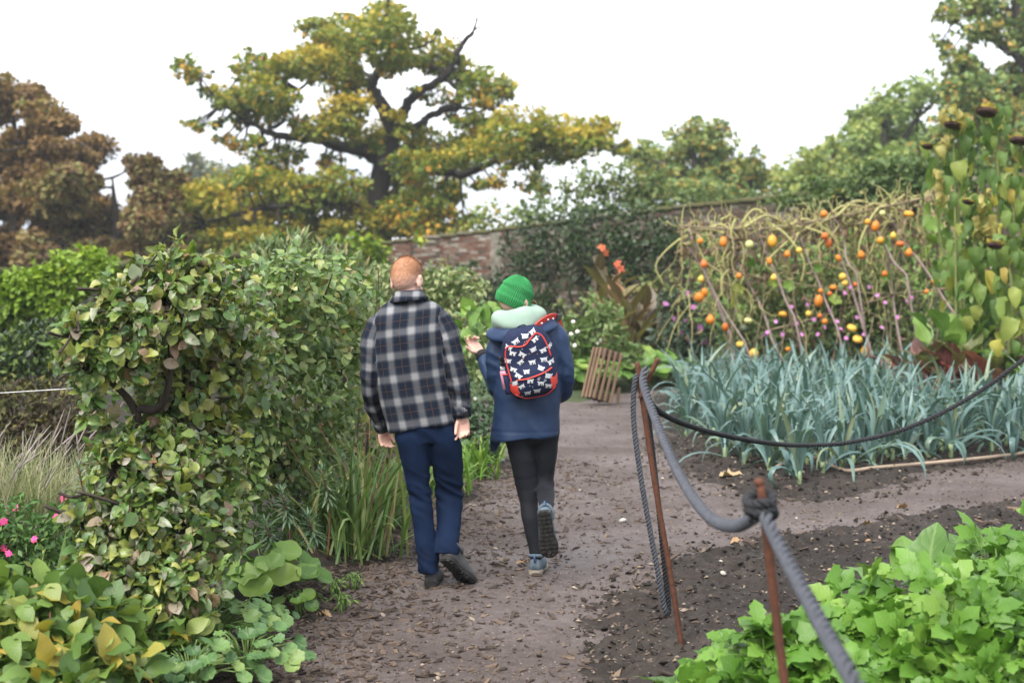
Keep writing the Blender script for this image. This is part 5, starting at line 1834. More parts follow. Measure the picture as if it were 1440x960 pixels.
V, F = box((-.149, -.028, .034), (.012, .020, .030))
g.add(V @ bR.T, F)
g.obj('buckle', plain_mat('black_plastic', (.010, .010, .011), .35), pack, smooth=False)
M_PINK = plain_mat('pink_plastic', (.62, .24, .34), .3, (.66, .32, .40), 12, spec=.5)
wbt = bc + np.array([-.146, -.018, -.055]) @ bR.T
bottle = thing('water_bottle', 'small pale pink water bottle in the left side pocket of the backpack', 'bottle', wbt)
ax = np.array([0, 0, 1.0]) @ bR.T
V, F = tube([ax * z for z in (-.07, -.066, .030, .036, .036)], [.02, .026, .026, .022, .018], 18)
Geo().add(V, F).obj('bottle_body', M_PINK, bottle)
V, F = tube([ax * z for z in (.036, .038, .060, .064)], [.014, .019, .019, .012], 16)
Geo().add(V, F).obj('cap', M_WHITE, bottle)
# ================================================================ STAKES AND ROPES
M_RUST = plain_mat('rusty_iron', (.125, .048, .026), .85, (.065, .028, .018), 45, .7, 160, spec=.3)
M_ROPEG = plain_mat('grey_blue_rope', (.085, .090, .105), .85, (.055, .058, .070), 60, .5, 300, spec=.25)
M_ROPEB = plain_mat('black_rope', (.017, .018, .021), .8, (.035, .036, .040), 60, .5, 300, spec=.3)

def rebar(name, label, top, foot, r):
    base = np.array(foot)
    t = thing(name, label, 'stake', base)
    P = np.linspace(foot - (top - foot) * .06, top, 60)
    P += np.array([[.003 * math.sin(i * .13), 0, 0] for i in range(60)])
    rr = r * (1 + .10 * (np.arange(60) % 2))
    rr[-1] *= .8
    V, F = tube(P, rr, 10)
    Geo().add(V, F).obj('rod', M_RUST, t, base)
    return t
foot1, top1 = gp(957, 920), at(895, 509, 6.38)
foot1[2] = gz(foot1[0], foot1[1])
s1 = rebar('iron_stake', 'tall rusty iron rod with a forked top, leaning left beside the path', top1, foot1, .0125)
fk = [at(900, 560, 6.37), at(910, 536, 6.36), at(917, 522, 6.35), at(925, 504, 6.34)]
V, F = tube(spline(np.array(fk), 6), .011, 10)
Geo().add(V, F).obj('fork_arm', M_RUST, s1, foot1)
Y2 = 3.6
top2, foot2 = at(1067.5, 678, Y2), at(1105, 960, Y2)
dv = foot2 - top2
foot2 = top2 + dv * (top2[2] / -dv[2]) + np.array([0, .0, 0])
s2 = rebar('iron_stake', 'blurred rusty iron rod nearest the camera with a rope knotted round its top', top2, foot2, .0115)
V, F = ellipsoid(top2 - foot2, (.0135, .0135, .012))
link('rod_tip', new_mesh('rod_tip', V, F), M_RUST, s2)
top3, foot3 = np.array([.80, 1.55, 1.12]), np.array([.86, 1.55, 0])
s3 = rebar('iron_stake', 'rusty iron rod beyond the lower right corner that takes the far end of the rope', top3, foot3, .0115)

def rope(name, label, P, r, mat, pitch=.085, group='ropes strung between the iron stakes'):
    """three strands laid round each other"""
    P = np.asarray(P, float)
    seg = np.concatenate([[0], np.cumsum(np.linalg.norm(np.diff(P, axis=0), axis=1))])
    n = int(seg[-1] / (pitch / 11)) + 2
    s = np.linspace(0, seg[-1], n)
    Q = np.stack([np.interp(s, seg, P[:, k]) for k in range(3)], -1)
    T, N, B = frames(Q)
    base = Q[0].copy()
    t = thing(name, label, 'rope', base, group)
    for k in range(3):
        a = 2 * PI * s / pitch + 2 * PI * k / 3
        S = Q + (np.cos(a)[:, None] * N + np.sin(a)[:, None] * B) * r * .60
        V, F = tube(S, r * .44, 8)
        Geo().add(V, F).obj('strand', mat, t, base)
    return t

def hang(a, b, sag, n=40, side=(0, 0, 0)):
    a, b = np.asarray(a), np.asarray(b)
    k = np.linspace(0, 1, n)[:, None]
    return a + (b - a) * k + np.array([0, 0, -1]) * sag * 4 * k * (1 - k) + np.asarray(side) * 4 * k * (1 - k)
RR = .0185
# grey rope: out of the fork of the leaning stake, down in a curve to the knot on the near stake and on past the camera
cr = [at(908, 518, 6.33), at(905, 540, 6.25), at(922, 590, 5.9), at(947, 650, 5.35), at(975, 700, 4.75), at(1005, 732, 4.2), at(1035, 739, 3.85), at(1060, 727, 3.66)]
P1 = spline(np.array(cr), 12)
rope('rope', 'thick grey twisted rope sagging from the forked stake down to the near stake', P1, RR, M_ROPEG, .10)
kn = at(1073, 722, 3.585)
cr2 = [kn + np.array([.0, .0, .004]), at(1095, 765, 3.45), at(1140, 850, 3.1), at(1172, 908, 2.88), at(1200, 957, 2.70), np.array([.70, 2.35, .80]), np.array([.74, 1.95, .84]), top3 + np.array([-.02, .01, -.12])]
rope('rope', 'blurred grey twisted rope running from the near stake out at the lower right', spline(np.array(cr2), 12), RR, M_ROPEG, .10)
# the knot round the near stake
axd = nrm(top2 - foot2)
g = []
for i in range(46):
    a = i / 45 * 2 * PI * 2.2
    x = np.array([1.0, 0, 0]); y = np.cross(axd, x)
    g.append(kn + np.array([-.003, .015, .016]) + (x * math.cos(a) + y * math.sin(a)) * (.031 + .004 * math.sin(3 * a)) + axd * (.024 * math.sin(a * .5 + .6) + .012 * math.sin(a * 1.5)))
rope('rope_knot', 'black rope knotted round the top of the near rusty stake', np.array(g), .0135, M_ROPEB, .05)
# black rope over the leeks
fb = at(905, 553, 6.42)
cb = [fb, at(925, 577, 6.7), at(960, 595, 7.2), at(1010, 610, 7.7), at(1075, 622, 8.2), at(1130, 626, 8.5), at(1200, 621, 8.7), at(1280, 600, 8.8), at(1360, 561, 8.85), at(1440, 505, 8.9), at(1520, 440, 9.0)]
rope('rope', 'black twisted rope sagging across in front of the leek bed', spline(np.array(cb), 14), .0145, M_ROPEB, .07)
s4 = rebar('iron_stake', 'rusty iron rod outside the right edge of the view holding the black rope', at(1522, 425, 9.0), gp(1515, 0.0 + HOR + CAM_H * F_PX / 9.0), .0125)
# the spare rope doubled down the leaning stake
cg = [at(902, 524, 6.40), at(893, 535, 6.37), at(891, 590, 6.37), at(901, 670, 6.37), at(915, 750, 6.37), at(928, 820, 6.38), at(935, 856, 6.39), at(938, 863, 6.41), at(940, 852, 6.44), at(934, 790, 6.45), at(926, 710, 6.46), at(918, 640, 6.46), at(909, 565, 6.44), at(904, 528, 6.42)]
rope('rope', 'grey strand of spare rope hanging beside the leaning stake, on its left side', spline(np.array(cg[:8]), 10), .0125, M_ROPEG, .05)
rope('rope', 'black strand of spare rope hanging beside the leaning stake, on its right side', spline(np.array(cg[7:]), 10), .0135, M_ROPEB, .05)

# ---- hose along the leek bed
hp = []
for px, py in ((1092, 672), (1110, 660), (1135, 655), (1158, 665), (1190, 672), (1230, 669), (1290, 662), (1350, 657), (1400, 648), (1450, 640), (1560, 622), (1700, 605)):
    p = gp(px, py)
    hp.append((p[0], p[1], gz(p[0], p[1]) + .032))
hp = spline(np.array(hp), 10)
V, F = tube(hp, .0155, 10)
hb = hp[0].copy()
M_HOSE = plain_mat('beige_hose', (.38, .29, .21), .6, (.29, .22, .16), 12, .2, 90)
o = link('garden_hose', new_mesh('garden_hose', V - hb, F), M_HOSE, loc=hb)
tag(o, 'beige hose lying on the soil along the front of the leek bed', 'hose')

# ---- training wire on the left
wa, wb_ = at(118, 545, 6.6), at(-420, 570, 6.9)
V, F = tube(hang(wa, wb_, .01, 12), .0028, 6)
pst = thing('training_wire', 'thin pale wire stretched from the left edge to the big-leaved bush', 'wire', wa)
Geo().add(V, F).obj('wire', plain_mat('galvanised_wire', (.55, .55, .55), .4, metal=.6), pst, wa)
fp = np.array([wb_[0], wb_[1], 0])
po = thing('wooden_post', 'wooden post beyond the left edge to which the wire is tied', 'post', fp)
V, F = bevel_box((0, 0, .55), (.08, .08, 1.3), None, .01)
M_WOOD = plain_mat('weathered_wood', (.24, .155, .095), .85, (.15, .095, .060), 4, .5, 60, stretch=(9, 9, .8))
M_WOODD = plain_mat('dark_wet_wood', (.045, .030, .022), .85, (.085, .058, .040), 5, .4, 60)
link('post', new_mesh('post', V, F, smooth=False), M_WOOD, po)

# ---- slatted wooden crate standing on its end, leaning back into the plants
cf = gp(838, 570)
crate = thing('wooden_crate', 'slatted wooden crate stood on end, leaning beside the path in front of light green plants', 'crate', cf)
cR = rotm(0, math.radians(14), 0) @ rotm(math.radians(-10), 0, 0) @ rotm(0, 0, math.radians(28))
crate.rotation_euler = Matrix(cR.tolist()).to_euler()
crate.location = (cf[0], cf[1], gz(cf[0], cf[1]) + .07)
W2, D2, H2 = .15, .13, .66
def slat(x, y, w=.034, t=.018, h=H2, rz=0, z=None):
    V, F = bevel_box((0, 0, 0), (w, t, h), None, .003)
    V = V @ rotm(0, 0, rz).T + np.array([x, y, (h / 2 if z is None else z)])
    link('slat', new_mesh('slat', V, F, smooth=False), M_WOOD, crate)
for i in range(4):
    slat(-W2 + .03 + i * .085, -D2)
    slat(-W2 + .03 + i * .085, D2)
for i in range(3):
    slat(-W2 - .01, -D2 + .045 + i * .085, .034, .018, H2, PI / 2)
for z in (.02, H2 - .09):
    V, F = bevel_box((0, 0, z + .04), (2 * W2 - .01, 2 * D2 - .02, .10), None, .004)
    link('end_block', new_mesh('end_block', V, F, smooth=False), M_WOODD, crate)
pf = gp(869, 569)
V, F = bevel_box((0, 0, .09), (.035, .03, .26), rotm(.05, .12, .3), .004)
o = link('wooden_peg', new_mesh('wooden_peg', V, F, smooth=False), M_WOOD, loc=(pf[0], pf[1], gz(pf[0], pf[1])))
tag(o, 'short wooden peg driven into the soil right of the slatted crate', 'peg')

# ================================================================ SQUASH TRELLIS
YT = 21.0
tb = np.array([wx(1160, YT), YT + .4, gz(wx(1160, YT), YT)])
trel = thing('squash_trellis', 'leaning pole frame covered in withered yellow squash vines behind the leek bed', 'trellis', tb)
M_POLE = plain_mat('purple_grey_pole', (.26, .20, .18), .9, (.15, .11, .10), 8, .4, 60, stretch=(4, 4, 1))
M_VINE = plain_mat('dying_vine', (.37, .38, .13), .85, (.29, .24, .12), 9, .2, 40)
gV = np.random.default_rng(31)
M_STALKD = plain_mat('dry_stem', (.26, .21, .13), .9, (.13, .10, .06), 9)
poles = [(969, 323, 1027, 472, .045), (958, 335, 1004, 410, .022), (1023, 337, 1073, 437, .030), (1068, 331, 1093, 389, .026), (1124, 330, 1151, 396, .026), (1166, 302, 1197, 403, .034), (1171, 304, 1188, 345, .024), (1214, 300, 1245, 344, .028), (1243, 340, 1259, 444, .030), (1249, 300, 1301, 378, .030), (1292, 288, 1363, 347, .030), (1329, 271, 1370, 357, .034)]
tops = []
for x0, y0, x1, y1, r in poles:
    a, b = at(x0, y0, YT + .5), at(x1, y1, YT - .1)
    e = b + (b - a) * .9
    k = (a[2] + .05) / max(a[2] - e[2], .1)
    if e[2] < 0:
        e = a + (e - a) * k
    Q = spline(np.array([a, (a + b) / 2 + gV.normal(0, .03, 3), b, (b + e) / 2 + gV.normal(0, .04, 3), e]), 4)
    # the foot stands in the soil
    if e[2] > 0.0:
        Q = np.vstack([Q, [e[0] + .25, e[1] - .1, -.1]])
    Geo().add(*tube(Q, r * .62, 7)).obj('pole', M_POLE, trel, tb)
    tops.append(a)
for i in range(8):                                   # rear legs of the frame
    a = at(970 + i * 50, 318 - i * 5.5, YT + .55)
    b = np.array([a[0] + .3, a[1] + 1.3, -.1])
    Geo().add(*tube(spline(np.array([a, (a + b) / 2 + gV.normal(0, .04, 3), b]), 5), .018, 6)).obj('pole', M_POLE, trel, tb)
for q in ([(955, 318), (1060, 322), (1140, 312), (1240, 292), (1332, 270)], [(1006, 380), (1080, 392), (1148, 403), (1252, 413), (1385, 398)], [(1079, 465), (1150, 446), (1252, 416)], [(1263, 288), (1300, 278), (1331, 270)], [(1378, 397), (1410, 415), (1450, 440), (1500, 470)], [(1205, 431), (1255, 455)]):
    P = spline(np.array([at(x, y, YT + .05) for x, y in q]), 6)
    Geo().add(*tube(P, .017, 6)).obj('rail', M_STALKD, trel, tb)
# long stems over the top and hanging down
def wander(a, b, amp, n=6, sag=0.0):
    k = np.linspace(0, 1, n)[:, None]
    P = a + (b - a) * k + gV.normal(0, amp, (n, 3)) * np.sin(k * PI) ** .5
    P[:, 2] -= sag * 4 * k[:, 0] * (1 - k[:, 0])
    return spline(P, 5)
def ridge(px):
    return np.interp(px, [950, 1060, 1140, 1240, 1340, 1380], [318, 320, 312, 292, 270, 300])
for i in range(46):                                   # vine stems thick enough to follow one by one
    px = gV.uniform(955, 1360)
    a = at(px, ridge(px) + gV.uniform(-12, 10), YT + gV.uniform(.1, .7))
    q = px + gV.uniform(-60, 60)
    b = at(q, ridge(min(max(q, 955), 1380)) + gV.uniform(-18, 30), YT + gV.uniform(-.1, .7)) if i < 20 else at(px + gV.uniform(-25, 60), ridge(px) + gV.uniform(50, 170), YT + gV.uniform(-.3, .5))
    Geo().add(*tube(wander(a, b, .055, 6, gV.uniform(-.12, .10)), np.linspace(gV.uniform(.011, .019), .006, 26), 6), gV.random()).obj('vine', M_VINE, trel, tb)
for i in range(16):                                   # stout yellow-green runners over the ridge
    px = gV.uniform(960, 1330)
    a = at(px, ridge(px) + gV.uniform(-4, 14), YT + gV.uniform(-.1, .4))
    q = px + gV.uniform(40, 90) * (1 if i % 3 else -1)
    b = at(q, ridge(min(max(q, 955), 1380)) + gV.uniform(-6, 60), YT + gV.uniform(-.2, .4))
    P = spline(np.array([a, (a + b) / 2 + np.array([0, 0, gV.uniform(.05, .3)]), b, b + np.array([gV.normal(0, .1), 0, -gV.uniform(.1, .5)])]), 7)
    Geo().add(*tube(P, np.linspace(.024, .010, len(P)), 6)).obj('vine', M_VINE, trel, tb)
th_ = Geo()
for i in range(420):
    px = gV.uniform(952, 1385)
    y0 = ridge(px) + gV.uniform(-8, 130)
    a = at(px, y0, YT + gV.uniform(-.2, .9))
    b = a + np.array([gV.normal(0, .25), gV.normal(0, .2), gV.uniform(-.9, .15)])
    if i % 4 == 0:                                    # loops above the ridge
        a = at(px, ridge(px) + 2, YT + gV.uniform(.1, .6))
        b = a + np.array([gV.normal(0, .22), gV.normal(0, .1), gV.uniform(.08, .42)])
        b[0] = a[0] + (gV.normal(0, .10) if i % 4 == 0 else b[0] - a[0])
    if b[2] < .05:
        b[2] = .05
    th_.add(*tube(wander(a, b, .035, 5, gV.uniform(-.10, .04)), np.linspace(.010, .004, 21), 4), gV.random())
th_.obj('tendrils', M_VINE, trel, tb, kind='stuff')
for i in range(55):                                   # dry stalks below
    px = gV.uniform(1000, 1300)
    a = np.array([wx(px, YT), YT + gV.uniform(-.4, .8), 0])
    b = a + np.array([gV.normal(.05, .15), gV.normal(0, .1), gV.uniform(.6, 1.7)])
    if i == 0:
        th_ = Geo()
    th_.add(*tube(wander(a, b, .04, 4), np.linspace(.012, .006, 16), 4))
th_.obj('dry_stalks', M_STALKD, trel, tb, kind='stuff')
M_DEADL = leaf_mat('withered_squash_leaf', [(0, (.075, .05, .035)), (.4, (.14, .095, .068)), (.7, (.19, .14, .095)), (1, (.22, .21, .09))], .8, .2, spec=.1)
n = 1000
px = gV.uniform(955, 1375, n)
hd = np.abs(gV.normal(0, 1, n)) * 70 - 14
pos = np.array([at(px[i], ridge(px[i]) + hd[i], YT + gV.uniform(-.1, .9)) for i in range(n)])
d = nrm(gV.normal(size=(n, 3)) * np.array([.5, .5, .3]) + np.array([0, 0, -.9]))
cloud_obj('withered_leaves', [leaf_t(.5, 3, .8, .9, wave=.6, seed=3), leaf_t(.35, 3, .9, 1.2, wave=.6, seed=4)], pos, d, nrm(gV.normal(size=(n, 3))), gV.uniform(.09, .21, n), gV.random(n), M_DEADL, trel, tb)
# a few live leaves among the dead ones
M_SQL = leaf_mat('squash_leaf', [(0, (.06, .12, .02)), (.5, (.11, .19, .03)), (1, (.22, .24, .05))], .55, .3)
live = [(1032, 430, .26), (1040, 415, .2), (1105, 410, .2), (1058, 378, .2), (1185, 420, .22), (1310, 330, .3), (1330, 345, .36), (1240, 395, .2), (1150, 385, .16), (1085, 405, .18), (1250, 350, .16)]
leaf_parts('leaf', [round_t(5, .25, .08, 15, 3), round_t(5, .3, .1, 15, 4)], 'squash', np.array([at(x, y, YT - .1) for x, y, s in live]), nrm(gV.normal(size=(len(live), 3)) * .4 + np.array([0, -.2, .8])), nrm(gV.normal(size=(len(live), 3)) * .4 + np.array([0, -1, .4])), np.array([s for *_, s in live]), M_SQL, trel, tb)

# ---- the squashes, each a thing
def squash_mesh(kind, seed):
    nu, nv = 20, 12
    V = [(0, 0, -1.0)]
    for i in range(1, nv):
        a = -PI / 2 + PI * i / nv
        for j in range(nu):
            x = 2 * PI * j / nu
            rib = 1 + .05 * math.cos(x * (8 if kind != 'pear' else 0))
            r, z = math.cos(a) * rib, math.sin(a)
            if kind == 'pear':
                r *= 1 - .38 * max(0, z) ** .7
                z *= 1.25
            elif kind == 'flat':
                z = z * .72 - .10 * math.exp(-(r / .35) ** 2) * (1 if a > 0 else -1)
            elif kind == 'tall':
                z *= 1.25
                r *= .9
            V.append((r * math.cos(x), r * math.sin(x), z))
    V[0] = (0, 0, V[1][2] * 1.0 - .02 if kind != 'flat' else -.55)
    V.append((0, 0, V[-1][2] + (.01 if kind != 'flat' else -.04)))
    F = [(0, 1 + (j + 1) % nu, 1 + j) for j in range(nu)]
    for i in range(nv - 2):
        F += [(1 + i * nu + j, 1 + i * nu + (j + 1) % nu, 1 + (i + 1) * nu + (j + 1) % nu, 1 + (i + 1) * nu + j) for j in range(nu)]
    l = len(V) - 1
    F += [(1 + (nv - 2) * nu + j, 1 + (nv - 2) * nu + (j + 1) % nu, l) for j in range(nu)]
    return np.array(V, float), F
SQC = {'o': ((.60, .21, .015), (.50, .145, .012)), 'r': ((.56, .145, .018), (.44, .10, .015)), 'yo': ((.62, .32, .025), (.55, .24, .018)), 'y': ((.70, .46, .07), (.60, .36, .05)), 'p': ((.52, .50, .20), (.42, .44, .16)), 'g': ((.035, .055, .03), (.06, .08, .04))}
SQM = {k: plain_mat('squash_skin', a, .45, b_, 6, .1, 40, spec=.45) for k, (a, b_) in SQC.items()}
SQN = {'o': 'orange', 'r': 'reddish orange', 'yo': 'golden orange', 'y': 'yellow', 'p': 'pale green', 'g': 'dark green'}
M_STALK = plain_mat('dry_stalk', (.25, .20, .08), .8)
_sq = {}
# px, py, radius px, colour, shape, words that find it
SQ = [(1159, 301, 6, 'o', 'round', 'highest of all, hanging at the top of the tallest middle pole'),
      (1017, 340, 7, 'o', 'tall', 'hanging at the top of the second pole from the left'),
      (985, 339, 5, 'o', 'round', 'hanging just right of the thick left end pole, near its top'),
      (1086, 339, 8, 'yo', 'tall', 'large, hanging under the ridge right of the third pole'),
      (1124, 352, 5, 'y', 'round', 'hanging alone left of the fourth pole near its top'),
      (1107, 357, 5, 'o', 'pear', 'hanging between the large golden one and the small yellow one'),
      (1082, 367, 5, 'o', 'tall', 'hanging close against the third pole, low on it'),
      (1039, 388, 5, 'o', 'round', 'hanging halfway down, left of the doubled second pole'),
      (1160, 332, 6, 'r', 'round', 'upper one of a close pair left of the doubled middle pole'),
      (1165, 342, 6, 'r', 'tall', 'lower one of a close pair left of the doubled middle pole'),
      (1179, 363, 5, 'o', 'tall', 'hanging right against the doubled middle pole, halfway down'),
      (1211, 358, 6, 'o', 'pear', 'bottle-shaped, hanging free between the middle pole and the bent pole'),
      (1220, 312, 5, 'yo', 'round', 'small, hanging at the very top of the bent pole'),
      (1231, 318, 7, 'o', 'tall', 'large, hanging just right of the top of the bent pole'),
      (1238, 338, 6, 'yo', 'round', 'hanging over the kink of the bent pole'),
      (1256, 331, 5, 'y', 'pear', 'small, hanging between the bent pole and the next slanting pole'),
      (1278, 301, 8, 'yo', 'flat', 'broad and flattened, lying near the ridge at the right end'),
      (1266, 343, 7, 'r', 'flat', 'flattened, hanging under the slanting right-hand pole'),
      (1278, 355, 6, 'o', 'pear', 'hanging just below the flattened reddish one at the right'),
      (1244, 385, 5, 'r', 'round', 'hanging left of the bent pole, halfway down'),
      (1317, 394, 8, 'yo', 'flat', 'large, resting on the low rail near the right end'),
      (1185, 389, 6, 'y', 'round', 'upper one of two touching by the foot of the middle pole'),
      (1188, 398, 5, 'y', 'round', 'lower one of two touching by the foot of the middle pole'),
      (1172, 404, 6, 'o', 'flat', 'hanging just left of the two touching yellow ones'),
      (1151, 423, 8, 'o', 'tall', 'large and egg-shaped, hanging low between the rails'),
      (1167, 413, 4, 'r', 'round', 'tiny, hanging right above the big egg-shaped one'),
      (1154, 409, 4, 'o', 'round', 'tiny, hanging at the top of the big egg-shaped one'),
      (1203, 400, 4, 'r', 'round', 'tiny, hanging right of the two touching yellow ones'),
      (1303, 410, 4, 'o', 'round', 'tiny, under the low rail near the right end'),
      (1292, 450, 5, 'o', 'round', 'blurred, low down at the right among the red-leaved chard'),
      (1101, 442, 7, 'yo', 'flat', 'hanging low above the leeks, left of the lower slanting rail'),
      (1137, 441, 5, 'y', 'round', 'small, hanging low just under the big egg-shaped one'),
      (1160, 452, 5, 'o', 'round', 'hanging low beside pink flowers, above the leek tips'),
      (1153, 444, 4, 'r', 'round', 'tiny, hanging low right beside the small yellow one'),
      (1198, 461, 8, 'y', 'flat', 'upper one of the two broad ones low on the right, above the leeks'),
      (1206, 477, 8, 'y', 'flat', 'lower one of the two broad ones low on the right, above the leeks'),
      (1218, 496, 10, 'yo', 'tall', 'biggest and lowest, standing just behind the leek tips'),
      (1041, 484, 7, 'y', 'flat', 'low on the left, just above the leek tips'),
      (1060, 497, 8, 'y', 'round', 'low on the left, half behind the leek tips'),
      (1052, 451, 7, 'p', 'flat', 'flattened, hanging low between the two left-hand poles'),
      (1046, 462, 7, 'g', 'round', 'nearly black one hanging under the pale flattened one on the left'),
      (1020, 460, 6, 'r', 'tall', 'hanging at the foot of the thick left end pole'),
      (999, 449, 7, 'o', 'pear', 'bottle-shaped, hanging lowest at the left end'),
      (983, 418, 8, 'o', 'round', 'larger one of the cluster left of the thick end pole'),
      (991, 411, 6, 'o', 'tall', 'smaller one of the cluster left of the thick end pole'),
      (986, 392, 5, 'y', 'pear', 'hanging above the cluster left of the thick end pole'),
      (990, 371, 6, 'r', 'pear', 'hanging against the thick end pole, halfway up'),
      (1088, 390, 5, 'y', 'pear', 'pale one hanging at the foot of the third pole'),
      (1054, 344, 7, 'p', 'round', 'hanging under the ridge between the second and third poles'),
      (1241, 300, 5, 'p', 'round', 'small, hanging on the ridge left of the slanting pole'),
      (1108, 491, 4, 'o', 'round', 'tiny, lowest in the middle behind the leek tips')]
for px, py, r, c, k, where in SQ:
    Y = YT - .35 + gV.uniform(-.05, .05)
    p = at(px, py, Y)
    rad = .88 * r * Y / F_PX
    V, F = squash_mesh(k, px)
    key = (k, c)
    tl = rotm(gV.normal(0, .25), gV.normal(0, .25), gV.uniform(0, 6))
    t = thing('squash', f'{SQN[c]} squash {where}', 'squash', p, 'squashes hanging on the withered trellis')
    if key not in _sq:
        _sq[key] = new_mesh('fruit', V, F)
        _sq[key].materials.append(SQM[c])
    if k not in _sq:
        zt = V[:, 2].max()
        Vs, Fs = tube(spline(np.array([(0, 0, zt - .08), (.03, 0, zt + .15), (.10, .02, zt + .45)]), 3), np.array([.17, .15, .12, .10, .09, .09, .10]), 6)
        _sq[k] = new_mesh('stalk', Vs, Fs)
        _sq[k].materials.append(M_STALK)
    for nm, m_ in (('fruit', _sq[key]), ('stalk', _sq[k])):
        o = link(nm, m_, parent=t)
        o.scale = (rad,) * 3
        o.rotation_euler = Matrix(tl.tolist()).to_euler()

# ================================================================ LEEKS
M_LEEK = leaf_mat('leek_leaf', [(0, (0.056, 0.102, 0.098)), (.35, (0.075, 0.131, 0.127)), (.6, (0.101, 0.166, 0.160)), (.8, (0.062, 0.116, 0.102)), (.93, (0.112, 0.158, 0.114)), (1, (0.171, 0.196, 0.114))], .38, .22, spec=.55)
M_SHANK = plain_mat('leek_shank', (.26, .32, .16), .5, (.16, .24, .11), 6)
def strap(L, w, bend, seed, nv=9, kink=0.0, fold=.5):
    """long leek leaf standing up along +Z, arching towards +X"""
    g = np.random.default_rng(seed)
    v = np.linspace(0, 1, nv + 1)
    a = bend * v ** 1.7 + kink / (1 + np.exp(-(v - .62) * 28))
    x = np.concatenate([[0], np.cumsum(np.sin((a[1:] + a[:-1]) / 2)) * L / nv])
    z = np.concatenate([[0], np.cumsum(np.cos((a[1:] + a[:-1]) / 2)) * L / nv])
    ww = w * np.minimum(1, .75 + v * .8) * np.clip((1 - v) * 2.6, .03, 1) ** .7
    tw = g.normal(0, .35) * v
    V, UV = [], []
    for i in range(nv + 1):
        n_ = np.array([math.cos(a[i]), 0, -math.sin(a[i])])      # upper side
        for s in (-1, 0, 1):
            side = np.array([0, 1, 0]) * math.cos(tw[i]) + n_ * math.sin(tw[i])
            V.append(np.array([x[i], 0, z[i]]) + s * ww[i] / 2 * side - abs(s) * ww[i] / 2 * fold * (1 - v[i] * .4) * n_ * -1 * (1 if a[i] < 1.2 else .5))
            UV.append((.5 + .5 * s, v[i]))
    F = [(i * 3 + j, i * 3 + j + 1, i * 3 + j + 4, i * 3 + j + 3) for i in range(nv) for j in range(2)]
    return np.array(V), np.array(F), np.array(UV)
gL = np.random.default_rng(77)
LEEKLEAF = []
for i in range(18):
    bend = (.3, .55, .9, 1.3, 1.8, 2.4)[i % 6] + gL.normal(0, .08)
    T = strap(gL.uniform(.52, .78), gL.uniform(.034, .050), bend, i, kink=(1.5 if i % 5 == 2 else (.9 if i % 7 == 3 else 0)))
    me = new_mesh('leaf', T[0], T[1], np.zeros(len(T[0])), T[2])
    me.materials.append(M_LEEK)
    LEEKLEAF.append((bend, me))
sv = [(0, 0, -.04), (0, 0, .02), (0, 0, .06), (.0, 0, .10)]
Vs, Fs = tube(np.array(sv), [.020, .019, .020, .017], 9)
SHANK = new_mesh('shank', Vs, Fs)
SHANK.materials.append(M_SHANK)
def leek_proto(i):
    t = thing('leek', 'blue-green leek standing in the crowded back rows of the leek bed', 'leek', (0, 0, 0), 'leeks in the bed behind the rope')
    link('shank', SHANK, parent=t)
    az = gL.uniform(0, PI)
    order = sorted(gL.choice(18, 12, replace=False), key=lambda q: -LEEKLEAF[q][0])
    for k, q in enumerate(order):
        o = link('leaf', LEEKLEAF[q][1], parent=t)
        o.location = (0, 0, .02 + .008 * k)
        o.rotation_euler = (gL.normal(0, .12), (abs(gL.normal(.75, .22)) if k < 3 else gL.normal(.10 if k < 7 else 0, .10)), az + PI * (k % 2) + gL.normal(0, .38))
        s = gL.uniform(.85, 1.1) * (.8 if k > 7 else 1)
        o.scale = (s, s, s)
    return t
protos = [leek_proto(i) for i in range(7)]
used = [False] * 7
def leek(x, y, sc, label=None):
    label = label or 'blue-green leek standing in the crowded back rows of the leek bed'
    k = int(gL.integers(0, 7))
    z = gz(x, y)
    if not used[k]:
        used[k] = True
        r = protos[k]
        r.location = (x, y, z)
        r.rotation_euler = (0, 0, gL.uniform(0, 6.28))
        r.scale = (sc,) * 3
        if label:
            r['label'] = label
        return r
    return dup(protos[k], (x, y, z), gL.uniform(0, 6.28), sc, label)
n_leek = 0
row = 0
ORD = ['first', 'second', 'third', 'fourth', 'fifth', 'sixth', 'seventh', 'eighth', 'ninth', 'tenth', 'eleventh', 'twelfth', 'thirteenth', 'fourteenth', 'fifteenth', 'sixteenth', 'seventeenth', 'eighteenth', 'nineteenth', 'twentieth']
yy = 11.9
while yy < 19.5:
    x0 = np.interp(yy, [11.9, 13, 15, 17, 19.5], [wx(1060, 11.9), wx(1005, 13), wx(968, 15), wx(955, 17), wx(975, 19.5)])
    x1 = wx(1475, yy)
    front = np.interp(wx(1, yy) * 0 + yy, [11.9, 12.5], [0, 0])
    x = x0 + gL.uniform(0, .15)
    here = 0
    while x < x1:
        px_, ymin = 720 + x * F_PX / yy, None
        py_ = HOR + CAM_H * F_PX / yy
        if not (px_ > 1295 and yy > 15.4) and py_ < np.interp(px_, [1000, 1060, 1130, 1220, 1320, 1440], [656, 670, 684, 662, 655, 643]):
            leek(x + gL.normal(0, .025), yy + gL.normal(0, .04), gL.uniform(.92, 1.18) * (1.0 if yy < 14 else 1.05), None if row > 4 or here > 19 else f'blue-green leek, {ORD[here]} from the left in the {ORD[row]} row counted from the front')
            n_leek += 1
            here += 1
        x += .20 if yy < 15 else .28
    row += here > 0
    yy += .42 if yy < 15 else .62
p = gp(1124, 690)
leek(p[0], p[1], 1.0, 'foremost leek, standing alone in front of the bed where the hose bends')
p = gp(1255, 655)
leek(p[0], p[1], 1.0, 'leek with pale shank standing right on the hose at the front edge')
p = gp(965, 622)
leek(p[0], p[1], .9, 'leftmost leek, at the corner of the bed beside the trodden path')
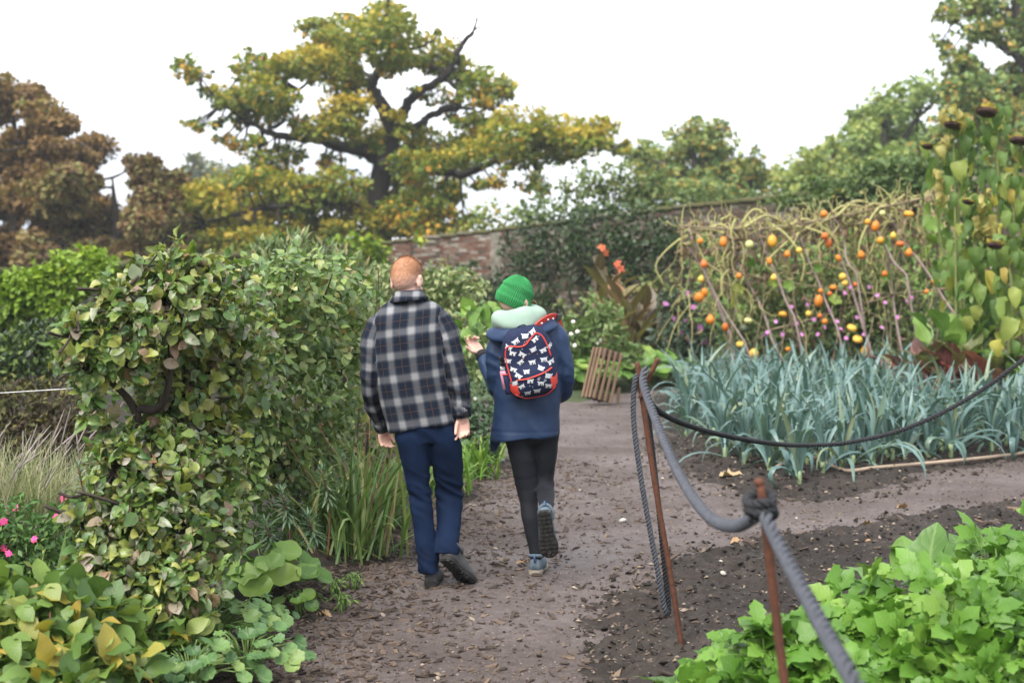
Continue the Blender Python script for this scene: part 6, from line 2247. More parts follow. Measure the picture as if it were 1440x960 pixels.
# ================================================================ PLANTS NEAR THE CAMERA AND IN THE BORDERS
def in_frame(P):
    px = 720 + P[:, 0] / P[:, 1] * F_PX
    py = HOR + (CAM_H - P[:, 2]) / P[:, 1] * F_PX
    return (px > -10) & (px < 1450) & (py > -10) & (py < 970)

def leafy(name, label, cat, foot, blobs, Ts, key, mat, leaf, dens, nparts=300, seed=1, clump=.24, droop=.35, jit=.6, outward=.7, stems=(), stem_mat=None, stem_r=.012, group=None, hue_j=.0, shell=.55, sub=9, dr=.9, face=.5, uv=True, stalks=0, upz=.6, szr=(.6, 1.3)):
    """big-leaved plant: the leaves that show largest are parts, the rest one part; blobs: (px,py,rx,ry,Y)"""
    g = np.random.default_rng(seed)
    base = np.array(foot, float)
    root = thing(name, label, cat, base, group)
    pos, out = [], []
    for b_ in blobs:
        Y = b_[4]
        s = Y / F_PX
        c = at(b_[0], b_[1], Y)
        r = np.array([b_[2] * s, (b_[2] + b_[3]) * .5 * s * dr, b_[3] * s])
        n = max(6, int(dens * b_[2] * b_[3]))
        p, o, k = blob_points(c, r, n, clump, max(4, int(b_[2] * b_[3] / sub / 4)), shell, g)
        pos.append(p)
        out.append(o)
    pos, out = np.concatenate(pos), np.concatenate(out)
    ok = pos[:, 2] > np.maximum(.03, gz_arr(pos[:, 0], pos[:, 1]) + .02)
    pos, out = pos[ok], out[ok]
    n = len(pos)
    d = outward * out + g.normal(size=(n, 3)) * jit
    d[:, 2] -= droop
    up = out * .55 + g.normal(size=(n, 3)) * .4 + np.array([0, -face * .5, upz])
    d, up = nrm(d), nrm(up)
    size = leaf * g.uniform(szr[0], szr[1], n)
    toward = nrm(np.array([0, 0, CAM_H]) - pos)
    score = (out * toward).sum(1) + .35 * g.normal(size=n) + .8 * (size / leaf - 1)
    score[~in_frame(pos)] -= 10
    order = np.argsort(-score)
    a, b_ = order[:nparts], order[nparts:]
    if len(a):
        leaf_parts('leaf', Ts, key, pos[a], d[a], up[a], size[a], mat, root, base)
    if len(b_):
        cloud_obj('leaves', Ts, pos[b_], d[b_], up[b_], size[b_], g.random(len(b_)), mat, root, base, uv=uv)
    for st in stems:
        P = spline(np.array(st), 5)
        Geo().add(*tube(P, np.linspace(stem_r, stem_r * .45, len(P)), 7)).obj('stem', stem_mat or M_BARK, root, base)
    if stalks:
        q = Geo()
        for i in g.choice(n, min(stalks, n), replace=False):
            e = pos[i]
            b0 = e - out[i] * leaf * g.uniform(1.5, 3.5) - np.array([0, 0, leaf * g.uniform(.2, 2.2)])
            q.add(*tube(spline(np.array([b0, (b0 + e) / 2 + g.normal(0, .015, 3), e + np.array([0, 0, leaf * .5 * g.random()])]), 3), np.linspace(stem_r * .4, stem_r * .2, 7), 4))
        q.obj('twigs', stem_mat or M_BARK, root, base, kind='stuff')
    return root

M_PEAR = leaf_mat('spotted_leaf', [(0, (.050, .105, .032)), (.2, (.080, .145, .038)), (.4, (.125, .180, .042)), (.58, (.185, .210, .045)), (.70, (.24, .235, .06)), (.78, (.10, .15, .06)), (.90, (.19, .205, .14)), (.93, (.21, .185, .15)), (.985, (.22, .14, .08)), (1, (.13, .075, .04))], .30, .30, .15, .85, spot_col=(.10, .075, .045), spec=.55, spot_scale=30)
M_PEARD = leaf_mat('dark_glossy_leaf', [(0, (0.054, 0.104, 0.032)), (.4, (0.092, 0.152, 0.041)), (.7, (0.142, 0.201, 0.055)), (.9, (0.203, 0.238, 0.081)), (1, (0.284, 0.232, 0.103))], .32, .22, .5, .5, spec=.5)
M_REDSTEM = plain_mat('red_brown_stem', (.16, .062, .035), .6, (.09, .045, .028), 12)
M_STEMB = plain_mat('dark_brown_branch', (.050, .036, .027), .9, (.028, .021, .017), 14, .5, 40)
OV = [leaf_t(.72, 5, .25, .45, wave=.4, seed=1), leaf_t(.62, 5, .6, 1.0, wave=.5, seed=2), leaf_t(.80, 5, .15, .2, wave=.3, seed=3), leaf_t(.60, 5, .8, 1.5, wave=.55, seed=4), leaf_t(.5, 5, .4, -.6, wave=.5, seed=8), leaf_t(.68, 5, .35, .7, wave=.45, seed=9)]
OVS = [leaf_t(.55, 3, .3, .5, wave=.15, seed=5), leaf_t(.48, 3, .4, .8, wave=.15, seed=6), leaf_t(.6, 3, .2, .3, wave=.1, seed=7)]

# ---- the large spotted-leaf bush in the left foreground
fA = gp(215, 945)
fA[2] = gz(fA[0], fA[1])
YA = 6.2
stemsA = []
for q in ([(208, 950, 6.05), (205, 880, 6.1), (196, 760, 6.2), (190, 640, 6.35), (196, 575, 6.4)], [(196, 575, 6.4), (225, 572, 6.35), (240, 520, 6.3), (235, 430, 6.3)], [(200, 600, 6.4), (180, 560, 6.4), (140, 520, 6.3), (118, 470, 6.25)], [(196, 640, 6.35), (170, 655, 6.2), (155, 640, 6.1)], [(240, 955, 6.0), (236, 900, 6.05), (250, 800, 6.2), (262, 700, 6.3), (270, 600, 6.35)], [(226, 960, 5.98), (222, 905, 6.0), (205, 830, 6.1), (160, 760, 6.1)], [(235, 430, 6.35), (258, 405, 6.4), (262, 385, 6.45)], [(235, 470, 6.35), (205, 425, 6.35), (195, 400, 6.35)]):
    stemsA.append([at(*w) for w in q])
leafy('spotted_leaf_bush', 'big bush with large yellowing, brown-spotted leaves in the left foreground, trained in two tiers', 'bush', fA,
      [(248, 432, 82, 60, 6.4), (170, 478, 60, 52, 6.2), (290, 480, 80, 80, 6.7), (122, 500, 38, 46, 6.15), (240, 392, 54, 28, 6.4), (278, 380, 38, 22, 6.5), (320, 420, 54, 50, 7.0), (182, 428, 36, 26, 6.25), (250, 540, 80, 40, 6.55), (310, 540, 60, 50, 6.9), (205, 402, 22, 20, 6.3), (262, 362, 12, 12, 6.4), (190, 376, 7, 18, 6.3), (222, 362, 6, 18, 6.3), (250, 352, 7, 16, 6.4), (298, 366, 7, 16, 6.6), (345, 374, 8, 18, 7.0), (106, 446, 7, 18, 6.1), (150, 408, 7, 18, 6.2), (86, 488, 9, 16, 6.1), (98, 470, 16, 22, 6.1), (330, 388, 26, 18, 7.0),
       (215, 650, 80, 50, 6.3), (160, 660, 30, 50, 6.15), (280, 640, 60, 60, 6.6), (170, 740, 64, 60, 6.1), (230, 750, 80, 64, 6.2), (290, 730, 50, 70, 6.5), (200, 820, 84, 50, 6.05), (140, 790, 40, 50, 6.0), (255, 830, 50, 50, 6.1), (185, 875, 50, 34, 5.95), (120, 690, 14, 26, 6.0), (112, 720, 20, 20, 6.0), (240, 592, 40, 20, 6.5), (160, 598, 22, 18, 6.3), (290, 590, 40, 30, 6.7), (130, 575, 14, 22, 6.15), (215, 610, 50, 18, 6.45)],
      OV, 'pear', M_PEAR, .058, .155, 300, 51, .26, .25, 1.0, .6, stemsA, M_STEMB, .021, stalks=420, sub=20, dr=.75, szr=(.38, 1.45), upz=.9)

# ---- the bush behind it along the path
fB = np.array(gp(420, 745))
fB[2] = gz(fB[0], fB[1])
stB = [[at(a, b_, Y) for a, b_, Y in q] for q in ([(420, 745, 8.9), (415, 650, 8.9), (400, 520, 8.8), (410, 400, 8.7)], [(425, 745, 8.9), (450, 620, 9.2), (470, 480, 9.4), (460, 380, 9.4)], [(415, 700, 8.9), (370, 580, 8.5), (350, 450, 8.3)], [(450, 600, 9.2), (490, 520, 9.6), (505, 450, 9.8)])]
leafy('glossy_bush', 'tall bush of smaller glossy green leaves between the spotted bush and the man', 'bush', fB,
      [(385, 410, 54, 50, 8.3), (430, 400, 60, 46, 8.7), (475, 405, 44, 44, 9.1), (505, 425, 28, 34, 9.6), (360, 470, 54, 60, 8.2), (420, 470, 70, 60, 8.7), (480, 470, 44, 60, 9.3), (350, 540, 50, 60, 8.2), (400, 560, 60, 60, 8.6), (460, 550, 50, 60, 9.2), (350, 610, 46, 50, 8.3), (385, 640, 50, 46, 8.6), (440, 620, 50, 50, 9.0), (330, 670, 40, 44, 8.2), (496, 520, 24, 50, 9.8)],
      OVS + OV[:1], 'glossy', M_PEARD, .066, .15, 300, 52, .25, .25, .6, .6, stB, M_STEMB, .022, stalks=70, sub=7, dr=.8)
# upright grey-green shoots that stick out of its top
M_SHOOT = leaf_mat('grey_shoot_leaf', [(0, (.055, .09, .038)), (.5, (.095, .135, .055)), (.85, (.16, .19, .085)), (1, (.22, .17, .085))], .45, .28, spec=.4)
leafy('willowy_shrub', 'shrub of upright grey-green narrow-leaved shoots rising behind the spotted bush', 'shrub', np.array([wx(450, 10.2), 10.2, gz(wx(450, 10.2), 10.2)]),
      [(380, 372, 34, 30, 10.2), (415, 362, 36, 28, 10.3), (455, 372, 40, 28, 10.4), (490, 390, 30, 26, 10.5), (430, 400, 70, 36, 10.3), (515, 410, 22, 24, 10.8), (360, 400, 24, 30, 10.0)],
      [leaf_t(.30, 3, .3, .3), leaf_t(.36, 3, .3, .5), leaf_t(.26, 3, .2, .2)], 'shoot', M_SHOOT, .080, .30, 300, 53, .3, -.75, .45, .4,
      [[at(430 + k * 14, 640, 10.2), at(400 + k * 22, 480, 10.2), at(370 + k * 27, 352 + 8 * abs(k - 3) , 10.3)] for k in range(7)], M_STEMB, .009, stalks=60, sub=5)

# ---- sword-leaved clump by the man's feet
M_SWORD = leaf_mat('sword_leaf', [(0, (.045, .09, .025)), (.4, (.075, .13, .035)), (.7, (.11, .17, .05)), (.92, (.17, .19, .07)), (1, (.24, .20, .11))], .42, .3, spec=.4)
def blades(name, label, cat, px, py, n, L, w, spread, mat, seed, nparts=0, stalks=0, spx=30, part='leaf', stalk_L=1.2, kinked=True, group=None, tilt=.40, lean=0.0, stalk_mat=None):
    g = np.random.default_rng(seed)
    f = np.array(gp(px, py))
    f[2] = gz(f[0], f[1])
    root = thing(name, label, cat, f, group)
    Vs, Fs, Ts_, nv_, pieces = [], [], [], 0, []
    for i in range(n):
        bend = abs(g.normal(0, spread)) + .15
        V, F, UV = strap(L * g.uniform(.55, 1.1), w * g.uniform(.7, 1.2), bend, seed * 100 + i, 7, 1.1 if kinked and g.random() < .18 else 0)
        a = g.uniform(0, 2 * PI)
        V = V @ rotm(g.normal(0, .12), abs(g.normal(0, tilt)), 0).T
        V = V @ rotm(0, 0, a).T
        off = np.array([g.normal(0, spx * f[1] / F_PX * .5), g.normal(0, spx * f[1] / F_PX * .4), -.02])
        V = V + off + np.array([lean, 0, 0]) * V[:, 2:3]
        if i < nparts:
            link(part, new_mesh(part, V, F, np.full(len(V), g.random()), UV), mat, root)
        else:
            Vs.append(V)
            Fs.append(F + nv_)
            Ts_.append(np.full(len(V), g.random()))
            nv_ += len(V)
    if Vs:
        link('leaves', new_mesh('leaves', np.concatenate(Vs), np.concatenate(Fs), np.concatenate(Ts_)), mat, root, 'stuff')
    for i in range(stalks):
        b0 = np.array([g.normal(0, .10), g.normal(0, .08), 0])
        e = b0 + np.array([g.normal(0, .22), g.normal(0, .12), stalk_L * g.uniform(.65, 1.1)])
        P = spline(np.array([b0, (b0 + e) / 2 + g.normal(0, .04, 3), e, e + np.array([g.normal(0, .06), 0, .03])]), 5)
        q = Geo().add(*tube(P, np.linspace(.0045, .002, len(P)), 5))
        for k in range(8, len(P), 2):
            q.add(*ellipsoid(P[k] + g.normal(0, .006, 3), (.006, .006, .011), None, 6, 4))
        q.obj('seed_stalk', stalk_mat or M_STRAW, root)
    return root
M_STRAW = plain_mat('straw_stalk', (.22, .15, .075), .85, (.13, .085, .045), 14)
blades('sword_leaf_clump', 'large clump of arching sword-shaped leaves with dry stalks at the man\'s left', 'plant', 505, 788, 115, .80, .022, .95, M_SWORD, 61, 110, 9, 60, stalk_L=1.0)
blades('sword_leaf_clump', 'loose outer clump of sword leaves between the big clump and the grey spurge', 'plant', 462, 782, 60, .60, .020, 1.0, M_SWORD, 62, 60, 3, 40, stalk_L=.9)
blades('sword_leaf_clump', 'thin upright sword-leaf clump just behind the man\'s left leg', 'plant', 548, 745, 45, .60, .020, .9, M_SWORD, 63, 60, 6, 40, stalk_L=1.05)
M_FRESH = leaf_mat('fresh_green_blade', [(0, (.06, .12, .02)), (.5, (.10, .19, .03)), (.85, (.15, .25, .045)), (1, (.26, .28, .08))], .45, .35, spec=.35)
blades('daylily_clump', 'fresh green grassy clump between the two walkers at the path edge', 'plant', 655, 672, 110, .42, .024, 1.3, M_FRESH, 64, 80, 0, 44)
blades('daylily_clump', 'fresh green grassy clump seen between the man\'s legs', 'plant', 615, 700, 90, .38, .022, 1.3, M_FRESH, 65, 60, 0, 40)
blades('daylily_clump', 'low green grassy clump on the path edge left of the woman\'s knees', 'plant', 690, 648, 60, .34, .022, 1.4, M_FRESH, 66, 50, 0, 30)

# ---- grey spurge heads
M_SPURGE = leaf_mat('spurge_leaf', [(0, (.055, .095, .060)), (.5, (.085, .14, .085)), (1, (.13, .19, .11))], .45, .25, spec=.4)
def spurge(px, py, Y, s, label, seed):
    g = np.random.default_rng(seed)
    top = at(px, py, Y)
    f = np.array([top[0] + .03, top[1] + .05, 0])
    f[2] = gz(f[0], f[1])
    root = thing('spurge', label, 'plant', f, 'grey-green spurge stems in the left border')
    P = spline(np.array([f, (f + top) / 2 + np.array([.03, 0, .02]), top]), 6)
    Geo().add(*tube(P, np.linspace(.007, .005, len(P)), 6)).obj('stem', M_REDSTEM, root, f)
    pos, d, up, sz = [], [], [], []
    for i in range(64):
        k = i / 64
        a = i * 2.39996
        el = math.radians(-25 + 100 * k ** 1.5)
        p = P[-1] + (P[-4] - P[-1]) * (1 - k) * 1.6
        v = np.array([math.cos(a) * math.cos(el), math.sin(a) * math.cos(el), math.sin(el)])
        pos.append(p)
        d.append(v + g.normal(0, .08, 3))
        up.append(np.array([0, 0, 1]) - v * v[2] + 1e-3)
        sz.append(s * g.uniform(.8, 1.1) * (1 - .35 * k))
    leaf_parts('leaf', [leaf_t(.15, 3, .2, .35), leaf_t(.17, 3, .25, .55)], 'spurge', np.array(pos), nrm(np.array(d)), nrm(np.array(up)), np.array(sz), M_SPURGE, root, f)
for px, py, Y, s, lab in ((432, 726, 7.6, .105, 'grey-green spurge head nearest the path, in front of the sword leaves'), (395, 690, 7.8, .10, 'grey-green spurge head between the spotted bush and the sword leaves'), (452, 660, 8.2, .10, 'grey-green spurge head against the left side of the sword-leaf clump'), (480, 645, 8.5, .09, 'small spurge head highest among the sword leaves'), (372, 735, 7.4, .09, 'shaded spurge head beside the spotted bush, above the heart-leaved plant'), (405, 640, 8.6, .10, 'spurge head farthest back, below the glossy bush'), (110, 655, 7.4, .10, 'spurge head on the far left, beside the waist of the spotted bush')):
    spurge(px, py, Y, s, lab, int(px))

# ---- heart-leaved plant at the path edge
M_HEART = leaf_mat('heart_leaf', [(0, (0.052, 0.107, 0.023)), (.5, (0.086, 0.168, 0.035)), (.85, (0.133, 0.220, 0.046)), (1, (0.194, 0.265, 0.061))], .38, .3, .7, spec=.45)
HT = [round_t(0, 0, .05, 16, 11, .3), round_t(0, 0, .09, 16, 12, .1), round_t(0, 0, .07, 16, 13, .45)]
def heart(px, py, label, n, size, rad, seed, mat=None, hgt=.16, T=None, key='heart', name='heart_leaf_plant', group=None):
    g = np.random.default_rng(seed)
    f = np.array(gp(px, py))
    f[2] = gz(f[0], f[1])
    root = thing(name, label, 'plant', f, group)
    pos, d, up, sz = [], [], [], []
    st = Geo()
    for i in range(n):
        a = i * 2.39996 + g.normal(0, .3)
        k = ((i + .5) / n) ** .5
        e = f + np.array([math.cos(a) * rad * k, math.sin(a) * rad * k * .8, hgt * (1.05 - .65 * k) * g.uniform(.75, 1.2) + .03])
        o = nrm(np.array([math.cos(a), math.sin(a), 0]))
        pos.append(e)
        d.append(o * .9 + np.array([0, 0, -.25 - .25 * k]) + g.normal(0, .15, 3))
        up.append(np.array([0, -.45, 1]) + o * .35 + g.normal(0, .22, 3))
        sz.append(size * g.uniform(.7, 1.2))
        st.add(*tube(spline(np.array([f + g.normal(0, .02, 3) * np.array([1, 1, 0]), (f + e) / 2 + np.array([0, 0, .05]), e]), 3), np.linspace(.005, .003, 7), 5))
    leaf_parts('leaf', T or HT, key, np.array(pos), nrm(np.array(d)), nrm(np.array(up)), np.array(sz), mat or M_HEART, root, f)
    st.obj('leaf_stalks', M_FRESHSTEM, root, f, kind='stuff')
    return root
M_FRESHSTEM = plain_mat('green_stem', (.13, .20, .05), .55, (.09, .15, .04), 10)
heart(372, 858, 'broad heart-shaped leaves in a low rosette at the path edge, left of the bark chips', 26, .155, .26, 71, hgt=.22)
heart(318, 862, 'smaller heart-leaved rosette under the right side of the spotted bush', 18, .12, .18, 72, hgt=.18)
heart(418, 868, 'tiny yellow-green heart-leaved seedling on the bark chips', 7, .075, .07, 73, M_FRESH, .10)
STRAWB = [round_t(7, .14, .08, 21, 15, .25), round_t(7, .18, .10, 21, 16, .1), round_t(7, .12, .06, 21, 17, .4)]
M_GER = leaf_mat('cranesbill_leaf', [(0, (0.038, 0.085, 0.030)), (.5, (0.064, 0.128, 0.043)), (.85, (0.098, 0.170, 0.055)), (1, (0.145, 0.204, 0.060))], .42, .28, .6, spec=.4)
for px, py, n, s, r, lab in ((300, 925, 70, .075, .30, 'spreading patch of small lobed leaves below the spotted bush, next to the path'), (345, 962, 46, .07, .24, 'patch of small lobed leaves at the very bottom, touching the bark chips'), (268, 985, 50, .08, .26, 'patch of lobed leaves at the very bottom under the spotted bush\'s stems'), (362, 905, 24, .06, .16, 'small outlying tuft of lobed leaves reaching furthest into the path')):
    heart(px, py, lab, n, s, r, int(px), M_GER, .20, STRAWB, 'cranesbill', 'cranesbill', 'low lobed-leaf ground cover by the path')
# weeds at the path edge
for i, (px, py, lab) in enumerate(((440, 858, 'feathery little weed on the bark chips right of the heart-leaved plant'), (470, 842, 'tiny weed growing in the path edge nearest the man\'s shoes'), (498, 828, 'little weed at the edge of the bark chips below the sword leaves'), (480, 862, 'low moss-green weed lying flat on the bark chips'))):
    heart(px, py, lab, 12, .035, .07, 90 + i, M_FRESH, .06, [leaf_t(.4, 2, .2, .3)], 'weed', 'weed', 'small weeds along the path edge')

# ---- red-stemmed plants in the bottom left corner
M_CORNER = leaf_mat('soft_green_leaf', [(0, (0.051, 0.098, 0.024)), (.4, (0.081, 0.140, 0.031)), (.7, (0.119, 0.178, 0.038)), (.92, (0.178, 0.204, 0.051)), (.975, (0.289, 0.230, 0.043)), (1, (0.306, 0.187, 0.043))], .42, .32, .12, spec=.4)
OV2 = [leaf_t(.66, 5, .2, .5, wave=.25, seed=21), leaf_t(.55, 5, .3, .9, wave=.3, seed=22), leaf_t(.75, 5, .15, .3, wave=.2, seed=23)]
def cstem(x0, y0, Y0, x1, y1, Y1):
    return [at(x0, y0, Y0), at((x0 + x1) / 2 + 4, (y0 + y1) / 2, (Y0 + Y1) / 2), at(x1, y1, Y1)]
leafy('red_stemmed_plant', 'leafy plant with red-brown stems and a few yellow leaves in the bottom left corner', 'plant', np.array([wx(60, 5.4), 5.4, .07]),
      [(40, 850, 46, 40, 5.5), (90, 880, 60, 50, 5.5), (30, 920, 50, 50, 5.3), (110, 940, 60, 44, 5.35), (60, 965, 70, 40, 5.2), (150, 900, 34, 50, 5.6), (165, 955, 50, 40, 5.4), (-30, 900, 50, 70, 5.4)],
      OV2, 'corner', M_CORNER, .115, .062, 280, 55, .28, .35, .55, .6, [cstem(30, 1000, 5.3, 45, 865, 5.4), cstem(60, 1000, 5.3, 55, 870, 5.4), cstem(70, 1000, 5.3, 70, 860, 5.35), cstem(110, 1000, 5.4, 115, 900, 5.4)], M_REDSTEM, .008, sub=8)
for i, (x0, x1, y1, lab) in enumerate(((20, 22, 876, 'l'), (52, 70, 870, 'm'), (72, 70, 872, 'r'))):
    pass
leafy('red_stemmed_plant', 'tuft with bare red-brown stems under the spotted bush at the bottom', 'plant', np.array([wx(225, 5.85), 5.85, .07]),
      [(200, 905, 40, 40, 5.9), (240, 900, 36, 40, 5.95), (175, 890, 30, 36, 5.9), (260, 930, 30, 30, 5.9)], OV2, 'corner', M_CORNER, .095, .05, 70, 56, .28, .35, .55, .6,
      [cstem(195, 985, 5.8, 180, 880, 5.9), cstem(215, 985, 5.8, 205, 870, 5.9), cstem(228, 985, 5.8, 210, 880, 5.9), cstem(234, 985, 5.8, 238, 890, 5.9)], M_REDSTEM, .0085, sub=8)
blades('iris_clump', 'a few stiff upright brown-tipped blades among the small leaves on the far left', 'plant', 50, 905, 9, .42, .050, .12, M_SWORD, 67, 9, 0, 30, kinked=False, tilt=.08)

# ---- flowering plants on the left
M_SALV = leaf_mat('small_mid_green_leaf', [(0, (.04, .09, .025)), (.5, (.07, .135, .035)), (.85, (.11, .19, .05)), (1, (.18, .24, .07))], .45, .3, spec=.35)
M_PINKF = tint_mat('pink_petal', [(0, (.60, .06, .22)), (.5, (.70, .10, .32)), (1, (.62, .05, .12))], .6, .2)
M_MAUVE = tint_mat('mauve_petal', [(0, (.36, .14, .34)), (.5, (.46, .22, .42)), (1, (.42, .12, .28))], .6, .2)
M_WHITEF = tint_mat('white_petal', [(0, (.75, .72, .70)), (.5, (.80, .68, .68)), (1, (.72, .74, .66))], .6, .2)
def petals(root, base, pts, size, mat, seed, n=7):
    """flower heads: a ring of petals each"""
    g = np.random.default_rng(seed)
    for p in pts:
        q = Geo()
        c = np.array(p, float)
        fn = nrm(np.array([g.normal(0, .5), -1, g.normal(.5, .4)]))
        u = nrm(np.cross(fn, [0, 0, 1.0]))
        v = np.cross(u, fn)
        for k in range(n):
            a = 2 * PI * k / n
            r, t_ = u * math.cos(a) + v * math.sin(a), -u * math.sin(a) + v * math.cos(a)
            s = size * g.uniform(.85, 1.15)
            q.add([c, c + r * s * .6 + t_ * s * .3 + fn * s * .12, c + r * s, c + r * s * .6 - t_ * s * .3 + fn * s * .12], [(0, 1, 2, 3)], g.random())
        q.obj('flower', mat, root, base)
def flowery(name, label, px, Y, blobs, leaf, dens, fl, fsize, fmat, seed, mat=None, cat='plant', T=None, group=None, **kw):
    root = mound(name, label, cat, Y, blobs, mat or M_SALV, leaf, dens, seed, T=T or [leaf_t(.55, 2, .2, .4), leaf_t(.45, 2, .3, .6)], foot=px, group=group, **kw)
    if fl:
        petals(root, np.array(root.location), [at(x, y, Y - (1.1 if name == 'cosmos' else .1) - .3 * (i % 3) * .3) for i, (x, y) in enumerate(fl)], fsize, fmat, seed)
    return root
flowery('salvia', 'bushy small-leaved plant dotted with bright pink flowers at the left edge', 40, 7.4, [(30, 740, 50, 40, .5), (70, 770, 50, 50, .45), (15, 790, 50, 50, .4), (90, 810, 40, 40, .35), (40, 830, 50, 30, .4), (-30, 780, 50, 70, .4)], .048, .20,
        [(22, 714), (5, 733), (79, 727), (5, 770), (12, 778), (48, 758), (90, 700)], .022, M_PINKF, 41, stems=2)
M_GRASSG = leaf_mat('pale_grass', [(0, (.13, .16, .075)), (.5, (.20, .22, .12)), (.85, (.27, .26, .17)), (1, (.30, .26, .21))], .7, .3, spec=.2)
M_PURPH = plain_mat('purple_seed_head', (.34, .30, .28), .9, (.26, .21, .21), 20)
def grass_clump(px, py, label, n, L, seed, heads=30):
    r = blades('ornamental_grass', label, 'grass', px, py, n, L, .007, .75, M_GRASSG, seed, 0, 0, 60, kinked=False, tilt=.25)
    g = np.random.default_rng(seed)
    q = Geo()
    for i in range(heads):
        b0 = np.array([g.normal(0, .16), g.normal(0, .12), .1])
        e = b0 + np.array([g.normal(.05, .30), g.normal(0, .2), L * g.uniform(.55, 1.1)])
        P = spline(np.array([b0, (b0 + e) / 2 + np.array([-.03, 0, .06]), e]), 5)
        q.add(*tube(P, np.linspace(.0018, .0012, len(P)), 4))
        q.add(*tube(P[-5:], [.002, .0045, .005, .004, .001], 5))
    q.obj('seed_heads', M_PURPH, r, kind='stuff')
grass_clump(30, 800, 'pale wispy grass with greyish purple seed heads at the left edge', 620, .74, 68, 26)
grass_clump(88, 770, 'smaller wispy grass tuft between the left edge and the spotted bush', 380, .62, 69, 14)
grass_clump(-40, 790, 'wispy grass tuft cut off by the left edge', 300, .72, 70, 12)

mound('dark_shrub', 'dark green shrub below the lime-green creeper on the far left', 'shrub', 14, [(40, 500, 50, 36, .4), (95, 505, 40, 36, .4), (0, 520, 50, 40, .35), (60, 475, 50, 22, .5), (110, 480, 30, 24, .5), (150, 500, 40, 50, .3), (-50, 500, 50, 50, .4)], M_IVY, .075, .36, 42, T=[leaf_t(.6, 2, .2, .4), leaf_t(.5, 2, .3, .6)])
M_DEADP = leaf_mat('brown_stalk_leaf', [(0, (.04, .032, .022)), (.5, (.075, .055, .035)), (.85, (.07, .08, .03)), (1, (.13, .11, .04))], .7, .2, spec=.15)
mound('faded_perennial', 'brown faded perennials standing behind the pale grass on the left', 'plant', 11.5, [(30, 575, 50, 40, .4), (90, 580, 46, 44, .45), (-20, 580, 40, 50, .4), (60, 620, 70, 34, .5), (120, 610, 40, 40, .5)], M_DEADP, .06, .36, 43, stems=3, T=[leaf_t(.35, 2, .2, .4), leaf_t(.5, 2, .3, .9)])
mound('border_foliage', 'low green foliage under the glossy bush along the border', 'plant', 8.7, [(350, 700, 50, 44, .3), (300, 770, 40, 60, .25), (410, 760, 50, 34, .3), (360, 780, 50, 34, .3), (450, 720, 40, 40, .35), (300, 680, 40, 50, .3)], M_SALV, .055, .20, 44, T=[leaf_t(.5, 2, .2, .5), leaf_t(.4, 2, .3, .6)], foot=380)
mound('border_foliage', 'shaded green foliage behind the man\'s left arm under the bush', 'plant', 10.6, [(500, 520, 30, 50, .3), (500, 600, 40, 50, .35), (540, 640, 30, 40, .4), (470, 640, 50, 50, .3), (510, 680, 40, 40, .3)], M_PEARD, .08, .15, 45, T=OVS, foot=500)

# ---- plants behind the walkers
flowery('buddleia', 'shrub with pale grey-green leaves between the walkers, against the brick wall', 640, 15.5, [(630, 395, 34, 26, .5), (655, 420, 30, 36, .4), (625, 440, 40, 40, .45), (650, 475, 40, 36, .4), (610, 480, 40, 50, .4), (670, 500, 30, 40, .35), (645, 530, 36, 40, .45), (605, 400, 24, 24, .5), (560, 400, 40, 30, .4), (530, 430, 40, 60, .3)], .085, .27, [], .02, M_WHITEF, 46, M_PALE, 'shrub')
flowery('shrub', 'fresh green bushy plant low behind the gap between the walkers', 660, 12.5, [(640, 560, 36, 40, .4), (675, 575, 30, 40, .45), (620, 600, 36, 40, .4), (660, 620, 40, 40, .5), (600, 640, 30, 40, .4), (630, 660, 40, 30, .5), (690, 610, 16, 30, .4)], .075, .22, [(640, 575), (668, 560)], .018, M_WHITEF, 47, M_BLUEG)
leafy('broad_leaf_climber', 'bright broad-leaved climber seen just above the woman\'s raised hand', 'plant', np.array([wx(665, 13.5), 13.5, .05]), [(672, 440, 24, 26, 13.5), (660, 470, 24, 24, 13.4), (685, 425, 14, 16, 13.6)], OV2, 'climber', M_HEART, .16, .035, 30, 58, .3, .4, .5, .5, [[at(665, 600, 13.5), at(668, 500, 13.5), at(675, 430, 13.5)]], M_FRESHSTEM, .01)
flowery('perennial', 'pale green leafy perennials with whitish flowers right of the woman\'s shoulder', 830, 20.3, [(830, 440, 22, 24, .6), (815, 475, 28, 30, .5), (850, 480, 30, 34, .5), (830, 510, 36, 30, .45), (810, 530, 24, 24, .4), (860, 450, 18, 24, .6), (880, 500, 24, 24, .45)], .11, .30,
        [(806, 452), (803, 469), (812, 466), (799, 478), (840, 482), (808, 485), (845, 478)], .032, M_WHITEF, 48, M_PALE)
heart(895, 545, 'pale lime nasturtium-like leaves spreading right of the crate', 60, .23, .62, 74, M_FRESH, .55, None, 'heart', 'nasturtium')
heart(925, 540, 'lower lime-green round leaves spilling onto the soil behind the leaning stake', 44, .22, .5, 75, M_FRESH, .42, None, 'heart', 'nasturtium')
heart(812, 552, 'round green leaves at the foot of the perennials just left of the crate', 46, .20, .45, 76, M_FRESH, .50, None, 'heart', 'nasturtium')
heart(850, 550, 'round green leaves directly behind the crate', 40, .20, .45, 77, M_FRESH, .55, None, 'heart', 'nasturtium')

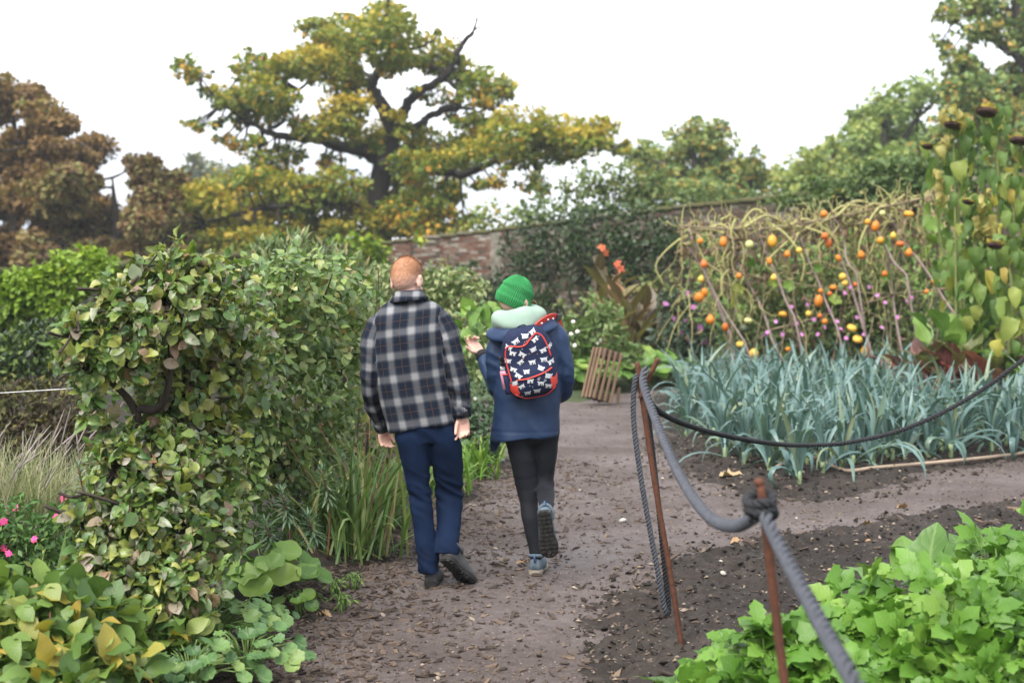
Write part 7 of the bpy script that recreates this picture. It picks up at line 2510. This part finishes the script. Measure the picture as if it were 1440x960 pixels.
# ---- bronze canna
M_CANNA = leaf_mat('bronze_leaf', [(0, (.055, .045, .028)), (.3, (.085, .055, .032)), (.5, (.10, .085, .035)), (.7, (.14, .12, .04)), (.85, (.16, .14, .09)), (1, (.19, .075, .03))], .38, .3, .5, spec=.45)
def canna(px, py, Y, h, label, n, seed, flower=True):
    g = np.random.default_rng(seed)
    f = np.array([wx(px, Y), Y, 0])
    f[2] = gz(f[0], f[1])
    root = thing('canna', label, 'plant', f, 'bronze cannas in front of the brick wall')
    pos, d, up, sz = [], [], [], []
    for i in range(n):
        a = i * 2.4 + g.normal(0, .3)
        z = h * (.15 + .75 * i / n)
        o = np.array([math.cos(a), math.sin(a) * .7, 0])
        pos.append(f + np.array([0, 0, z]) + o * .04 + np.array([g.normal(0, .10), g.normal(0, .08), 0]))
        d.append(o * g.uniform(.35, .8) + np.array([0, 0, 1.0]))
        up.append(np.array([0, 0, 1.0]) - o * .4 + g.normal(0, .2, 3))
        sz.append(g.uniform(.42, .62))
    leaf_parts('leaf', [leaf_t(.42, 6, .35, .5, wave=.1, seed=31), leaf_t(.38, 6, .5, .8, wave=.12, seed=32), leaf_t(.46, 6, .25, .3, wave=.1, seed=33)], 'canna', np.array(pos), nrm(np.array(d)), nrm(np.array(up)), np.array(sz), M_CANNA, root, f)
    for k in range(3):
        e = f + np.array([g.normal(0, .12), g.normal(0, .06), h * g.uniform(.8, 1.05)])
        Geo().add(*tube(spline(np.array([f + np.array([k * .06 - .06, 0, -.03]), (f + e) / 2, e]), 4), np.linspace(.022, .010, 9), 6)).obj('stem', M_CSTEM, root, f)
    if flower:
        petals(root, f, [f + np.array([-.02, -.05, h * 1.12]), f + np.array([.03, -.06, h * 1.07])], .085, M_ORANGEF, seed, 5)
M_CSTEM = plain_mat('bronze_stem', (.11, .07, .04), .6, (.15, .12, .05), 8)
M_ORANGEF = tint_mat('orange_petal', [(0, (.50, .11, .05)), (.5, (.55, .15, .07)), (1, (.45, .08, .04))], .6, .2)
canna(848, 520, 24.0, 1.85, 'tall back bronze canna with an orange-red flower at its tip', 16, 81)
canna(880, 530, 22.5, 1.35, 'shorter bronze canna in front, with olive and purple-brown leaves', 22, 82, False)
canna(908, 530, 22.8, 1.25, 'rightmost bronze canna, beside the dark dahlias', 16, 83, False)
canna(870, 520, 24.5, 1.6, 'bronze canna standing behind the two front ones with broad grey-brown leaves', 14, 84, True)
M_DAHL = leaf_mat('dark_dahlia_leaf', [(0, (.020, .034, .022)), (.5, (.036, .058, .034)), (.85, (.06, .09, .05)), (1, (.10, .05, .06))], .45, .2, spec=.4)
flowery('dahlia', 'dark-leaved dahlia bush with small purple and red blooms left of the trellis', 962, 22.2, [(950, 440, 30, 26, .4), (975, 465, 36, 36, .4), (945, 480, 36, 34, .4), (985, 500, 34, 30, .35), (960, 510, 44, 26, .4), (930, 500, 26, 30, .4), (955, 420, 20, 16, .5)], .10, .34,
        [(936, 427), (969, 413), (975, 432), (965, 452), (985, 460), (958, 468), (972, 482), (990, 480), (948, 448)], .06, M_MAUVE, 49, M_DAHL)
flowery('cosmos', 'airy pink and mauve flowers growing among the stalks under the trellis', 1180, 21.6, [(1130, 440, 50, 30, .4), (1190, 430, 60, 36, .4), (1250, 440, 50, 40, .4), (1080, 460, 40, 30, .35), (1160, 470, 70, 30, .35), (1230, 480, 60, 30, .35), (1290, 470, 40, 40, .4), (1040, 480, 30, 26, .35), (1200, 395, 60, 20, .5), (1110, 410, 60, 20, .5), (1200, 450, 120, 40, .5), (1150, 400, 120, 30, .5)], .09, .30,
        [(1113, 431), (1091, 452), (1079, 467), (1145, 449), (1177, 452), (1205, 446), (1188, 412), (1275, 423), (1282, 418), (1234, 415), (1125, 485), (1075, 471), (1160, 460), (1222, 403), (1135, 428), (1196, 404), (1245, 425), (1100, 470), (1120, 455), (1150, 470), (1190, 475), (1215, 470), (1240, 460), (1262, 446), (1166, 436), (1182, 462), (1128, 470)], .036, M_MAUVE, 50, M_SHRUB, T=FAR)
mound('background_foliage', 'dark mixed greenery in the shade behind the squash trellis', 'plant', 25.5, [(1010, 440, 50, 50, .3), (1090, 430, 60, 60, .3), (1180, 420, 70, 70, .3), (1270, 410, 70, 70, .3), (1350, 410, 60, 80, .3), (1120, 480, 90, 30, .3), (1250, 480, 90, 30, .3), (1000, 380, 30, 40, .25), (1100, 370, 50, 30, .25), (1200, 355, 60, 30, .25), (1300, 350, 50, 40, .3)], M_SALV, .14, .19, 57)

# ---- sunflowers past their best
M_SUNL = leaf_mat('sunflower_leaf', [(0, (0.049, 0.094, 0.023)), (.4, (0.082, 0.140, 0.031)), (.78, (0.135, 0.188, 0.043)), (.90, (0.212, 0.235, 0.055)), (.97, (0.347, 0.300, 0.062)), (1, (0.347, 0.254, 0.078))], .5, .35, .3, spec=.3)
M_SUNST = plain_mat('sunflower_stem', (.20, .22, .07), .7, (.14, .17, .05), 8)
M_DISK = plain_mat('dark_seed_head', (.045, .025, .022), .9, (.085, .045, .035), 30, .6, 60)
M_YPET = tint_mat('faded_yellow_petal', [(0, (.50, .38, .06)), (.5, (.60, .48, .10)), (1, (.42, .36, .12))], .6, .2)
SUN_T = [leaf_t(.62, 6, .5, .8, wave=.5, seed=41, peak=.36), leaf_t(.72, 6, .4, 1.2, wave=.4, seed=42, peak=.33), leaf_t(.5, 6, .7, 1.5, wave=.5, seed=43, peak=.35)]
def sunflower(px, ptop, Y, label, n, seed, head_r=.16, head=True, foot_dx=0):
    g = np.random.default_rng(seed)
    n, head_r = int(n * 2.3), head_r * .68
    top = at(px, ptop, Y)
    f = np.array([top[0] + foot_dx, Y, 0])
    f[2] = gz(f[0], f[1])
    root = thing('sunflower', label, 'sunflower', f, 'faded sunflowers at the right edge')
    P = spline(np.array([f + np.array([0, 0, -.05]), f + (top - f) * .35 + g.normal(0, .04, 3), f + (top - f) * .7 + g.normal(0, .04, 3), top, top + np.array([-.10, -.12, .07]), top + np.array([-.18, -.22, .0])]), 6)
    r = np.interp(np.linspace(0, 1, len(P)), [0, .7, 1], [.022, .015, .010])
    Geo().add(*tube(P, r, 7)).obj('stem', M_SUNST, root, f)
    pos, d, up, sz = [], [], [], []
    for i in range(n):
        k = .34 + .64 * (i + g.random()) / n
        p = P[int(k * (len(P) - 10))]
        a = i * 2.39996
        o = np.array([math.cos(a), math.sin(a), 0])
        pos.append(p + o * .10)
        d.append(o * .5 + np.array([0, 0, -.75 + .3 * g.normal()]))
        up.append(o * .8 + np.array([0, -.25, .7]) + g.normal(0, .2, 3))
        sz.append(g.uniform(.20, .35) * (1.1 - .35 * k))
    leaf_parts('leaf', SUN_T, 'sunflower', np.array(pos), nrm(np.array(d)), nrm(np.array(up)), np.array(sz), M_SUNL, root, f)
    if head:
        c = P[-1]
        fn = nrm(np.array([-.25, -.28, -.93]))
        u = nrm(np.cross(fn, [0, 0, 1.0]))
        v = np.cross(u, fn)
        Rm = np.stack([u, v, fn], -1)
        V, F = ellipsoid((0, 0, 0), (head_r, head_r, head_r * .30), None, 18, 10)
        V[:, 2] += .15 * head_r * (V[:, 2] > 0) - .12 * head_r * np.exp(-((V[:, 0] ** 2 + V[:, 1] ** 2) / (head_r * .5) ** 2)) * (V[:, 2] > 0)
        hd = Geo().add(V @ Rm.T + c, F).obj('seed_head', M_DISK, root, f)
        q = Geo()
        for k in range(22):
            a = 2 * PI * k / 22 + g.normal(0, .08)
            r_ = u * math.cos(a) + v * math.sin(a)
            t_ = -u * math.sin(a) + v * math.cos(a)
            L = head_r * g.uniform(.5, 1.0)
            b0 = c + r_ * head_r * .88
            tip = b0 + r_ * L * .6 - fn * L * g.uniform(.1, .9) + np.array([0, 0, -.02])
            q.add([b0 - t_ * .02, (b0 + tip) / 2 - t_ * .028, tip, (b0 + tip) / 2 + t_ * .028, b0 + t_ * .02], [(0, 1, 2, 3, 4)], g.random())
        q.obj('petals', M_YPET, root, f, kind='stuff')
sunflower(1400, 160, 16.6, 'tallest sunflower with a big dark drooping seed head and curled yellow petals', 26, 101, .17)
sunflower(1352, 178, 16.9, 'sunflower with a yellow shrivelled top just left of the tallest one', 20, 102, .13)
sunflower(1318, 208, 17.3, 'thin-necked sunflower whose small dark head droops furthest left', 12, 103, .10, foot_dx=.28)
sunflower(1446, 200, 16.3, 'sunflower half cut off by the right edge', 24, 104, .15)
sunflower(1425, 255, 16.0, 'leafy headless sunflower stalk in front of the tallest one', 24, 105, head=False)
sunflower(1375, 285, 16.5, 'short leafy sunflower with a hidden head between the two tall ones', 22, 106, .09)
sunflower(1412, 345, 15.7, 'short sunflower with a dried grey-pink head and yellow petals low at the right', 14, 107, .12)
leafy('yellow_sunflower_top', 'shrivelled pale yellow top leaves of a faded sunflower', 'plant', np.array([wx(1345, 16.8), 16.8, 0.0]), [(1338, 168, 12, 20, 16.8), (1330, 205, 10, 14, 16.8), (1322, 262, 8, 22, 16.8), (1385, 300, 10, 30, 16.3)], SUN_T[1:], 'suntop', leaf_mat('shrivelled_yellow_leaf', [(0, (.22, .19, .06)), (.6, (.30, .26, .09)), (1, (.21, .22, .065))], .6, .35), .17, .09, 60, 108, .3, .8, .4, .3, [[at(1345, 560, 16.8), at(1344, 350, 16.8), at(1340, 165, 16.8)]], M_SUNST, .02)

# ---- chard and salad behind the leeks on the right
M_REDCH = leaf_mat('beet_leaf', [(0, (0.068, 0.033, 0.032)), (.3, (0.115, 0.039, 0.040)), (.5, (0.081, 0.094, 0.040)), (.7, (0.115, 0.132, 0.052)), (.85, (0.176, 0.033, 0.034)), (1, (0.162, 0.110, 0.098))], .35, .25, .6, spec=.45)
CH_T = [leaf_t(.55, 6, .3, .7, wave=.35, seed=51), leaf_t(.48, 6, .4, 1.0, wave=.4, seed=52), leaf_t(.6, 6, .2, .4, wave=.35, seed=53)]
def rosette(name, label, px, Y, n, L, seed, mat, Ts, key, group=None, stem_mat=None, spread=1.0, tall=.5, cat='plant', width=.18, foot_z=None):
    g = np.random.default_rng(seed)
    f = np.array([wx(px, Y), Y, 0.0])
    f[2] = gz(f[0], f[1])
    root = thing(name, label, cat, f, group)
    pos, d, up, sz = [], [], [], []
    for i in range(n):
        a = i * 2.39996 + g.normal(0, .25)
        k = ((i + .5) / n)
        o = np.array([math.cos(a), math.sin(a), 0])
        lean = (.15 + .75 * k) * spread
        d0 = nrm(o * lean + np.array([0, 0, 1]))
        b0 = f + o * .03 + np.array([g.normal(0, width * .4), g.normal(0, width * .4), 0])
        pl = L * tall * g.uniform(.6, 1.1)
        e = b0 + d0 * pl
        st = Geo().add(*tube(np.array([b0 - np.array([0, 0, .03]), (b0 + e) / 2, e]), [L * .03, L * .024, L * .016], 6))
        lf = st.obj('stalk', stem_mat or M_FRESHSTEM, root, f)
        pos.append(e - d0 * .01)
        d.append(d0 * 1.0 + o * .35 * k + g.normal(0, .12, 3))
        up.append(np.array([0, 0, 1.0]) - o * .75 + g.normal(0, .2, 3))
        sz.append(L * g.uniform(.75, 1.15))
    leaf_parts('leaf', Ts, key, np.array(pos), nrm(np.array(d)), nrm(np.array(up)), np.array(sz), mat, root, f)
    return root
M_REDST = plain_mat('crimson_stalk', (.20, .012, .025), .4, (.26, .03, .03), 8)
for i, (px, Y, lab) in enumerate(((1318, 16.4, 'leftmost dark red beet plant behind the leeks, below the trellis end'), (1350, 16.2, 'beet plant with mixed green and purple leaves, second behind the leeks'), (1384, 16.1, 'dark crimson beet plant under the tallest sunflower'), (1420, 16.0, 'crimson beet plant nearest the right edge'), (1296, 16.8, 'greyish green beet plant farthest left beside the trellis poles'), (1368, 15.8, 'low beet plant with glossy purple leaves right at the back row of leeks'))):
    rosette('beet_plant', lab, px, Y, 20, .40, 120 + i, M_REDCH, CH_T, 'beet', 'red-leaved beets behind the leeks', M_REDST, .8, 1.55 if i != 5 else 1.2, width=.3)
M_CHARD = leaf_mat('chard_leaf', [(0, (0.043, 0.095, 0.021)), (.45, (0.066, 0.136, 0.029)), (.8, (0.098, 0.182, 0.038)), (1, (0.140, 0.224, 0.052))], .36, .32, .75, spec=.45)
rosette('chard', 'bright green leafy plant standing among the red beets in front of the sunflowers', 1348, 16.5, 18, .42, 131, M_CHARD, CH_T, 'chard', None, None, .45, 2.2, width=.22)
rosette('chard', 'bright green broad-leaved plant at the right edge above the black rope', 1440, 15.8, 18, .46, 132, M_CHARD, CH_T, 'chard', None, None, .8, 1.3, width=.25)

# ---- the big bright plants in the right foreground
def trifol(lobes, seed, w=.62):
    """leaf of three toothed leaflets on one rib"""
    Vs, Fs, Us, n = [], [], [], 0
    for (a, s, ox, oy) in ((0, .62, 0, .38), (.95, .50, .03, .34), (-.95, .50, -.03, .34), (1.15, .34, .02, .14), (-1.15, .34, -.02, .14))[:(5 if lobes > 3 else 3)]:
        V, F, U = leaf_t(w, 8, .22, .55, wave=.22, teeth=.16, seed=seed + int(a * 10), peak=.5)
        V = V * s
        V = V @ rotm(0, .15 * np.sign(a), -a).T + np.array([ox, oy, 0])
        Vs.append(V)
        Fs.append(F + n)
        Us.append(U)
        n += len(V)
    V, F = tube(np.array([(0, -.25, -.06), (0, .1, 0), (0, .40, .0)]), [.016, .012, .009], 5)
    Vs.append(V)
    F = [tuple(i + n for i in f) for f in F]
    Us.append(np.full((len(V), 2), .5))
    return np.concatenate(Vs), [tuple(f) for f in np.concatenate(Fs)] + F, np.concatenate(Us)
TRI = [trifol(3, 61), trifol(3, 62, .7), trifol(5, 63), trifol(3, 64, .55)]
M_LOV = leaf_mat('bright_green_leaf', [(0, (0.047, 0.114, 0.013)), (.4, (0.070, 0.157, 0.020)), (.75, (0.101, 0.203, 0.029)), (1, (0.140, 0.234, 0.044))], .42, .34, .25, spec=.4)
leafy('lovage', 'bright green toothed-leaf plant at the bottom, crossed by the near rusty stake', 'plant', np.array([wx(1080, 5.2), 5.2, .05]),
      [(1032, 964, 50, 40, 5.25), (1082, 939, 60, 44, 5.25), (1132, 964, 60, 50, 5.2), (1097, 909, 26, 24, 5.3), (1172, 934, 40, 40, 5.3), (1062, 999, 80, 40, 5.15), (1172, 994, 60, 40, 5.15)], TRI, 'tri', M_LOV, .165, .036, 150, 141, .3, .25, .5, .6, [[at(1080, 1045, 5.2), at(1075, 950, 5.2), at(1073, 880, 5.25)], [at(1090, 1045, 5.2), at(1120, 960, 5.2), at(1140, 890, 5.25)], [at(1070, 1045, 5.2), at(1020, 970, 5.2), at(1000, 915, 5.2)]], M_FRESHSTEM, .008, sub=9, upz=.9, face=.9)
leafy('lovage', 'larger bright green toothed-leaf plant filling the lower right corner', 'plant', np.array([wx(1310, 5.0), 5.0, .05]),
      [(1244, 870, 50, 40, 5.4), (1274, 920, 60, 50, 5.2), (1229, 930, 40, 40, 5.25), (1324, 880, 60, 50, 5.3), (1374, 910, 60, 60, 5.1), (1304, 970, 70, 50, 5.0), (1414, 970, 60, 50, 4.9), (1234, 990, 50, 40, 5.0), (1439, 870, 40, 50, 5.3), (1364, 990, 70, 40, 4.85)], TRI, 'tri', M_LOV, .160, .040, 240, 142, .3, .25, .5, .6, [[at(1310, 1070, 5.0), at(1270, 950, 5.1), at(1240, 850, 5.3)], [at(1315, 1070, 5.0), at(1330, 950, 5.0), at(1340, 850, 5.2)], [at(1330, 1070, 5.0), at(1390, 950, 5.0), at(1410, 850, 5.1)]], M_FRESHSTEM, .008, sub=9, upz=.9, face=.9)
leafy('lovage', 'bright green toothed-leaf plant at the right edge above the corner plant', 'plant', np.array([wx(1420, 6.0), 6.0, .05]),
      [(1410, 824, 40, 36, 6.0), (1450, 804, 30, 40, 6.0), (1380, 839, 30, 30, 5.9), (1440, 764, 26, 26, 6.2), (1390, 794, 26, 24, 6.1), (1470, 864, 40, 40, 5.9)], TRI, 'tri', M_LOV, .17, .036, 90, 143, .3, .2, .5, .6, [[at(1420, 950, 6.0), at(1410, 860, 6.0), at(1400, 770, 6.0)]], M_FRESHSTEM, .008, sub=9, upz=.9, face=.9)
rosette('chard', 'chard with large crinkled deep green leaves behind the toothed-leaf plants', 1312, 6.1, 14, .30, 151, M_CHARD, [leaf_t(.72, 8, .15, .55, wave=.35, seed=71), leaf_t(.66, 8, .25, .8, wave=.4, seed=72), leaf_t(.8, 8, .1, .35, wave=.35, seed=73)], 'bigchard', None, None, .6, 1.15, width=.14)
rosette('chard', 'chard with arching leaves just right of the crinkled one, near the right edge', 1375, 6.4, 12, .28, 152, M_CHARD, [leaf_t(.5, 8, .3, .9, wave=.35, seed=74), leaf_t(.55, 8, .25, 1.2, wave=.4, seed=75)], 'chard2', None, None, .8, 1.2, width=.14)
rosette('chard', 'small deep green chard at the bottom, at the foot of the leaning stake', 975, 5.45, 8, .16, 153, M_CHARD, [leaf_t(.6, 8, .2, .9, wave=.35, seed=76), leaf_t(.5, 8, .25, 1.2, wave=.4, seed=77)], 'chard3', None, None, 1.1, .5, width=.10)

# ================================================================ AIR
def haze():
    me = bpy.data.meshes.new('haze')
    V, F = box((0, 60, 7.0), (260, 180, 0))
    x0, x1, y0, y1, z0, z1 = -130, 130, -30, 175, -1.3, 26
    V = [(x0, y0, z0), (x1, y0, z0), (x1, y1, z0), (x0, y1, z0), (x0, y0, z1), (x1, y0, z1), (x1, y1, z1), (x0, y1, z1)]
    me = new_mesh('haze', V, [tuple(f) for f in BOXF], smooth=False)
    m = bpy.data.materials.new('haze')
    m.use_nodes = True
    nt = m.node_tree
    nt.nodes.clear()
    o = nt.nodes.new('ShaderNodeOutputMaterial')
    v = nt.nodes.new('ShaderNodeVolumePrincipled')
    v.inputs['Color'].default_value = (.92, .96, 1, 1)
    v.inputs['Density'].default_value = HAZE
    v.inputs['Anisotropy'].default_value = .2
    nt.links.new(v.outputs[0], o.inputs['Volume'])
    link('haze', me, m, None, 'stuff')
HAZE = 0.0007
if HAZE:
    haze()
